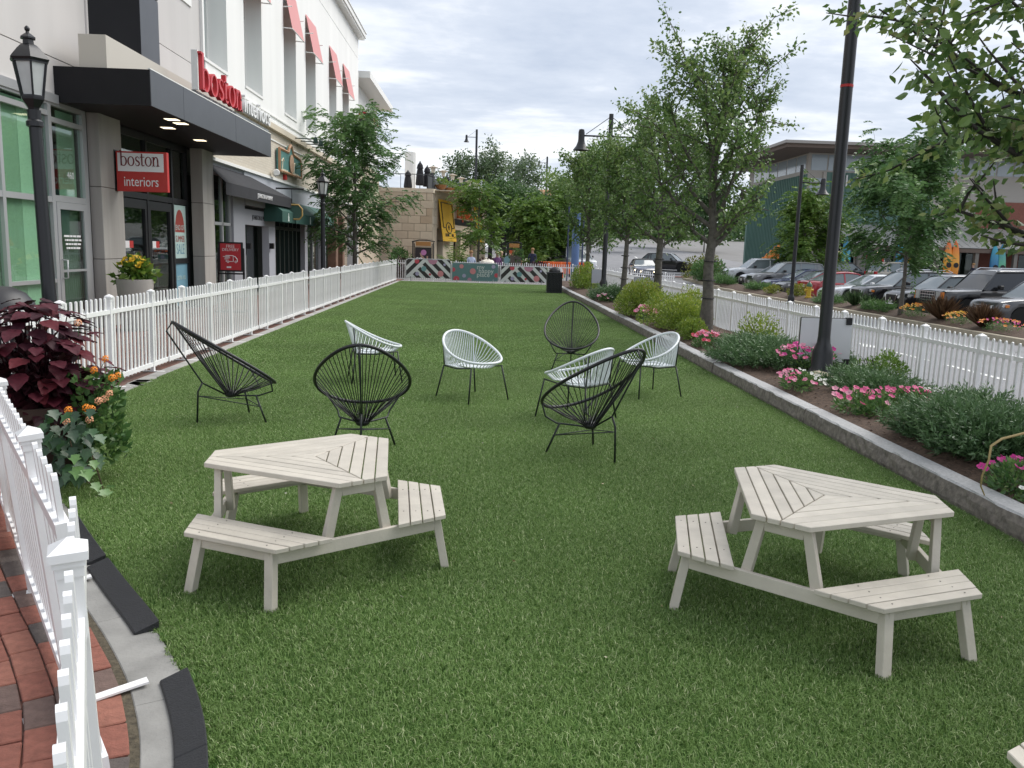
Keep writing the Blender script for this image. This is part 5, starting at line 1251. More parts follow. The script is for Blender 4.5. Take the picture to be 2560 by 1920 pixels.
# --- carved sign with lamps on the cream band
fs = thing('carved_sign', 'teal carved shop sign with gilt edge and figure on the cream brick band', 'sign', (-6.86, (Yat(692, -6.88, 400)+Yat(745, -6.88, 420))/2, 4.1))
ys0, ys1 = Yat(692, -6.85, 410)-fs.location.y, Yat(746, -6.85, 425)-fs.location.y; z0_, z1_ = Zat(700, 428, -6.85)-4.1, Zat(700, 374, -6.85)-4.1; zc_ = Zat(717, 362, -6.85)-4.1
pl = [(ys0, z0_), (ys1, z0_), (ys1+.0, z1_-.22), (ys1-.2, z1_-.06), ((ys0+ys1)/2+.35, z1_), ((ys0+ys1)/2+.22, zc_-.12), ((ys0+ys1)/2, zc_), ((ys0+ys1)/2-.22, zc_-.12), ((ys0+ys1)/2-.35, z1_), (ys0, z1_)]
MB().extr([(0, a, b) for a, b in pl], (.10, 0, 0)).build('board', mat('teal_board', (.10, .24, .22), .7, noise=(6, .2)), fs); MB().tube([(.10, a, b) for a, b in pl], .05, 5, closed=True).build('border', mat('copper_gilt', (.48, .27, .15), .6), fs)
cfy = (ys0+ys1)/2; MB().lathe([(.03, -.02), (.30, 0), (.32, .03), (.05, .06)], 14).build('figure', mat('carved_tan', (.55, .36, .24), .7), fs, loc=(.12, cfy, z1_-.35)).rotation_euler = (0, R(90), 0)
CRP = mat('cream_print', (.72, .66, .50), .6)
for y_ in (ys0+.28, cfy+.38):
    mb = MB(); mb.tube([(.115, y_-.05, .18), (.115, y_+.10, .28), (.115, y_+.05, .05), (.115, y_-.02, -.18)], .022, 5); mb.tube([(.115, y_+.06, .26), (.115, y_+.2, .30), (.115, y_+.3, .22)], .02, 5); mb.tube([(.115, y_+.12+.09*q, -.16+.10*(q % 2)) for q in range(8)], .02, 5); mb.build('script_print', CRP, fs)
gl = mat('lamp_green', (.015, .05, .038), .45)
for k in range(6):
    px, py = 696+k*14.5, 343+k*7.4
    yk_ = Yat(px+32, -6.9, py); t = thing('gooseneck_lamp', 'green gooseneck lamp above the carved sign, number %d from the left' % (k+1) if False else ['first', 'second', 'third', 'fourth', 'fifth', 'sixth'][k]+' green gooseneck lamp from the left above the carved teal sign', 'wall lamp', (-6.9, yk_, Zat(px+32, py+3, -6.9)), 0, 'gooseneck lamps above the carved sign')
    MB().tube([(0, 0, -.18), (0, 0, .02), (.85, 0, .0)], .02, 5).build('arm', gl, t); MB().lathe([(.02, .12), (.06, .08), (.09, -.06), (.095, -.12), (.05, -.12)], 10, (.86, 0, -.03)).build('shade', gl, t)
mb = MB(); mb.lathe([(.09, -.16), (.11, -.13), (.11, .13), (.09, .16)], 12); cm = mb.build('security_camera', WARMW, auto=.6); cm.location = (-6.72, Yat(690, -6.72, 432), Zat(690, 432, -6.72)); cm.rotation_euler = (R(90), 0, R(20)); tag(cm, 'white cylindrical security camera below the carved sign', 'camera')
al = MB().box(-.05, .05, -.09, .09, -.09, .09).build('fire_alarm', REDS, bevel=.01); al.location = (-6.84, Yat(713, -6.84, 443), Zat(713, 443, -6.84)); tag(al, 'small red fire alarm box under the carved sign', 'alarm')
# --- block beyond: tan front, far roof and round restaurant sign
T2 = thing('shop_building', 'tan shopfront with brown stone columns beyond the white building', 'building', (-7.2, 52, 0)); OX, OY = -7.2, 52.0
TAN = mat('tan_stone', (.50, .43, .33), .85, noise=(3, .1)); BRN = mat('brown_timber', (.17, .10, .065), .8, noise=(6, .25))
bpart('wall', TAN, (-16, -7.2, yE+.02, 58.5, 0, 6.4), par=T2); bpart('roof', WARMW, (-16, -6.35, yE+.6, 59.0, 10.6, 10.95), par=T2); bpart('upper_wall', WHITEW, (-16, -7.3, yE+.02, 58.0, 6.4, 10.6), par=T2)
g2e = g2+.95
for y_ in (g2e+.4, g2e+2.2): bpart('column', BRN, (-6.95, -6.55, y_, y_+.5, 0, 2.9), par=T2, bevel=.02)
bpart('wall', brickwall_mat('ledge_stone', (.34, .29, .22), (.26, .22, .17), (.2, .17, .14), .3, .11, (0, R(-90), R(-90))), (-7.1, -6.9, g2e+3, g2e+5.6, 0, 3.4), par=T2)
bpart('window_pane', GLS, (-7.0, -6.98, g2e+.2, g2e+3, .1, 2.9), par=T2)
OX, OY = XW, 25.0
yr = 47.5; rs = thing('blade_sign', 'round dark restaurant sign with red letters on the far corner of the white building', 'sign', (Xat(912, yr, 310), yr, GY(912, 310, yr).z))
MB().lathe([(.02, 0), (.58, 0), (.58, .12), (.02, .12)], 22).build('disc', mat('sign_dark', (.06, .05, .045), .5), rs).rotation_euler = (R(90), 0, 0)
for o_ in [rs.children[0]]: o_.scale = (1, 1.35, 1); o_.location = (-.05, .12, -.1)
for k, (c, dx_, dz_) in enumerate((('P', -.36, .42), ('F', .0, .34), ('C', .34, .22), ('h', .62, .10))): text(c, .75, rs, REDL, (dx_, -.06, dz_), (1, 0, 0), (0, 0, 1), .05, sx=.8, name='letter')

# ---------------------------------------------------------------- things on the brick walk
yw = 14.6
wp = thing('planter', 'round grey concrete planter with yellow flowers by the concrete pillar', 'planter', (-6.15, Yat(337, -6.15, 700), 0))
mb = MB(); mb.lathe([(.24, 0), (.25, .05), (.31, .86), (.31, .90), (.27, .90), (.25, .82), (.02, .82)], 22); mb.build('pot', CONCP, wp, auto=.6)
rng = np.random.default_rng(5); n = 420; p, d, w_ = lumps(rng, n, .34, .34, .42, 9, .45, .5); V, F, q = leaf_cloud(rng, p, d+np.array([0, 0, .1]), .13*rng.uniform(.6, 1.2, n), .75, .25); fo = link('foliage', fast_mesh('foliage', V, F, leafmat('lime'), q), wp, (0, 0, .84))
YF = flower_me((.72, .47, .03), name='yellow_flower', r=.05)
for k in range(26):
    a, e_ = r2.uniform(0, 6.28), r2.uniform(.5, 1.4); o = link('flower', YF, wp, (.30*math.cos(a)*math.cos(e_), .30*math.sin(a)*math.cos(e_), .95+.34*math.sin(e_))); o.rotation_euler = (r2.uniform(.2, 1.1), r2.uniform(-.5, .5), r2.uniform(-.6, .6)); 
ff_ = thing('sign_stand', 'black framed red free delivery sign standing on the brick walk', 'sign', (-5.75, Yat(577, -5.75, 650), 0)); ys_ = ff_.location.y
k_ = ys_/FPX*1.0; 
def sx_(px): return Xat(px, ys_, 640)-ff_.location.x
def sz_(py, px=575): return GY(px, py, ys_).z
MB().box(sx_(546), sx_(607), 0, .05, sz_(679), sz_(605)).build('frame', BLKF, ff_, bevel=.006); MB().box(sx_(551), sx_(602), -.006, -.001, sz_(675), sz_(609)).build('poster', mat('poster_delivery', (.52, .035, .045), .5), ff_)
MB().box(sx_(543), sx_(547), .0, .05, 0, sz_(620)).box(sx_(606), sx_(610), .0, .05, 0, sz_(620)).box(sx_(543), sx_(610), .0, .04, sz_(686), sz_(682)).box(sx_(541), sx_(612), -.2, .25, 0, .03).build('stand', BLKF, ff_)
cxs = (sx_(551)+sx_(602))/2; wds = sx_(602)-sx_(551)
text('FREE', .095, ff_, TXW, (cxs, -.009, sz_(616)), (1, 0, 0), (0, 0, 1), .001); text('DELIVERY', .088, ff_, TXW, (cxs, -.009, sz_(624.5)), (1, 0, 0), (0, 0, 1), .001)
mb = MB(); u = lambda a, b: (cxs+(a-.5)*wds, -.009, sz_(640)+(b)*wds); r_ = .010
mb.tube([u(.26, .02), u(.63, .02), u(.63, -.27), u(.40, -.27)], r_, 5); mb.tube([u(.65, -.02), u(.72, -.02), u(.82, -.14), u(.84, -.27), u(.78, -.27)], r_, 5); mb.tube([u(.30, -.20), u(.27, -.27), u(.33, -.27)], r_, 5)
for a in (.37, .75): mb.tube([(cxs+(a-.5)*wds+.045*wds*math.cos(q), -.009, sz_(640)-.28*wds+.045*wds*math.sin(q)) for q in [i*math.pi/5 for i in range(10)]], r_*.8, 5, closed=True)
for zz_, a, b in ((-.03, .13, .45), (-.09, .22, .48), (-.15, .2, .4)): mb.tube([u(a, zz_), u(b, zz_)], r_*.8, 5)
mb.build('van_drawing', TXW, ff_); MB().box(cxs-.2*wds, cxs+.02*wds, -.009, -.007, sz_(670), sz_(666)).build('print', TXW, ff_)
# dome-topped bin behind the near end of the left fence
db = thing('dome_bin', 'black domed litter bin behind the left fence at the picture edge', 'bin', (-4.95, Yat(5, -4.95, 760), 0)); mb = MB(); mb.lathe([(.27, 0), (.29, .02), (.30, .72), (.32, .73), (.32, .78)], 20); mb.build('body', BLACKM, db, auto=.6)
mb = MB(); mb.lathe([(.325, .78), (.33, .81), (.30, .92), (.22, 1.02), (.1, 1.08), (.02, 1.09)], 20); mb.build('lid', mat('dark_grey_plastic', (.03, .03, .033), .45), db, auto=.7)
# rubber plant leaf sprig above the coleus at the left edge
# ---------------------------------------------------------------- far end of the lawn: printed barriers, bin, boards
STEEL = mat('galvanised', (.45, .46, .47), .45, metal=.6)
PR = dict(w=mat('banner_white', (.70, .70, .70), .8), k=mat('banner_black', (.045, .04, .04), .8), t=mat('banner_teal', (.14, .24, .25), .8), red=mat('dot_red', (.58, .09, .12), .8), pink=mat('dot_pink', (.55, .26, .36), .8), teal=mat('dot_teal', (.20, .36, .38), .8), lilac=mat('dot_lilac', (.42, .38, .55), .8), rose=mat('dot_rose', (.66, .26, .28), .8))
def barrier(px0, px1, pyt, pyb, label, kind):
    Yb = 39.25; a, b = Xat(px0, Yb, 690), Xat(px1, Yb, 690); zt_ = GY((px0+px1)/2, pyt, Yb).z; zb_ = GY((px0+px1)/2, pyb, Yb).z
    zb_ = max(zb_, .10); W, H_ = b-a-.06, zt_-zb_; t = thing('crowd_barrier', label, 'barrier', ((a+b)/2, Yb, 0), 0, 'printed crowd barriers at the far end of the lawn')
    mb = MB(); x0, x1, z0, z1 = -W/2-.02, W/2+.02, .14, zt_+.02
    mb.tube([(x0, 0, z0), (x0, 0, z1-.1), (x0+.1, 0, z1), (x1-.1, 0, z1), (x1, 0, z1-.1), (x1, 0, z0), ], .02, 7); mb.tube([(x0, 0, .2), (x1, 0, .2)], .016, 6)
    for s_ in (-.8, .8): mb.tube([(s_*W/2, -.28, .012), (s_*W/2, 0, .2), (s_*W/2, .28, .012)], .014, 6)
    for k in range(12): mb.tube([(x0+(x1-x0)*(k+1)/13, 0, .2), (x0+(x1-x0)*(k+1)/13, 0, z1)], .007, 4)
    mb.build('barrier_frame', STEEL, t)
    rect = [(-W/2, 0), (W/2, 0), (W/2, H_), (-W/2, H_)]
    bn = MB().extr([(x, -.03, zb_+z) for x, z in rect], (0, .006, 0)).build('banner', PR['w' if kind == 'stripe' else 't'], t)
    def flat(poly, y_, m_, nm):
        if len(poly) >= 3: MB().extr([(x, y_, zb_+z) for x, z in poly], (0, .002, 0)).build(nm, PR[m_], bn)
    def disc(u, v, r_, m_):
        p = [(-W/2+u*W+r_*math.cos(q), v*H_+r_*math.sin(q)) for q in [i*math.pi/10 for i in range(20)]]
        for c in ((1, 0, W/2-.01), (-1, 0, W/2-.01), (0, 1, H_-.01), (0, -1, -.01)): p = clip(p, *c)
        flat(p, -.040, m_, 'dot')
    if kind == 'stripe':
        s2 = math.sqrt(.5); sp = .40; wd = .17; x_d = -W/2+.06
        dl = (x_d)*s2                                           # the dividing line runs up to the right from the lower left
        for k in range(-6, 12):
            c = dl - .10 - k*sp*.8
            p = clip(clip([q for q in rect], s2, -s2, c), -s2, s2, -(c-wd)); p = clip(p, s2, -s2, dl-.06); flat(p, -.034, 'k', 'stripe')
            c2 = (-W/2)*s2 + k*sp*.8 + .5
            p = clip(clip([q for q in rect], s2, s2, c2), -s2, -s2, -(c2-wd)); p = clip(p, -s2, s2, -(dl+.06)); flat(p, -.034, 'k', 'stripe')
        for u, v, r_, m_ in ((.24, .90, .11, 'red'), (.60, 1.0, .22, 'pink'), (.40, .50, .12, 'teal'), (.78, .25, .14, 'rose'), (.54, .20, .055, 'red'), (.25, .22, .09, 'lilac'), (.87, .75, .06, 'lilac')): disc(u, v, r_, m_)
    else:
        for u, v, r_, m_ in ((.02, .62, .10, 'red'), (.20, .82, .10, 'rose'), (.45, .55, .14, 'rose'), (.26, .28, .09, 'lilac'), (.09, .08, .14, 'red'), (.38, .05, .10, 'pink'), (.90, .85, .09, 'lilac'), (.97, .35, .10, 'red'), (.37, 1.0, .06, 'teal')): disc(u, v, r_, m_)
        for s_, u, v in (('my', .62, .80), ('happy', .74, .58), ('place', .68, .36)): text(s_, .30, bn, PR['w'], (-W/2+u*W, -.036, zb_+v*H_), (1, 0, 0), (0, 0, 1), .001)
    return t
barrier(1014, 1127, 649, 695, 'crowd barrier with black and white stripes and dots, left end by the white fence', 'stripe')
barrier(1129, 1246, 659, 706, 'teal crowd barrier printed my happy place', 'teal')
barrier(1251, 1368, 667, 713, 'crowd barrier with black and white stripes and dots, beside the litter bin', 'stripe')
bn_ = thing('litter_bin', 'square black slatted litter bin with domed top at the far lawn corner', 'bin', (Xat(1385, 31.9, 720), 31.9, 0.01))
MB().box(-.25, .25, -.25, .25, .03, .72).build('liner', BLACKM, bn_); MB().box(-.30, .30, -.30, .30, 0, .045).build('base', BLACK, bn_, bevel=.006)
for s_ in range(4):
    for k in range(9):
        u = -.25+.0555*k+.028; c, sn = math.cos(s_*math.pi/2), math.sin(s_*math.pi/2)
        mb = MB(); mb.box(u-.019, u+.019, -.285, -.262, .05, .74); mb.v = [(c*x-sn*y_, sn*x+c*y_, z) for x, y_, z in mb.v]; mb.build('slat', BLACK, bn_)
MB().box(-.31, .31, -.31, .31, .74, .79).build('rim', BLACK, bn_, bevel=.012); MB().lathe([(.22, .79), (.225, .82), (.20, .91), (.12, .97), (.02, .99)], 16).build('dome_lid', mat('bin_lid', (.02, .02, .022), .35), bn_, auto=.8)
def board(label, px0, px1, pyt, pyb, Y, zg, colm, clips=True):
    a, b = Xat(px0, Y, pyt), Xat(px1, Y, pyt); zt_ = GY((px0+px1)/2, pyt, Y).z; zb_ = GY((px0+px1)/2, pyb, Y).z
    t = thing('board_stand', label, 'board', ((a+b)/2, Y, zg), 0, 'blank boards on black stands in the bed'); w2 = (b-a)/2; zt_ -= zg; zb_ -= zg
    MB().box(-w2, w2, -.012, .012, zb_, zt_).build('panel', colm, t); mb = MB()
    for s_ in (-1, 1): mb.box(s_*w2-.007, s_*w2+.007, .004, .018, 0, zt_+.005)
    mb.box(-w2, w2, .0, .016, .16, .18); mb.box(-w2, w2, .0, .014, zt_-.002, zt_+.007); mb.build('stand', BLACKM, t)
    if clips:
        for x, z in ((w2-.05, zt_-.03), (-w2+.05, zb_+.02), (w2-.04, zb_-.0)): MB().box(x-.035, x+.035, -.03, .03, z-.045, z+.045).build('clip', BLACKM, t)
    return t
BRD = mat('white_board', (.68, .69, .72), .4); BRG = mat('grey_board', (.40, .42, .46), .5)
board('blank white board on a black stand behind the thick lamp post', 2004, 2132, 796, 905, 10.35, bedz(4.4, 10.35), BRD)
board('blank grey board on a stand left of the second pear trunk', 1586, 1637, 694, 736, 21.9, bedz(4.6, 21.9), BRG, False)
board('blank pale board on a stand behind the far lamp post', 1480, 1514, 674, 708, 31.2, bedz(4.6, 31.2), BRG, False)

# ---------------------------------------------------------------- stone restaurant building
Yc = 60.0; Xc = Xat(1081, Yc, 560)
RB = thing('restaurant_building', 'tan stone restaurant with yellow awning banners and a roof terrace', 'building', (Xc, Yc, 0))
STN = [mat('sandstone_%d' % k, c, .85, noise=(2.5, .08), bump=(20, .2)) for k, c in enumerate(((.60, .51, .385), (.56, .475, .36), (.64, .555, .43), (.48, .38, .27)))]
zr = GY(1081, 472, Yc).z; rows = 10; rh = (zr-.28)/rows; rs_ = random.Random(9)
MB().box(-12.0, -.02, .05, 17, 0, zr-.05).build('wall_core', mat('stone_joint', (.24, .20, .15), .9), RB)
bl_w = .86
bm_ = {}
for r_ in range(rows):
    x = 0.0 if r_ % 2 == 0 else -bl_w/2; first = True
    xx = 0.0
    while xx > -8.4:
        w_ = (bl_w/2 if (r_ % 2 and first) else bl_w); first = False; k = rs_.choices((0, 1, 2, 3), (5, 4, 4, 1))[0]; key = (w_, k)
        if key not in bm_: bm_[key] = MB().box(-w_+.014, -.014, 0, .10, .012, rh-.012).mesh('stone_block', STN[k])
        link('stone_block', bm_[key], RB, (xx, -.03, r_*rh)); xx -= w_
MB().box(-12.05, .06, -.08, .1, zr-.28, zr).build('coping', STN[2], RB)
far_ = GY(1216, 560, 79.0); d = Vector((far_.x-Xc, 79.0-Yc, 0)); Lr = d.length; d.normalize(); nrm = Vector((d.y, -d.x, 0))
def RF(px, py):
    v = _ray(px, py); c0 = Vector((Xc, Yc, 0)); t_ = (c0-CAMLOC).dot(nrm)/v.dot(nrm); p = CAMLOC+v*t_; return (p-c0).dot(d), p.z
ANG = math.atan2(d.y, d.x)
def rbox(s0, s1, o0, o1, z0, z1, mt, name, par=None, bevel=0):
    """box on the long street side: s along the wall, o out from it"""
    mb = MB(); pts = [(s0, o0), (s1, o0), (s1, o1), (s0, o1)]; q = [d*a+nrm*b for a, b in pts]
    mb.prism([(p.x, p.y) for p in q][::-1], z0, z1); return mb.build(name, mt, par or RB)
zo = 3.0
rbox(0, Lr, -.5, -.03, zo, zr-.28, STN[0], 'wall'); rbox(0, Lr+.1, -.5, .05, zr-.28, zr, STN[2], 'coping')
for r_ in range(5, rows):
    for k in range(11):
        s0 = k*Lr/11 + (.8 if r_ % 2 else 0); rbox(s0+.01, min(Lr, s0+Lr/11-.01), -.03, .0, max(zo, r_*rh+.006), (r_+1)*rh-.006, STN[rs_.choice((0, 1, 2))], 'stone_block')
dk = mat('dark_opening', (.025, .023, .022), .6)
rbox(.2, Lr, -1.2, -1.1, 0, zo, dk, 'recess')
for px0, px1 in ((1081, 1092), (1107, 1133), (1151, 1174), (1189, 1213)):
    s0, s1 = RF(px0, 620)[0], RF(px1, 620)[0]; rbox(s0, s1, -.45, -.0, 0, zo, STN[rs_.choice((0, 1, 2))], 'pier')
s0, s1 = RF(1093, 620)[0], RF(1105, 620)[0]; rbox(s0+.15, s1-.1, -.5, -.42, 0, 2.3, mat('door_grey', (.30, .31, .31), .5), 'door'); rbox(s0+.5, s1-.4, -.42, -.41, .5, 2.1, GLS, 'door_pane')
YEL = mat('yellow_canvas', (.84, .50, .03), .7, noise=(3, .05))
for (a, b, zt_, zb_) in ((1094, 1128, 497, 585), (1183, 1200, 515, 567)):
    s0, z1 = RF(a, zt_); s1, _ = RF(b, zt_+5); z1 = RF((a+b)/2, zt_+4)[1]; z0 = z1-3.0
    q = [d*s0+nrm*.06, d*s1+nrm*.06, d*s1+nrm*.45, d*s0+nrm*.45]; mb = MB(); mb.extr([(q[0].x, q[0].y, z1), (q[1].x, q[1].y, z1), (q[2].x, q[2].y, z0), (q[3].x, q[3].y, z0)], tuple(nrm*.03)); aw = mb.build('awning_banner', YEL, RB)
    up = (q[0]-q[3]+Vector((0, 0, z1-z0))).normalized(); cen = (q[0]+q[1]+q[2]+q[3])/4; cz = (z0+z1)/2
    nn = d.cross(up)
    fr = [d*(s0+.3), d*(s1-.3)]
    mb = MB(); mid = d*((s0+s1)/2)+nrm*.76; zm = z1-(z1-z0)*.68; r_ = .5
    if a < 1150:
        f_ = lambda ss, tt: tuple(d*ss + nrm*(.06+.39*tt+.06) + Vector((0, 0, z1-3.0*tt+.03)))
        mb.tube([f_(s0+.4, .68), f_(s0+.4, .08), f_(s1-.4, .08), f_(s1-.4, .68)], .03, 4); cs = (s0+s1)/2
        mb.tube([f_(s0+.4, .68), f_(cs-.9, .68)], .03, 4); mb.tube([f_(cs+.9, .68), f_(s1-.4, .68)], .03, 4)
        mb.tube([f_(cs+.85*math.cos(t_), .68+.13*math.sin(t_)) for t_ in [i*math.pi/8 for i in range(16)]], .03, 4, closed=True); mb.build('print', dk, aw)
        text('M', .5, aw, dk, f_(cs, .68), tuple(d), tuple(up), .01); text('CUCINA', .30, aw, dk, f_(s0+1.3, .86), tuple(d), tuple(up), .01); text('BAR', .30, aw, dk, f_(s1-1.1, .86), tuple(d), tuple(up), .01)
    mb = MB()
    for ss in (s0+.05, s1-.05): mb.tube([tuple(d*ss+nrm*.02+Vector((0, 0, z0))), tuple(d*ss+nrm*.45+Vector((0, 0, z0)))], .03, 4)
    mb.build('bracket', BLKF, aw)
s0, z1 = RF(1133, 512); s1 = RF(1184, 520)[0]; z0 = z1-1.45; sb_ = rbox(s0, s1, -.0, .06, z0-.05, z0+.4, BLKF, 'sign_band')
text('IL MASSIMO', 1.25, sb_, mat('sign_orange', (.62, .13, .03), .5), tuple(d*((s0+s1)/2)+nrm*.2+Vector((0, 0, z0+.85))), tuple(d), (0, 0, 1), .08, sx=(s1-s0)/7.9, name='letters')
al2 = rbox(RF(1154, 552)[0]-.15, RF(1154, 552)[0]+.15, .0, .12, RF(1154, 556)[1], RF(1154, 549)[1], REDS, 'alarm')
# terrace railing, folded parasols, terrace lamps, flower baskets
RAILM = mat('rail_grey', (.05, .055, .065), .5)
mb = MB(); n_r = 22
for k in range(n_r+1): p = d*(Lr*k/n_r)-nrm*.35; mb.tube([(p.x, p.y, zr-.1), (p.x, p.y, zr+.95)], .02, 4)
q0, q1 = -nrm*.35, d*Lr-nrm*.35; mb.bar((q0.x, q0.y, zr+.97), (q1.x, q1.y, zr+.97), .06, .05); mb.bar((-8, .35, zr+.97), (q0.x, q0.y, zr+.97), .06, .05)
for k in range(9): mb.tube([(-8+k*.95, .35, zr-.1), (-8+k*.95, .35, zr+.95)], .02, 4)
mb.build('railing', RAILM, RB); rl_ = MB(); rl_.bar((q0.x, q0.y, zr+.42), (q1.x, q1.y, zr+.42), .02, .9); rl_.build('railing_mesh', mat('rail_mesh', (.07, .078, .09), .6), RB)
MB().box(-12, 4, .3, 17, zr-.1, zr-.04).build('terrace_floor', STN[1], RB)
MB().lathe([(.45, 0), (.45, 3.3), (.4, 3.35)], 12).build('vent_pipe', WARMW, RB, loc=(Xat(1026, 68, 430)-Xc, 8, zr))
BLKC = mat('black_parasol', (.014, .014, .018), .8)
for k, (px, pyt, Yu, lab) in enumerate(((1020, 425, 64, 'small folded black parasol at the left end of the roof terrace'), (1050, 402, 62.5, 'tallest folded black parasol on the roof terrace'), (1068, 413, 63, 'folded black parasol with a tilted cap, second from the tallest one'), (1079.5, 430, 65, 'small folded black parasol right of the tilted one'), (1117, 437, 67, 'folded black parasol beside the terrace lamps'))):
    X = Xat(px, Yu, 430); zt_ = GY(px, pyt, Yu).z; hh = zt_-zr; t = thing('parasol', lab, 'parasol', (X, Yu, zr), 0, 'folded parasols on the roof terrace')
    MB().tube([(0, 0, 0), (0, 0, hh)], .03, 6).build('pole', BLKF, t); MB().lathe([(.30, hh*.18), (.33, hh*.22), (.27, hh*.55), (.18, hh*.78), (.26, hh*.74), (.20, hh*.86), (.06, hh*.95), (.02, hh*.98)], 9).build('canopy', BLKC, t); MB().lathe([(.02, hh*.97), (.05, hh*.985), (.01, hh)], 8).build('finial', BLKC, t)
LG2 = mat('terrace_lamp_glass', (.62, .58, .50), .4)
bskM = mat('basket_brown', (.24, .11, .045), .85)
for k, (px, pyt) in enumerate(((1088, 436), (1113, 444), (1136, 452), (1157, 459), (1177, 467), (1195, 473))):
    s0, z1 = RF(px, pyt+4); p = d*s0-nrm*.15; z1 = max(z1, zr+1.6); t = thing('terrace_lamp', ['nearest', 'second', 'third', 'fourth', 'fifth', 'farthest'][k]+' post lamp on the terrace edge of the stone restaurant', 'lamp', (Xc+p.x, Yc+p.y, zr-.2), 0, 'post lamps on the terrace edge'); h_ = z1-zr+.2
    MB().tube([(0, 0, 0), (0, 0, h_-.45)], .05, 6).build('post', RAILM, t); MB().lathe([(.12, h_-.45), (.16, h_-.12), (.14, h_-.1)], 8).build('glass', LG2, t); MB().lathe([(.34, h_-.12), (.34, h_-.08), (.12, h_), (.02, h_+.03)], 8).build('hood', mat('lamp_hood', (.40, .34, .26), .5), t)
for k, px in enumerate((1098, 1121, 1147, 1169)):
    s0, z1 = RF(px, 470+k*8); p = d*s0+nrm*.12; t = thing('flower_basket', ['nearest', 'second', 'third', 'farthest'][k]+' flower basket hanging on the terrace railing', 'flower basket', (Xc+p.x, Yc+p.y, zr+.35), 0, 'flower baskets on the terrace railing')
    MB().lathe([(.08, -.3), (.3, -.22), (.45, .05), (.42, .06)], 10).build('basket', bskM, t); rng = np.random.default_rng(k); n = 160; p_, d_, w_ = lumps(rng, n, .5, .5, .55, 6, .5, .5); V, F, q = leaf_cloud(rng, p_, d_+np.array([0, 0, .5]), .22*rng.uniform(.6, 1.2, n), .4, .2); link('foliage', fast_mesh('foliage', V, F, leafmat('lime'), q), t)
# ---------------------------------------------------------------- plaza: kiosks, pergola, column, planters, van, barriers
def kiosk(label, px0, px1, pyt, pyb, Y, art):
    a, b = Xat(px0, Y, 630), Xat(px1, Y, 630); zt_ = GY((px0+px1)/2, pyt, Y).z; t = thing('poster_kiosk', label, 'poster stand', ((a+b)/2, Y, -.01), 0, 'poster kiosks beyond the far fence'); w2 = (b-a)/2
    mb = MB()
    for s_ in (-1, 1): mb.tube([(s_*w2, 0, 0), (s_*w2, 0, zt_-.12)], .035, 6); mb.tube([(s_*w2*.86, 0, 0), (s_*w2*.86, 0, zt_-.2)], .025, 6)
    mb.tube([(-w2*1.1, 0, zt_-.12), (-w2*.4, 0, zt_-.02), (w2*.4, 0, zt_-.02), (w2*1.1, 0, zt_-.08)], .035, 6); mb.build('frame', BLKF, t)
    MB().box(-w2*.72, w2*.72, -.03, .03, zt_-.32, zt_-.10).build('header', mat('kiosk_header', (.42, .20, .06), .6), t)
    bd = MB().box(-w2*.78, w2*.78, -.04, .04, .35, zt_-.40).build('case', BLKF, t)
    z0, z1 = .45, zt_-.47
    if art == 'dark':
        po_ = MB().box(-w2*.7, w2*.7, -.047, -.042, z0, z1).build('poster', mat('poster_black', (.03, .022, .024), .6), t)
        for k, s_ in enumerate(('so', 'much', 'to')): text(s_, .36, po_, TXW, (-w2*.66, -.05, z1-.52-k*.25), (1, 0, 0), (0, 0, 1), .001, align='LEFT', font_offset=.006)
        MB().lathe([(.02, 0), (.15, 0), (.15, .003), (.02, .003)], 14).build('balloon', mat('balloon_pink', (.55, .22, .45), .6), po_, loc=(w2*.05, -.05, z1-.20)).rotation_euler = (R(90), 0, 0)
        MB().extr([(w2*.25, -.05, z0), (w2*.62, -.05, z0), (w2*.6, -.05, z1-.8), (w2*.48, -.05, z1-.62), (w2*.47, -.05, z1-.38), (w2*.33, -.05, z1-.38), (w2*.34, -.05, z1-.62), (-w2*.3, -.05, z1-.2), (-w2*.33, -.05, z1-.26)], (0, .002, 0)).build('figure', mat('poster_skin', (.45, .28, .20), .6), po_)
    else:
        po_ = MB().box(-w2*.7, w2*.7, -.047, -.042, z0, z1).build('poster', mat('poster_yellow', (.72, .42, .05), .6), t); MB().box(-w2*.7, w2*.7, -.051, -.048, z1-.42, z1).build('poster_band', mat('poster_orange', (.62, .10, .03), .6), po_); MB().box(-w2*.7, w2*.7, -.051, -.048, z0, z0+.22).build('poster_band', MATS['poster_orange'], po_)
        MB().box(-w2*.35, w2*.35, -.054, -.052, z1-.27, z1-.15).build('faded_print', mat('poster_pale', (.75, .42, .28), .6), po_)
        for x, z, c in ((-.32, z0+.55, PR['teal']), (.22, z0+.5, MATS['poster_orange'])): MB().lathe([(.02, 0), (.26, 0), (.26, .003), (.02, .003)], 14).build('dot', c, po_, loc=(x, -.053, z)).rotation_euler = (R(90), 0, 0)
kiosk('dark poster stand reading so much to, before the stone wall', 1032, 1084, 599, 650, 45.0, 'dark')
kiosk('orange and yellow poster stand beside the dark pergola', 1268, 1303, 604, 655, 47.0, 'yellow')
pg = thing('pergola', 'dark timber pergola beyond the far fence', 'pergola', (Xat(1260, 58, 600), 58, 0)); cx0 = pg.location.x; PGM = mat('pergola_black', (.020, .019, .019), .7)
x0_, x1_ = Xat(1216, 58, 580)-cx0, Xat(1306, 58, 590)-cx0; zt_ = GY(1260, 572, 58).z; mb = MB()
for x in (x0_+.3, 0, x1_-.15):
    for y_ in (0, 4): mb.box(x-.13, x+.13, y_-.13, y_+.13, 0, zt_-.2)
mb.build('posts', PGM, pg); mb = MB()
for y_ in (-.1, 4.1): mb.box(x0_-.3, x1_+.3, y_-.06, y_+.06, zt_-.3, zt_)
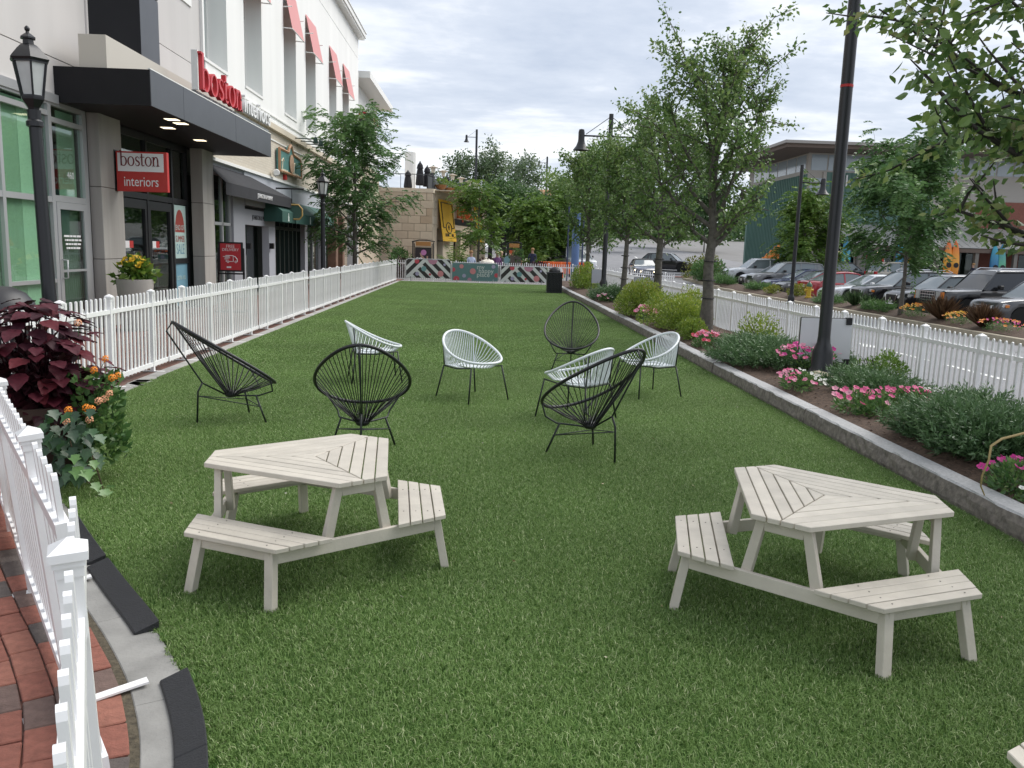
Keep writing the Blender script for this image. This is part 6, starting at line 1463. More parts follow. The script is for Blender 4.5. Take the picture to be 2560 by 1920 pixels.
for k in range(10): x = x0_+(x1_-x0_)*k/9; mb.box(x-.05, x+.05, -.5, 4.6, zt_, zt_+.16)
mb.build('beams', PGM, pg); hb = thing('hanging_planter', 'green trailing plant hanging from the dark pergola', 'plant', (Xat(1285, 57.5, 590), 57.5, GY(1285, 583, 57.5).z)); rng = np.random.default_rng(3); n = 300; p_, d_, w_ = lumps(rng, n, .8, .4, .5, 6, .5, .5); V, F, q = leaf_cloud(rng, p_, d_, .2*rng.uniform(.6, 1.2, n), .4, .2); link('foliage', fast_mesh('foliage', V, F, leafmat('dark'), q), hb); MB().tube([(0, 0, .4), (0, 0, zt_-hb.location.z)], .02, 4).build('hanger', BLKF, hb)
bc_ = MB().lathe([(.20, 0), (.20, 3.4), (.22, 3.42), (.22, 3.6)], 18).build('blue_column', mat('blue_paint', (.10, .17, .34), .5, noise=(2, .1)), auto=.6); bc_.location = (Xat(1437, 42.5, 660), 42.5, -.1); tag(bc_, 'thick blue round column behind the far pear tree', 'column')
for px, Yq, lab in ((1418, 44, 'thin dark blue pole left of the blue column'), (1455, 45, 'thin dark blue pole right of the blue column')):
    o = MB().tube([(0, 0, -.1), (0, 0, 3.9)], .045, 7).build('blue_pole', mat('navy_paint', (.03, .045, .10), .5)); o.location = (Xat(px, Yq, 650), Yq, 0); tag(o, lab, 'pole', 'blue poles by the column')
tp = MB(); tp.lathe([(.75, 0), (.8, .2), (.72, .55), (.6, .82), (.35, .92), (.05, .95)], 12); rr_ = random.Random(2); tp.v = [(x*rr_.uniform(.85, 1.15), y_*rr_.uniform(.7, 1.1), z*rr_.uniform(.88, 1.1)) for x, y_, z in tp.v]; o = tp.build('covered_heap', mat('cream_sheet', (.66, .62, .54), .6, bump=(4, .6)), smooth=True); o.location = (Xat(1220, 42.5, 655), 42.5, .35); o.scale = (.55, .55, .75); tag(o, 'something under a crumpled cream sheet behind the teal barrier', 'cover')
def planter_mound(label, px, py, Y, rx, rz, kind, zb=.55, seed=1, n=900, sz=.14, group='plants beyond the far fence'):
    t = thing('planter', label, 'planter', (Xat(px, Y, py), Y, -.01), 0, group); MB().lathe([(rx*.55, 0), (rx*.7, zb), (rx*.75, zb+.05), (rx*.6, zb)], 14).build('pot', mat('planter_pot', (.10, .085, .075), .8), t)
    rng = np.random.default_rng(seed); p_, d_, w_ = lumps(rng, n, rx, rx, rz, 9, .45, .5); p_[:, 2] += zb*.75; V, F, q = leaf_cloud(rng, p_, d_+np.array([0, 0, .25]), sz*rng.uniform(.6, 1.3, n), .6, .25); link('foliage', fast_mesh('foliage', V, F, leafmat(kind), q), t); return t
planter_mound('dark purple coleus planter left of the dark poster stand', 1000, 640, 43.5, 1.0, .75, 'purple', .3, 21); planter_mound('dark purple coleus planter right of the yellow poster stand', 1345, 640, 46, .95, .8, 'purple', .35, 22); planter_mound('purple grass planter among the restaurant tables', 1225, 640, 52, 1.2, .9, 'purple', .4, 23, n=700)
planter_mound('green bushy planter above the purple coleus', 1006, 625, 45.5, .75, 1.2, 'dark', .6, 24); planter_mound('round dark green shrub standing before the yellow poster', 1290, 632, 45.6, .45, .75, 'dark', 1.25, 25, 500); planter_mound('bright green edging plants below the purple coleus', 1370, 655, 45, 1.1, .4, 'lime', .25, 26, 500)
def palm(label, px, Y, h, seed, n=26):
    rng = np.random.default_rng(seed); t = thing('palm', label, 'palm', (Xat(px, Y, 640), Y, 0), 0, 'palms in the restaurant garden'); P_, D_, S_ = [], [], []
    for k in range(n):
        az = rng.random()*6.283; el = rng.uniform(.5, 1.45); ln = h*rng.uniform(.7, 1.1)
        for j in range(16):
            f = (j+1)/16; x = ln*f*math.cos(el); z = ln*f*math.sin(el)-.5*h*f*f*math.cos(el); b_ = np.array([math.cos(az)*x, math.sin(az)*x, z])
            for s_ in (-1, 1): P_.append(b_); D_.append([math.cos(az)*.8-math.sin(az)*s_*.7, math.sin(az)*.8+math.cos(az)*s_*.7, -.25]); S_.append(h*.22*(1.1-f*.6))
    V, F, q = leaf_cloud(rng, np.array(P_), np.array(D_), np.array(S_), .16, .1); link('fronds', fast_mesh('fronds', V, F, leafmat('lime'), q), t); MB().tube([(0, 0, 0), (0, 0, h*.3)], .08, 6).build('stem', BARKD, t)
palm('yellow green palm before the restaurant wall', 1143, 56, 2.6, 5); palm('palm right of the pergola, behind the purple coleus', 1318, 56, 3.0, 6)
# white van, traffic cones and orange barrier on the road behind
def cone(px, py, Y, lab):
    t = thing('traffic_cone', lab, 'traffic cone', (Xat(px, Y, py), Y, gz(Xat(px, Y, py), Y)), 0, 'orange barrels and cones on the far road'); OR = mat('safety_orange', (.75, .13, .02), .6); MB().lathe([(.22, 0), (.22, .05), (.16, .06), (.13, .35)], 12).build('base', OR, t); MB().lathe([(.13, .35), (.10, .60)], 12).build('band', TXW, t); MB().lathe([(.10, .60), (.05, .95), (.02, .97)], 12).build('tip', OR, t)
for px, lab in ((1382, 'traffic cone left of the orange barrier'), (1402, 'traffic cone at the right end of the orange barrier'), (1476, 'traffic cone right of the white van')): cone(px, 668, 52, lab)
o = MB().box(-1.5, 1.5, -.05, .05, .25, 1.0).box(-1.4, -1.3, -.3, .3, 0, .3).box(1.3, 1.4, -.3, .3, 0, .3).build('orange_barrier', MATS['safety_orange'], bevel=.02); o.location = (Xat(1405, 54, 665), 54, gz(Xat(1405, 54, 665), 54)); tag(o, 'orange plastic road barrier behind the litter bin', 'barrier')
# low stone wall and hedge in front of the white van
o = MB().box(-2.6, 2.6, -.25, .25, 0, .95).build('low_wall', mat('rubble_wall', (.20, .17, .14), .9, noise=(4, .3), bump=(8, 1)), bevel=.03); o.location = (Xat(1385, 60, 655), 60, -.1); tag(o, 'low brown stone wall behind the orange cones', 'wall')
shrub('flower_hedge', 'pale flowering hedge on the low stone wall', (Xat(1390, 60.5, 645), 60.5, .75), 2.6, .6, 1.0, 2200, .16, 'aspen', 71)
# ---------------------------------------------------------------- trees in the background
GB = 'trees behind the restaurant'
def btree(name, label, px, Y, pyt, prof_r, kind, n, ls, seed, th=1.6, frond=False, el=(.5, 1.2), group=GB, pk=.35, tr=.1, zb=0, X=None, n1=18, sig=.25, bark=None, prof=None):
    X = Xat(px, Y, 620) if X is None else X; h = GY(px, pyt, Y).z-zb
    return tree(name, label, (X, Y, zb), h, th, prof or prof_ovoid(prof_r, pk), kind, n, ls, seed, tr, n1, el, group=group, sig=sig, frond=frond, bark=bark)
btree('aspen_tree', 'slender pale tree left of the tall street lamp, above the terrace', 1146, 96, 388, 2.6, 'aspen', 5200, .30, 81, 3, el=(.7, 1.3), sig=.3)
btree('aspen_tree', 'slender pale tree right of the tall street lamp', 1222, 96, 392, 3.0, 'aspen', 6000, .30, 82, 3, el=(.7, 1.3), sig=.3)
btree('aspen_tree', 'slender pale tree with two thin tips behind the green crowns', 1300, 100, 405, 2.8, 'aspen', 5200, .30, 83, 3, el=(.8, 1.35), sig=.3)
btree('garden_tree', 'broad dark green tree right of the stone restaurant', 1262, 76, 478, 3.0, 'dark', 9000, .28, 84, 1.2, pk=.5, sig=.35)
btree('garden_tree', 'broad dark green tree left of the small lantern lamp', 1310, 80, 488, 3.0, 'dark', 9000, .28, 85, 1.2, pk=.5, sig=.35)
btree('garden_tree', 'dark tree behind the blue column', 1420, 74, 455, 3.0, 'pear', 9000, .26, 86, 1.4, pk=.5, sig=.35)
btree('honey_locust', 'light green honey locust in front of the yellow awnings', 1196, 49, 468, 1.4, 'lime', 430, .5, 87, 1.3, True, group='honey locusts', sig=.22, prof=prof_vase(1.35), n1=9)
btree('honey_locust', 'lime green honey locust right of the small lantern lamp', 1362, 58, 512, 2.3, 'lime', 1500, .6, 88, 1.2, True, group='honey locusts', sig=.35, prof=prof_vase(2.2), n1=14)
btree('honey_locust', 'lime green locust low above the purple planter', 1335, 64, 560, 2.2, 'lime', 1200, .55, 89, 1.0, True, group='honey locusts', sig=.35, prof=prof_vase(2.2), n1=12)
btree('garden_tree', 'tall leafy tree directly behind the far pear trees', 1475, 60, 395, 2.8, 'pear', 9000, .22, 90, 1.8, sig=.3)
btree('garden_tree', 'dark leafy tree seen between the second and third pear trunks', 1565, 115, 470, 5.0, 'dark', 8000, .42, 91, 2.0, sig=.5, zb=1.6)
btree('garden_tree', 'wide leafy tree up the road left of the parking rows', 1760, 125, 480, 6.0, 'dark', 9000, .45, 92, 2.0, sig=.5, zb=2)
btree('garden_tree', 'wide leafy tree up the road behind the black crossover', 1660, 135, 500, 6.0, 'pear', 9000, .45, 93, 2.0, sig=.5, zb=2.4)
wd_ = thing('wood', 'far belt of trees closing the view behind the road', 'trees'); wd_['kind'] = 'stuff'; COL.objects.unlink(wd_); bpy.data.objects.remove(wd_)
rng = np.random.default_rng(44); n = 42000; ax = rng.uniform(-60, 230, n); ay = 205+rng.normal(size=n)*8+.0*ax; az_ = rng.random(n)**.8*(7+2.2*np.sin(ax*.21)+1.6*np.sin(ax*.53+1)) + 3.0
V, F, q = leaf_cloud(rng, np.stack([ax, ay, az_], 1), rng.normal(size=(n, 3)), 1.1*rng.uniform(.6, 1.3, n), .8, .2); o = link('far_wood', fast_mesh('far_wood', V, F, leafmat('dark'), q)); tag(o, 'far belt of trees closing the view beyond the hill road', 'trees', kind='stuff')
OB = thing('far_building', 'distant building with an orange brown roof above the trees', 'building', (Xat(1365, 150, 480), 150, 2.0)); zt_ = GY(1365, 470, 150).z-2
MB().box(-4, 6, 0, 8, 0, zt_-1.5).build('wall', STN[0], OB); MB().add([(-4.5, -.5, zt_-1.5), (6.5, -.5, zt_-1.5), (6.5, 8.5, zt_-1.5), (-4.5, 8.5, zt_-1.5), (-1, 4, zt_), (3, 4, zt_)], [(0, 1, 5, 4), (1, 2, 5), (2, 3, 4, 5), (3, 0, 4)]).build('roof', mat('orange_roof', (.36, .17, .08), .8), OB)
# ---------------------------------------------------------------- cars
TYRE = mat('tyre', (.018, .018, .019), .8); RIM = mat('alloy', (.50, .51, .53), .3, metal=.8); CHROME = mat('chrome', (.62, .63, .65), .15, metal=.95); CARGL = mat('car_glass', (.15, .18, .19), .05, spec=.9)
HLG = mat('headlamp', (.62, .64, .66), .12, spec=.8); AMB = mat('amber_lens', (.62, .20, .03), .25); RLG = mat('tail_lamp', (.45, .012, .015), .2); PLATE = mat('number_plate', (.62, .62, .62), .5); WELL = mat('wheel_well', (.010, .010, .010), .9); PLAST = mat('black_plastic', (.018, .018, .02), .55)
def interp(tab, x):
    for (a, u), (b, v) in zip(tab[:-1], tab[1:]):
        if x <= b: return u + (v-u)*max(0, (x-a)/(b-a))
    return tab[-1][1]
def wheel_meshes(r, w, spokes, key):
    mb = MB(); mb.lathe([(r*.60, -w/2), (r*.90, -w/2), (r*.985, -w*.38), (r, 0), (r*.985, w*.38), (r*.90, w/2), (r*.60, w/2)], 26)
    ty = mb.mesh('wheel', TYRE, auto=.7); mb = MB(); mb.lathe([(r*.655, -w*.50), (r*.655, -w*.42), (r*.60, -w*.40), (r*.58, -w*.2)], 22)
    mb.lathe([(.02, -w*.47), (r*.14, -w*.45), (r*.14, -w*.3)], 12)
    for k in range(spokes):
        a = 2*math.pi*k/spokes; mb.bar((r*.1*math.cos(a), r*.1*math.sin(a), -w*.40), (r*.62*math.cos(a), r*.62*math.sin(a), -w*.43), r*(.17 if spokes < 8 else .055), .03, (0, 0, 1), r*(.11 if spokes < 8 else .05), .03)
    dk_ = MB(); dk_.lathe([(.02, -w*.25), (r*.6, -w*.25), (r*.6, -w*.2)], 18); return ty, mb.mesh('rim', RIM, auto=.6), dk_.mesh('brake', WELL)
def car(label, nose, head, paint, kind='suv', L_=4.7, W=1.88, H=1.72, wr=.36, spokes=5, grille='bars', name='parked_car', group='cars parked in the row by the planting island', lit=False, roofrails=False, z=None, tinted=False, lamp=None, headlamp=True, roofm=None):
    """car whose nose centre stands at nose=(x,y) and whose front points along head (radians). local +x = backwards"""
    x, y = nose; z = gz(x-math.cos(head)*2, y-math.sin(head)*2) if z is None else z
    t = thing(name, label, 'car', (x, y, z), head+math.pi, group); hw0 = W/2
    P_ = paint
    if kind in ('suv', 'bigsuv'):
        big = kind == 'bigsuv'; hd = .60*H if not big else .605*H; xw0, xw1, xr1, xr0 = (.27*L_, .415*L_, .86*L_, .985*L_) if not big else (.285*L_, .385*L_, .93*L_, .992*L_)
        top = [(0, .40*H), (.03, hd-.20 if not big else hd-.1), (.14, hd-.10 if not big else hd-.03), (.5, hd-.03), (xw0, hd+.03), (L_*.9, hd+.06), (L_-.04, hd+.04), (L_, hd-.08)]; bel = hd+.04; gap = .20; ax = (.19*L_, .80*L_)
    else:
        hd = .60*H; xw0, xw1, xr1, xr0 = .285*L_, .455*L_, .70*L_, .885*L_
        top = [(0, .42*H), (.04, hd-.22), (.2, hd-.13), (.7, hd-.05), (xw0, hd+.02), (xr0, hd+.07), (L_-.12, hd+.06), (L_-.02, hd-.04), (L_, hd-.25)]; bel = hd+.04; gap = .15; ax = (.195*L_, .79*L_)
    n = int(L_/.055); rows = []; ra = wr+.055
    for i in range(n+1):
        xx = L_*i/n; e_ = min(xx, L_-xx); taper = 1 - .16*max(0, 1-e_/.55)**2.2
        hw = hw0*taper; zt_ = interp(top, xx); zb_ = gap + (.08*max(0, 1-e_/.3))
        for a in ax:
            dx_ = abs(xx-a)
            if dx_ < ra: zb_ = max(zb_, wr + math.sqrt(ra*ra-dx_*dx_))
        zb_ = min(zb_, zt_-.12); zm = zb_+(zt_-zb_)*.55
        half = [(hw*.955, zb_), (hw*.99, zb_+.05*(zt_-zb_)+.03), (hw, zm), (hw*.985, zt_-.10*(1 if zt_-zb_ > .25 else .4)), (hw*.93, zt_-.03), (hw*.82, zt_), (hw*.4, zt_+.02), (0, zt_+.028)]
        rows.append([(xx, -a, b) for a, b in half] + [(xx, a, b) for a, b in half[-2::-1]])
    mb = MB(); mb.grid(rows); k15 = len(rows[0]); mb.f += [tuple(range(k15)), tuple(range(n*k15, n*k15+k15))[::-1]]; mb.m += [0, 0]; mb.build('body', P_, t, auto=.55)
    MB().box(.15, L_-.15, -hw0*.86, hw0*.86, gap-.02, hd-.15).build('underbody', WELL, t)
    # glasshouse
    roofl = [(xw0-.02, bel-.02), (xw1, H-.05), (xw1+.25, H-.01), ((xw1+xr1)/2, H), (xr1, H-.05), (xr0, bel+.0)]
    m_ = 26; rows = []; inner = []
    for i in range(m_+1):
        xx = xw0-.02 + (xr0-xw0+.02)*i/m_; zr_ = interp(roofl, xx); e_ = min(xx, L_-xx); hw = hw0*(1-.10*max(0, 1-(L_-xx)/.9)**2); f = max(0, (zr_-bel)/(H-bel)); tw = hw*(.935-.20*f)
        rows.append([(xx, -hw*.935, bel-.02), (xx, -tw, max(bel-.015, zr_-.05*f)), (xx, -tw*.86, zr_-.012), (xx, 0, zr_+.012), (xx, tw*.86, zr_-.012), (xx, tw, max(bel-.015, zr_-.05*f)), (xx, hw*.935, bel-.02)])
    mb = MB(); mb.grid(rows); mb.build('glass', CARGL if not tinted else mat('tinted_glass', (.02, .022, .025), .08, spec=.8), t, auto=.5)
    mb = MB(); lift = lambda p: (p[0], p[1]*1.008, p[2]+.012); rr2 = [[lift(q) for q in row[1:6]] for row in rows if xw1-.12 <= row[0][0] <= xr1+.10]; mb.grid(rr2)
    rf_ = mb.build('roof', roofm or P_, t, auto=.6)
    mb = MB()
    for s_ in (-1, 1):
        def sp(xx, f):
            zr_ = interp(roofl, xx); fz = max(0, (zr_-bel)/(H-bel)); hw = hw0; tw = hw*(.935-.20*fz); zt2 = max(bel-.015, zr_-.05*fz); return Vector((xx, s_*(hw*.935+(tw-hw*.935)*f+.008), bel-.02+(zt2-bel+.02)*f))
        mb.tube([sp(xw0+.02, .3), sp((xw0+xw1)/2, .98), sp(xw1, 1.0), sp((xw1+xr1)/2, 1.0), sp(xr1, 1.0), sp((xr1+xr0)/2+.02, .95), sp(xr0-.05, .3)], .036, 6)
        for f_ in ((.44, .70) if kind != 'sedan' else (.50,)):
            xx = xw0+.1+(xr0-xw0)*f_; mb.bar(sp(xx, 0), sp(xx+.02, 1), .075, .02, (0, s_, 0))
        if kind != 'sedan': mb.bar(sp(xr1-.02, 0), sp(xr1-.12, 1), .20, .02, (0, s_, 0))
    mb.build('pillars', roofm or P_, t)
    if roofrails:
        for s_ in (-1, 1): MB().tube([(xw1+.1, s_*hw0*.66, H-.03), (xw1+.25, s_*hw0*.66, H+.05), (xr1-.25, s_*hw0*.66, H+.05), (xr1-.05, s_*hw0*.66, H-.04)], .02, 6).build('roof_rail', CHROME, t)
    key = (round(wr, 2), spokes); ty, ri, bk_ = WM.setdefault(key, wheel_meshes(wr, .23, spokes, key))
    for a in ax:
        for s_ in (-1, 1):
            wo = link('wheel', ty, t, (a, s_*(hw0-.125), wr)); wo.rotation_euler = (R(-90)*s_*-1 if False else (R(90) if s_ > 0 else R(-90)), 0, 0)
            link('rim', ri, wo); link('brake', bk_, wo)
    for s_ in (-1, 1):
        MB().lathe([(ra-.01, 0), (ra-.01, .3), (.05, .3)], 20).build('wheel_well', WELL, t, loc=(ax[0], s_*(hw0-.30), wr)).rotation_euler = (R(-90)*s_, 0, 0)
        MB().lathe([(ra-.01, 0), (ra-.01, .3), (.05, .3)], 20).build('wheel_well', WELL, t, loc=(ax[1], s_*(hw0-.30), wr)).rotation_euler = (R(-90)*s_, 0, 0)
    # front details
    zh = interp(top, .16); big = kind == 'bigsuv'
    hz0, hz1 = (zh-.30, zh-.08) if not big else (zh-.36, zh-.06)
    if headlamp:
        for s_ in (-1, 1):
            if big: pts = [(-.012, .56), (-.012, .84), (.22, .965), (.22, .965), (-.012, .56)]; poly = [(-.015, s_*hw0*.56, hz0), (-.01, s_*hw0*.83, hz0), (-.01, s_*hw0*.83, hz1), (-.015, s_*hw0*.56, hz1)]
            else: poly = [(.0, s_*hw0*.52, hz0+.06), (.10, s_*hw0*.86, hz0+.03), (.42, s_*hw0*1.0, hz1-.02), (.30, s_*hw0*.95, hz1+.02), (.12, s_*hw0*.80, hz1-.02), (.03, s_*hw0*.52, hz1-.07)]
            mb = MB(); mb.extr(poly, (-.03, s_*.012, .012)); hl_ = mb.build('headlight', HLG if not lit else mat('headlamp_lit', (.9, .85, .7), .2, emit=((1, .82, .5), 3.0)), t)
            if big: MB().box(-.05, .05, 0, .10, hz0, hz1).build('indicator', AMB, hl_, loc=(.015, s_*hw0*.89-(.05 if s_ > 0 else .05), 0))
            elif lamp: MB().box(.26, .38, -.02, .02, hz1-.10, hz1-.01).build('indicator', AMB, hl_, loc=(.0, s_*(hw0*.985+.02), 0))
    gw = hw0*.50
    if grille == 'egg':
        g_ = MB().box(-.03, .02, -gw, gw, hz0-.14, hz1-.0).build('grille', PLAST, t); mb = MB()
        for k in range(5): zz_ = hz0-.12+(hz1-hz0+.11)*k/4; mb.box(-.05, -.025, -gw, gw, zz_-.012, zz_+.012)
        for k in range(7): yy = -gw+2*gw*k/6; mb.box(-.048, -.027, yy-.012, yy+.012, hz0-.14, hz1)
        mb.build('grille_bars', CHROME, g_)
    elif grille == 'frame':
        g_ = MB().box(-.03, .02, -gw*.85, gw*.85, hz0-.16, hz1-.03).build('grille', PLAST, t); mb = MB(); mb.tube([(-.03, -gw*.95, hz1-.02), (-.04, -gw*.7, hz0-.18), (-.045, gw*.7, hz0-.18), (-.03, gw*.95, hz1-.02)], .022, 6); mb.lathe([(.01, -.01), (.09, 0), (.09, .012), (.02, .014)], 12, (0, 0, 0)); mb.v[-48:] = [(-.05-v[2], v[0], hz0+v[1]) for v in mb.v[-48:]]; mb.build('grille_trim', CHROME, g_)
    else:
        g_ = MB().box(-.03, .02, -gw*.9, gw*.9, hz0-.02, hz1-.04).build('grille', PLAST, t); mb = MB()
        for k in range(3): zz_ = hz0+.02+(hz1-hz0-.08)*k/2; mb.box(-.045, -.02, -gw*.9, gw*.9, zz_-.012, zz_+.012)
        mb.build('grille_bars', CHROME, g_)
    MB().box(-.035, .05, -hw0*.62, hw0*.62, gap+.06, gap+.24).build('bumper_intake', PLAST, t); MB().box(-.055, -.04, -.16, .16, gap+.20, gap+.36).build('number_plate', PLATE, t)
    for s_ in (-1, 1):
        MB().lathe([(.05, 0), (.055, .02)], 10).build('fog_lamp', HLG, t, loc=(.03, s_*hw0*.74, gap+.18)).rotation_euler = (0, R(-90), 0)
        MB().box(-.02, .13, -.11, .11, -.07, .08).build('mirror', PLAST if tinted or kind == 'suv' else P_, t, bevel=.03, loc=(xw0+.48, s_*(hw0+.09), bel+.09))
        MB().box(L_-.14, L_+.012, -.13, .13, bel-.22, bel-.02).build('tail_light', RLG, t, bevel=.015, loc=(0, s_*(hw0*.80), 0))
    MB().box(L_-.02, L_+.02, -.17, .17, .62, .78).build('number_plate', PLATE, t)
    return t
WM = {}
def paint(nm, c, r_=.3): return mat('paint_'+nm, c, r_, coat=1.0, spec=.5)
PB, PDG, PW, PR_, PBL, PGR = paint('black', (.012, .012, .015)), paint('graphite', (.05, .05, .055)), paint('white', (.62, .64, .67)), paint('red', (.34, .012, .022)), paint('blue', (.012, .02, .085)), paint('grey', (.16, .165, .17))
HW = math.pi                                        # front points towards -X
NX = 16.75
car('dark crossover nearest in the parked row, at the right picture edge', (NX, 27.3), HW, PDG, 'suv', 4.55, 1.82, 1.68, .35, 5, 'bars', lamp=True)
car('big black off-road car with a chrome egg crate grille', (NX-.25, 30.2), HW, PB, 'bigsuv', 5.15, 2.0, 1.92, .41, 6, 'egg', tinted=True, roofrails=True)
car('black crossover with a framed grille behind the thin parking tree', (NX, 33.45), HW, PB, 'suv', 4.7, 1.88, 1.64, .36, 5, 'frame')
car('black crossover with roof rails and amber lamp corners', (NX, 36.75), HW, PB, 'suv', 4.68, 1.88, 1.72, .36, 5, 'frame', roofrails=True, lamp=True)
car('white saloon with multi spoke wheels beside the thick lamp post', (NX, 40.3), HW, PW, 'sedan', 4.85, 1.85, 1.44, .35, 16, 'bars')
car('red saloon parked tail first behind the yellow hydrant', (NX+.3+4.75, 43.7), 0.0, PR_, 'sedan', 4.75, 1.82, 1.48, .34, 5, 'bars')
car('graphite saloon between the red and the blue one', (NX, 46.5), HW, PDG, 'sedan', 4.8, 1.83, 1.47, .34, 5, 'frame')
car('dark blue saloon in the parked row', (NX, 49.0), HW, PBL, 'sedan', 4.85, 1.83, 1.46, .34, 5, 'frame')
car('grey off-road car with black mirrors in the parked row', (NX, 51.8), HW, PGR, 'suv', 4.82, 1.94, 1.78, .38, 5, 'bars')
car('silver saloon mostly hidden behind the grey off-road car', (NX+.4, 54.6), HW, paint('silver', (.40, .41, .43)), 'sedan', 4.7, 1.8, 1.45, .33, 5)
car('white car farthest along the parked row', (NX, 57.4), HW, PW, 'suv', 4.8, 1.9, 1.74, .37, 5)
car('pale gold car in the row behind, roof above the white saloon', (27.3+4.7, 58), 0.0, paint('gold', (.34, .31, .26)), 'suv', 4.7, 1.85, 1.75, .36, 5, group='cars in the second parking row')
car('dark car in the row behind, next to the pale gold one', (25.0+4.7, 62.5), 0.0, PB, 'suv', 4.7, 1.85, 1.6, .36, 5, group='cars in the second parking row')
car('blue grey convertible driving towards us with its headlights on', (12.0, 60.4), R(-93), paint('slate', (.07, .075, .11)), 'sedan', 4.6, 1.78, 1.38, .33, 5, 'bars', 'moving_car', 'cars driving on the road', lit=True, roofm=BLACKM)
car('black crossover turning on the road beyond the pear trees', (Xat(1733, 76, 660), 76.0), R(-28), PB, 'suv', 4.77, 1.88, 1.68, .37, 5, 'frame', 'moving_car', 'cars driving on the road')
car('white van behind the blue column', (Xat(1462, 56, 660), 56), R(-80), PW, 'suv', 5.0, 1.95, 2.1, .36, 5, 'bars', 'parked_van', 'cars driving on the road')

# ---------------------------------------------------------------- parking island, road markings
def isz(x, y): return gz(x, y)+.14+.20*math.sin(math.pi*min(1, max(0, (x-14.75)/1.9)))+.02*math.sin(x*6+y*3)
KB = mat('beige_kerb', (.42, .37, .28), .85, noise=(6, .1))
ysi = [18+1.0*i for i in range(43)]
mb = MB(); mb.grid([[(14.8+1.85*k/7, y, isz(14.8+1.85*k/7, y)) for k in range(8)] for y in ysi]); o = mb.build('planting_island', MULCH, smooth=True); o['kind'] = 'structure'
ik = thing('island_kerb', 'beige concrete kerb around the parking island', 'kerb', (14.7, 39, 0))
for xk in (14.62, 16.62):
    for k in range(14):
        y0 = 18+3*k; zz_ = gz(xk, y0+1.5); MB().box(xk-14.7-.09, xk-14.7+.09, y0+.01-39, y0+2.99-39, zz_-.1, zz_+.16).build('kerb_stone', KB, ik, bevel=.015)
RPW = mat('road_paint', (.66, .66, .64), .7, noise=(6, .12))
def mark(name, pts, lab, zoff=.008):
    mb = MB(); mb.add([(x, y, gz(x, y)+zoff+.003) for x, y in pts], [tuple(range(len(pts)))]); o = mb.build(name, RPW); tag(o, lab, 'road marking', 'white markings on the road')
a_ = GZ(1885, 822, -.33)
mark('road_arrow', [(8.6, 15.6), (8.75, 15.6), (8.75, 17.6), (9.05, 17.6), (8.68, 18.7), (8.3, 17.6), (8.6, 17.6)], 'white arrow painted on the road behind the right fence')
mark('road_line', [(8.55, 13.2), (8.75, 13.2), (8.8, 15.0), (8.6, 15.0)], 'white bar painted on the road nearest behind the right fence')
for k in range(6): mark('road_line', [(9.9, 26+k*6), (10.02, 26+k*6), (10.02, 29+k*6), (9.9, 29+k*6)], ['nearest', 'second', 'third', 'fourth', 'fifth', 'farthest'][k]+' white lane dash along the middle of the road')
def band(name, x0, x1, y0, y1, mt, dz):
    mb = MB(); nx = 12; mb.grid([[(x0+(x1-x0)*i/nx, y, gz(x0+(x1-x0)*i/nx, y)+dz) for i in range(nx+1)] for y in np.linspace(y0, y1, 6)]); o = mb.build(name, mt, smooth=True); o['kind'] = 'structure'; return o
band('crossing', 6.5, 24, 64.5, 68.0, mat('crossing_brick', (.20, .10, .08), .9, noise=(3, .15)), .022)
band('road', 5.5, 34, 68.2, 71.9, ASPH, .02); band('hill_road', 9, 30, 72.5, 150, ASPH, .03); band('pavement', -3.0, 9.2, 66, 110, mat('pale_concrete', (.46, .41, .33), .85, noise=(2, .06)), .10)
for k in range(4): mark('road_line', [(15.6+k*.9, 78+k*7), (15.8+k*.9, 78+k*7), (16.2+k*.9, 82+k*7), (16.0+k*.9, 82+k*7)], ['nearest', 'second', 'third', 'farthest'][k]+' dash of the white line up the hill road', .035)
# island plants
GI = 'plants in the parking island'
def on_is(x, y): return (x, y, isz(x, y)-.02)
hyd = thing('fire_hydrant', 'yellow fire hydrant with a green cap in the parking island', 'hydrant', on_is(15.35, 38.6)); HY = mat('hydrant_yellow', (.60, .40, .04), .5); MB().lathe([(.16, 0), (.16, .05), (.11, .06), (.105, .45), (.13, .47), (.13, .52)], 12).build('barrel', HY, hyd, auto=.6); MB().lathe([(.14, .52), (.13, .60), (.07, .70), (.03, .73), (.03, .78)], 12).build('cap', mat('hydrant_green', (.05, .13, .07), .5), hyd, auto=.7); MB().tube([(-.2, 0, .36), (.2, 0, .36)], .06, 8).build('nozzle', HY, hyd)
juniper('low green juniper left in the parking island', on_is(15.6, 46.5), .7, 2.0, .42, 380, 101, 'locust', .3, GI); juniper('low green juniper in front of the yellow hydrant', on_is(15.2, 36.0), .55, 1.6, .45, 420, 102, 'locust', .25, GI); juniper('low juniper left of the thin parking tree', on_is(15.2, 31.4), .55, 1.3, .40, 420, 103, 'locust', .25, GI); juniper('low green juniper at the far left end of the island', on_is(15.4, 52.5), .8, 2.2, .6, 380, 104, 'locust', .35, GI)
shrub('round_shrub', 'round dark green shrub at the far end of the parking island', on_is(15.3, 56.0), 1.3, 1.5, 1.5, 2600, .16, 'locust', 105, GI); shrub('gold_shrub', 'golden green shrub behind the round dark one', (14.9+1.5, 62, -.2), 1.5, 1.4, 2.3, 2600, .18, 'gold', 106, GI)
shrub('rose_bush', 'pale pink and orange rose bush beside the parking lamp', on_is(15.5, 40.3), .55, .8, .62, 900, .09, 'gold', 107, GI); shrub('rose_bush', 'small orange bush left of the parking lamp', on_is(15.3, 43.2), .5, .9, .42, 700, .09, 'gold', 108, GI)
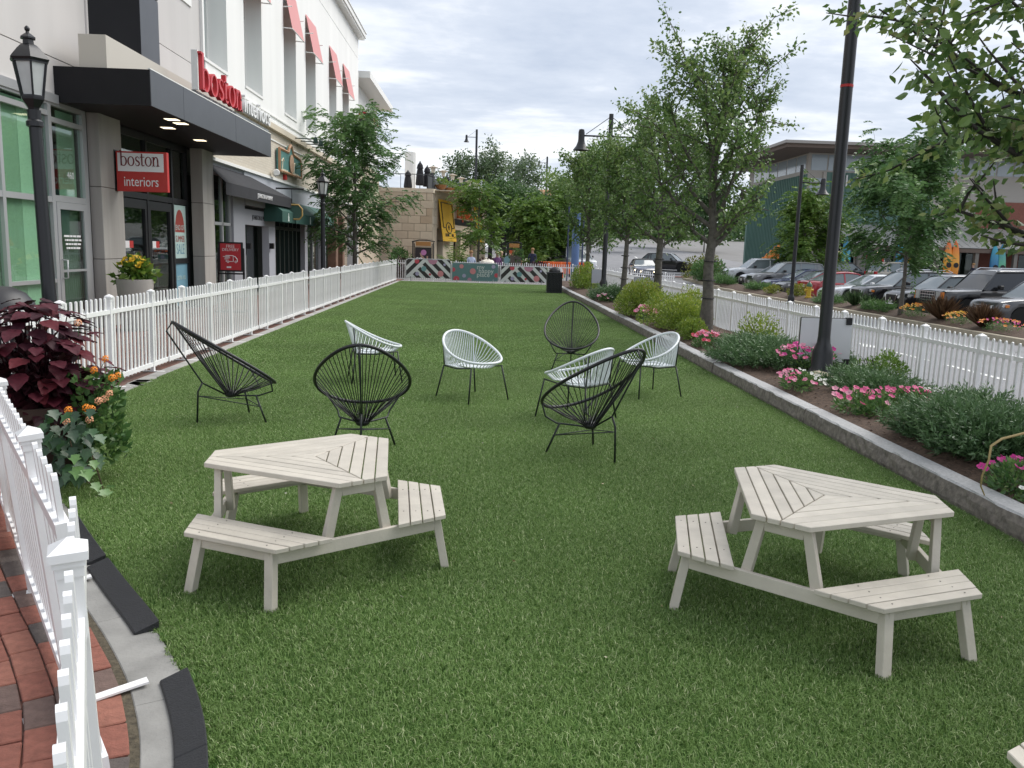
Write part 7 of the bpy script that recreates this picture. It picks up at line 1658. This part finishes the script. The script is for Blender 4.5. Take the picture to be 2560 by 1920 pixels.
def grass_clump(label, loc, r_, h, kind, seed, n=320):
    rng = np.random.default_rng(seed); a = rng.random(n)*6.283; el = rng.uniform(.75, 1.5, n); ln = h*rng.uniform(.6, 1.15, n); P0 = np.stack([np.cos(a)*r_*.2, np.sin(a)*r_*.2, 0*a], 1); D = np.stack([np.cos(a)*np.cos(el), np.sin(a)*np.cos(el), np.sin(el)], 1); V, F, q = leaf_cloud(rng, P0, D, ln, .03, .5); t = thing('grass_clump', label, 'grass', loc, 0, GI); link('blades', fast_mesh('blades', V, F, leafmat(kind, .2), q), t)
grass_clump('brown ornamental grass in front of the big black car', on_is(15.2, 26.9), .4, .75, 'straw', 111, 420); grass_clump('brown ornamental grass at the right edge, before the nearest parked car', on_is(15.1, 24.4), .4, .7, 'straw', 112, 420); grass_clump('blue green grass tuft before the black crossover with roof rails', on_is(15.3, 33.6), .3, .65, 'juniper', 113, 200); grass_clump('small green grass tuft right of the blue green one', on_is(15.3, 32.4), .3, .5, 'juniper', 114, 160)
OF = flower_me((.72, .26, .03), name='orange_flower', r=.035); FL['orange'] = OF; FL['gold'] = flower_me((.70, .42, .04), name='gold_flower', r=.03)
flower_patch('orange lantana left of the brown grass in the island', on_is(15.2, 28.4), .55, .75, .38, ['orange', 'gold'], 70, 121, group=GI, size=1.3); flower_patch('orange and yellow flowers before the nearest parked car', on_is(15.1, 25.6), .5, .6, .36, ['gold', 'orange'], 60, 122, group=GI, size=1.3); flower_patch('red and orange flowers at the right edge of the island', on_is(15.0, 23.4), .6, .8, .34, ['orange', 'red', 'magenta'], 70, 123, group=GI, size=1.3)
tree('honey_locust', 'thin stemmed honey locust in the island before the black crossovers', on_is(15.05, 29.3), 5.9, 1.9, prof_vase(2.25), 'locust', 2300, .40, 131, .085, 17, (.35, 1.15), bark=BARK, group='honey locusts', frond=True, sig=.2, n2=6, up=.1)
tree('honey_locust', 'light green honey locust behind the thick lamp post', (21.5, 55.5, -.3), 5.6, 1.5, prof_vase(2.3), 'lime', 1700, .55, 132, .09, 14, (.35, 1.1), group='honey locusts', frond=True, sig=.3, n2=5, up=.1)

# ---------------------------------------------------------------- store on the right with the wide eaves
YR = 68.0
RE = thing('store_building', 'big green and grey store with wide flat eaves behind the car park', 'building', (30, YR, -.1))
def rp(name, mt, x0, x1, y0, y1, z0, z1, par=None, bevel=0): return MB().box(x0-30, x1-30, y0-YR, y1-YR, z0+.1, z1+.1).build(name, mt, par or RE, bevel=bevel)
Zr = lambda px, py: GY(px, py, YR).z
Xr = lambda px, py=520: GY(px, py, YR).x
xc0 = Xr(2012); XE = 62.0; BRS = mat('brown_soffit', (.14, .105, .085), .8); GRNM = mat('green_metal', (.085, .175, .145), .5, noise=(.8, .08)); TAUPE = mat('taupe_frame', (.42, .395, .36), .7); BRK = mat('store_brick', (.25, .10, .075), .9, noise=(8, .15)); CLG = mat('clerestory_glass', (.34, .40, .44), .1, spec=.8)
zro = Zr(2200, 372); rp('roof', mat('roof_edge', (.33, .31, .29), .6), xc0-3.2, XE, YR-3.4, YR+17, zro-.22, zro); rp('soffit', BRS, xc0-3.0, XE, YR-3.2, YR+16.8, zro-.5, zro-.22)
rp('wall', TAUPE, xc0, XE, YR, YR+15, -.1, zro-.5)
zc1, zc0_ = zro-.62, Zr(2200, 431)
x = Xr(2019)
while x < XE-1: rp('clerestory_pane', CLG, x, x+1.28, YR-.03, YR-.01, zc0_, zc1); x += 1.4
y = YR+.5
while y < YR+13: rp('clerestory_pane', CLG, xc0-.03, xc0-.01, y, y+2.0, zc0_, zc1); y += 2.2
xg0, xg1 = Xr(2058), Xr(2330); zg1, zg0 = Zr(2200, 435), Zr(2200, 566)
rp('metal_wall', GRNM, xg0, xg1, YR-.06, YR-.005, zg0-.4, zg1); x = xg0
while x < xg1: rp('seam', GRNM, x, x+.05, YR-.11, YR-.06, zg0-.4, zg1); x += .42
y = YR
while y < YR+14.5: rp('seam', GRNM, xc0-.12, xc0-.06, y, y+.06, .8, zg1-.2); y += .42
rp('metal_wall', GRNM, xc0-.06, xc0-.005, YR+.0, YR+15, .8, zg1-.2)
rp('window_pane', CLG, Xr(2018), Xr(2050), YR-.05, YR-.02, Zr(2035, 527), Zr(2035, 445)); rp('column', TAUPE, Xr(2050), xg0, YR-.14, YR, -.1, zg1)
rp('brick_wall', BRK, Xr(2440), XE, YR-.07, YR-.005, zg0-.4, Zr(2480, 505)); text('L.L.Bean', 1.35, RE, mat('store_letters', (.75, .76, .76), .5), ((Xr(2098)+Xr(2236))/2-30, -.16, (Zr(2160, 456))+.1), (1, 0, 0), (0, 0, 1), .05, sx=.92, name='letters')
# pent roof with seams over the entrance
zp1, zp0 = Zr(2300, 568), 2.75; xp0, xp1 = Xr(2085), XE; SEAMR = mat('pale_metal_roof', (.47, .47, .45), .45, metal=.2)
mb = MB(); mb.extr([(xp0-30, -.02, zp1+.1), (xp1-30, -.02, zp1+.1), (xp1-30, -4.0, zp0+.1), (xp0-30, -4.0, zp0+.1)], (0, 0, .08)); pr_ = mb.build('pent_roof', SEAMR, RE)
x = xp0+.05
while x < xp1: mb = MB(); mb.bar((x-30, -.02, zp1+.20), (x-30, -4.0, zp0+.20), .05, .05); mb.build('roof_seam', SEAMR, pr_); x += .62
rp('eaves_beam', BRS, xp0, xp1, YR-4.0, YR-3.8, zp0-.35, zp0-.05)
x = xp0+.6; k = 0
while x < xp1:
    rp('post', mat('post_grey', (.20, .185, .165), .7), x, x+.28, YR-3.9, YR-3.62, gz(x, YR-4), zp0-.3)
    if k % 2 == 0: rp('globe_lamp', mat('globe_warm', (.9, .8, .6), .4, emit=((1, .8, .5), 3.0)), x+1.5, x+1.66, YR-3.9, YR-3.74, zp0-.62, zp0-.46, bevel=.04)
    x += 3.1; k += 1
rp('shopfront', dk, xp0, xp1, YR-.2, YR-.07, -.1, zp0+.4)
x = xp0+.4
while x < xp1-2: rp('shopfront_pane', GLS, x, x+1.5, YR-.26, YR-.22, .1, 2.4); rp('mullion', TAUPE, x+1.5, x+1.66, YR-.3, YR-.2, -.1, 2.7); x += 1.66
for px in (2470, 2535): rp('brick_pier', BRK, Xr(px)-.6, Xr(px)+.6, YR-.5, YR-.2, -.1, zp0+.3)
sp_ = rp('sale_poster', mat('poster_offwhite', (.5, .5, .48), .7), Xr(2150), Xr(2173), YR-.31, YR-.29, .5, 2.3); text('SALE', .62, sp_, REDS, ((Xr(2150)+Xr(2173))/2-30, -.33, 2.0), (1, 0, 0), (0, 0, 1), .004, sx=.9)
# kayaks leaning at the store front
def kayak(label, px, c1, c2, h=3.3, w_=.36, front=4.35):
    X = GY(px, 640, YR-front).x; t = thing('kayak', label, 'kayak', (X, YR-front, gz(X, YR-front)), 0, 'kayaks standing against the store front'); t.rotation_euler = (R(-4), 0, 0)
    M_ = bpy.data.materials.new('kayak_paint'); M_.use_nodes = True; tt = M_.node_tree; b = tt.nodes['Principled BSDF']; b.inputs['Roughness'].default_value = .35; g = N(tt, 'ShaderNodeTexCoord'); s_ = N(tt, 'ShaderNodeSeparateXYZ'); L(tt, g.outputs['Object'], s_.inputs[0]); r_ = N(tt, 'ShaderNodeValToRGB'); m_ = N(tt, 'ShaderNodeMath', operation='DIVIDE'); L(tt, s_.outputs['Z'], m_.inputs[0]); m_.inputs[1].default_value = h; L(tt, m_.outputs[0], r_.inputs[0]); r_.color_ramp.elements[0].color = (*c1, 1); r_.color_ramp.elements[1].color = (*c1, 1); e_ = r_.color_ramp.elements.new(.5); e_.color = (*c2, 1); L(tt, r_.outputs[0], b.inputs['Base Color'])
    mb = MB(); rows = []
    for i in range(15):
        f = i/14; ww = w_*math.sin(math.pi*min(.995, max(.005, f)))**.55; dd = .20*math.sin(math.pi*min(.995, max(.005, f)))**.6
        rows.append([(ww*math.cos(a), dd*math.sin(a), f*h) for a in [2*math.pi*q/10 for q in range(11)]])
    mb.grid(rows); mb.build('hull', M_, t, smooth=True); MB().lathe([(.02, 0), (.20, 0), (.20, .02), (.02, .02)], 14).build('cockpit', BLACKM, t, loc=(0, -.21, h*.45)).rotation_euler = (R(90), 0, 0)
OR1, OR2, BL1, BL2, GR2 = (.62, .09, .02), (.80, .38, .04), (.03, .16, .34), (.05, .35, .45), (.12, .42, .25)
for a in (('orange kayak with a dark cockpit, left of the thin parking tree', 2086, OR1, OR1, 2.6, .5), ('tall blue and green kayak beside the sale poster', 2117, BL1, BL2, 3.6), ('blue kayak just left of the orange one by the tree', 2252, BL2, BL1), ('single orange and yellow kayak right of the thin tree', 2270, OR1, OR2), ('left one of the two orange and yellow kayaks side by side', 2373, OR1, OR2, 3.5), ('right one of the two orange and yellow kayaks side by side', 2391, OR1, OR2, 3.5), ('left one of the two blue kayaks by the brick pier', 2490, BL2, BL1), ('right one of the two blue kayaks by the brick pier', 2508, BL1, GR2)): kayak(*a)
rk_ = thing('kayak_rack', 'stack of orange kayaks at the left corner of the store', 'rack', (GY(1925, 640, 64).x, 64, -.1)); MB().box(-1.1, 1.1, -.3, .3, 0, .25).build('base', REDS, rk_)
for k in range(6): MB().tube([(-.95+.3*k, 0, .2), (-.95+.3*k, .05, 1.0+.25*k), (-.8+.3*k, .1, 1.4+.28*k)], [.16, .2, .06], 8).build('kayak_stack', mat('kayak_orange', (.66, .20, .03), .5), rk_)
sgp = thing('road_sign', 'small red and white sign on a post before the store', 'sign', (GY(2207, 640, 60).x, 60, -.3)); MB().tube([(0, 0, 0), (0, 0, 2.2)], .03, 6).build('post', STEEL, sgp); MB().box(-.15, .15, -.03, -.01, 1.7, 2.15).build('plate', TXW, sgp); MB().box(-.11, .11, -.035, -.03, 1.8, 2.1).build('print', REDS, sgp)
# ---------------------------------------------------------------- small litter on the turf
rng = np.random.default_rng(3); n = 110; yy = 2.6+rng.random(n)**1.3*22; xx = rng.uniform(-3.4, 3.0, n); ok = np.array([inside(a, b, .1) for a, b in zip(xx, yy)])
P0 = np.stack([xx, yy, np.full(n, .026)], 1)[ok]; D0 = rng.normal(size=P0.shape); D0[:, 2] *= .2
V, F, q = leaf_cloud(rng, P0, D0, rng.uniform(.012, .032, len(P0)), .5, .4); o = link('fallen_petals', fast_mesh('fallen_petals', V, F, mat('petal_litter', (.5, .45, .3), .8, rnd=[(.28, .20, .08), (.50, .46, .30), (.70, .68, .60)]), q)); tag(o, 'tiny pale petals and dry leaf bits scattered on the turf', 'litter', kind='stuff')
# screw heads on the table boards
SCR = MB().lathe([(.0035, 0), (.0035, .0012)], 8).mesh('screw', mat('screw_dark', (.10, .09, .08), .5))
for t in [o for o in COL.objects if o.type == 'EMPTY' and o.name.startswith('picnic_table')]:
    ang = {0: R(-114), 1: R(-71.7), 2: R(180)}[0 if t.name == 'picnic_table' else int(t.name[-1])]
    for k in range(3):
        ph = ang+k*2*math.pi/3; nn_ = Vector((math.cos(ph), math.sin(ph))); tt_ = Vector((-nn_.y, nn_.x))
        for q in range(4):
            u = .62+.045-(q+.5)*.0605
            for s_ in (-1, 1):
                v = s_*.19; link('screw', SCR, t, (nn_.x*u+tt_.x*v, nn_.y*u+tt_.y*v, .2931))

# ---------------------------------------------------------------- people, far off
def person(label, loc, h, rz, top, legs, hair, pose, skin=(.42, .26, .19)):
    t = thing('person', label, 'person', loc, rz, 'people far off'); s = h/1.72
    if pose == 'sit':
        hip = Vector((0, 0, .50)); kn = [(.42, sx*.11, .50) for sx in (-1, 1)]; ft = [(.42, sx*.11, .06) for sx in (-1, 1)]; toe = [(.56, sx*.11, .04) for sx in (-1, 1)]
    else:
        hip = Vector((0, 0, .90)); kn = [(.06-.1*sx, sx*.10, .48) for sx in (-1, 1)]; ft = [(-.05+.16*-sx, sx*.10, .07) for sx in (-1, 1)]; toe = [(.10+.16*-sx, sx*.10, .04) for sx in (-1, 1)]
    V = [hip, hip+Vector((0, 0, .22)), hip+Vector((0, 0, .46)), hip+Vector((.0, 0, .56)), hip+Vector((.02, 0, .70)), hip+Vector((.02, 0, .80))]; E = [(0, 1), (1, 2), (2, 3), (3, 4), (4, 5)]; Rr = [.15, .135, .155, .058, .098, .075]
    for k, sx in enumerate((-1, 1)):
        b = len(V); V += [hip+Vector((.0, sx*.10, -.04)), Vector(kn[k]), Vector(ft[k]), Vector(toe[k])]; E += [(0, b), (b, b+1), (b+1, b+2), (b+2, b+3)]; Rr += [.095, .068, .045, .04]
        sh = hip+Vector((0, sx*.19, .47)); b = len(V)
        if pose == 'armsup': el, ha = sh+Vector((.12, sx*.14, .10)), sh+Vector((.06, -sx*.02, .30))
        else: el, ha = sh+Vector((.04, sx*.07, -.26)), sh+Vector((.22, -sx*.01, -.36))
        V += [sh, el, ha]; E += [(2, b), (b, b+1), (b+1, b+2)]; Rr += [.062, .045, .036]
    me = bpy.data.meshes.new('body'); me.from_pydata([v*s for v in V], E, []); o = link('body', me, t)
    md = o.modifiers.new('skin', 'SKIN'); md.use_smooth_shade = True; sd_ = o.modifiers.new('sub', 'SUBSURF'); sd_.levels = sd_.render_levels = 1
    for v_, r_ in zip(me.skin_vertices[0].data, Rr): v_.radius = (r_*s, r_*s*.9)
    me.skin_vertices[0].data[0].use_root = True
    M = bpy.data.materials.new('clothes'); M.use_nodes = True; tt = M.node_tree; b = tt.nodes['Principled BSDF']; b.inputs['Roughness'].default_value = .8
    g = N(tt, 'ShaderNodeTexCoord'); sp = N(tt, 'ShaderNodeSeparateXYZ'); L(tt, g.outputs['Object'], sp.inputs[0]); dv = N(tt, 'ShaderNodeMath', operation='DIVIDE'); dv.inputs[1].default_value = h; L(tt, sp.outputs['Z'], dv.inputs[0])
    cr_ = N(tt, 'ShaderNodeValToRGB'); cr_.color_ramp.interpolation = 'CONSTANT'; hz = hip.z/1.72
    cr_.color_ramp.elements[0].color = (*legs, 1); cr_.color_ramp.elements[1].position = hz+.02; cr_.color_ramp.elements[1].color = (*top, 1); e_ = cr_.color_ramp.elements.new(hz+.315); e_.color = (*skin, 1); L(tt, dv.outputs[0], cr_.inputs[0]); L(tt, cr_.outputs[0], b.inputs['Base Color']); me.materials.append(M)
    mb = MB(); mb.lathe([(.108, -.02), (.118, .04), (.10, .10), (.05, .135), (.01, .14)], 12, tuple((hip+Vector((-.012, 0, .76)))*s)); mb.build('hair', mat('hair_%s' % label[:9].replace(' ', '_'), hair, .7), t, smooth=True)
    return t
def diner_chair(px, Y, lab):
    X = Xat(px, Y, 640); t = thing('garden_chair', lab, 'chair', (X, Y, 0), 0, 'dark restaurant chairs'); MB().box(-.22, .22, -.22, .22, .42, .46).build('seat', BLACKM, t); MB().box(-.25, -.21, -.22, .22, .5, .92).build('backrest', BLACKM, t)
    for a in (-.2, .2):
        for b in (-.2, .2): MB().box(a-.02, a+.02, b-.02, b+.02, 0, .42).build('leg', BLACKM, t)
    return X
for px, Y, lab, cl, top, legs, hair, pose in ((1178, 47.0, 'person in a pale blue top seated by the restaurant, left of the small tree', 'dark chair of the person in pale blue by the restaurant', (.42, .48, .62), (.05, .05, .07), (.30, .17, .07), 'sit'), (1243, 49.0, 'fair haired person in purple seated behind the cream sheet', 'dark chair behind the cream sheet, under the fair haired person', (.18, .07, .20), (.05, .05, .05), (.62, .46, .25), 'sit'), (1253, 49.4, 'second fair haired person seated right behind the cream sheet', 'dark chair farthest right behind the cream sheet', (.05, .05, .06), (.04, .04, .05), (.55, .40, .24), 'sit')):
    X = diner_chair(px, Y, cl); person(lab, (X, Y, 0.0), 1.85, R(-60), top, legs, hair, pose)
person('person in navy standing beside the far lantern lamp', (Xat(1331, 52, 640), 52, 0), 1.66, R(-100), (.02, .025, .06), (.03, .03, .05), (.03, .02, .015), 'stand')
person('person in dark clothes walking at the store front', (GY(2434, 660, 62).x, 62, gz(GY(2434, 660, 62).x, 62)), 1.72, R(180), (.02, .025, .05), (.03, .03, .04), (.05, .03, .02), 'stand')
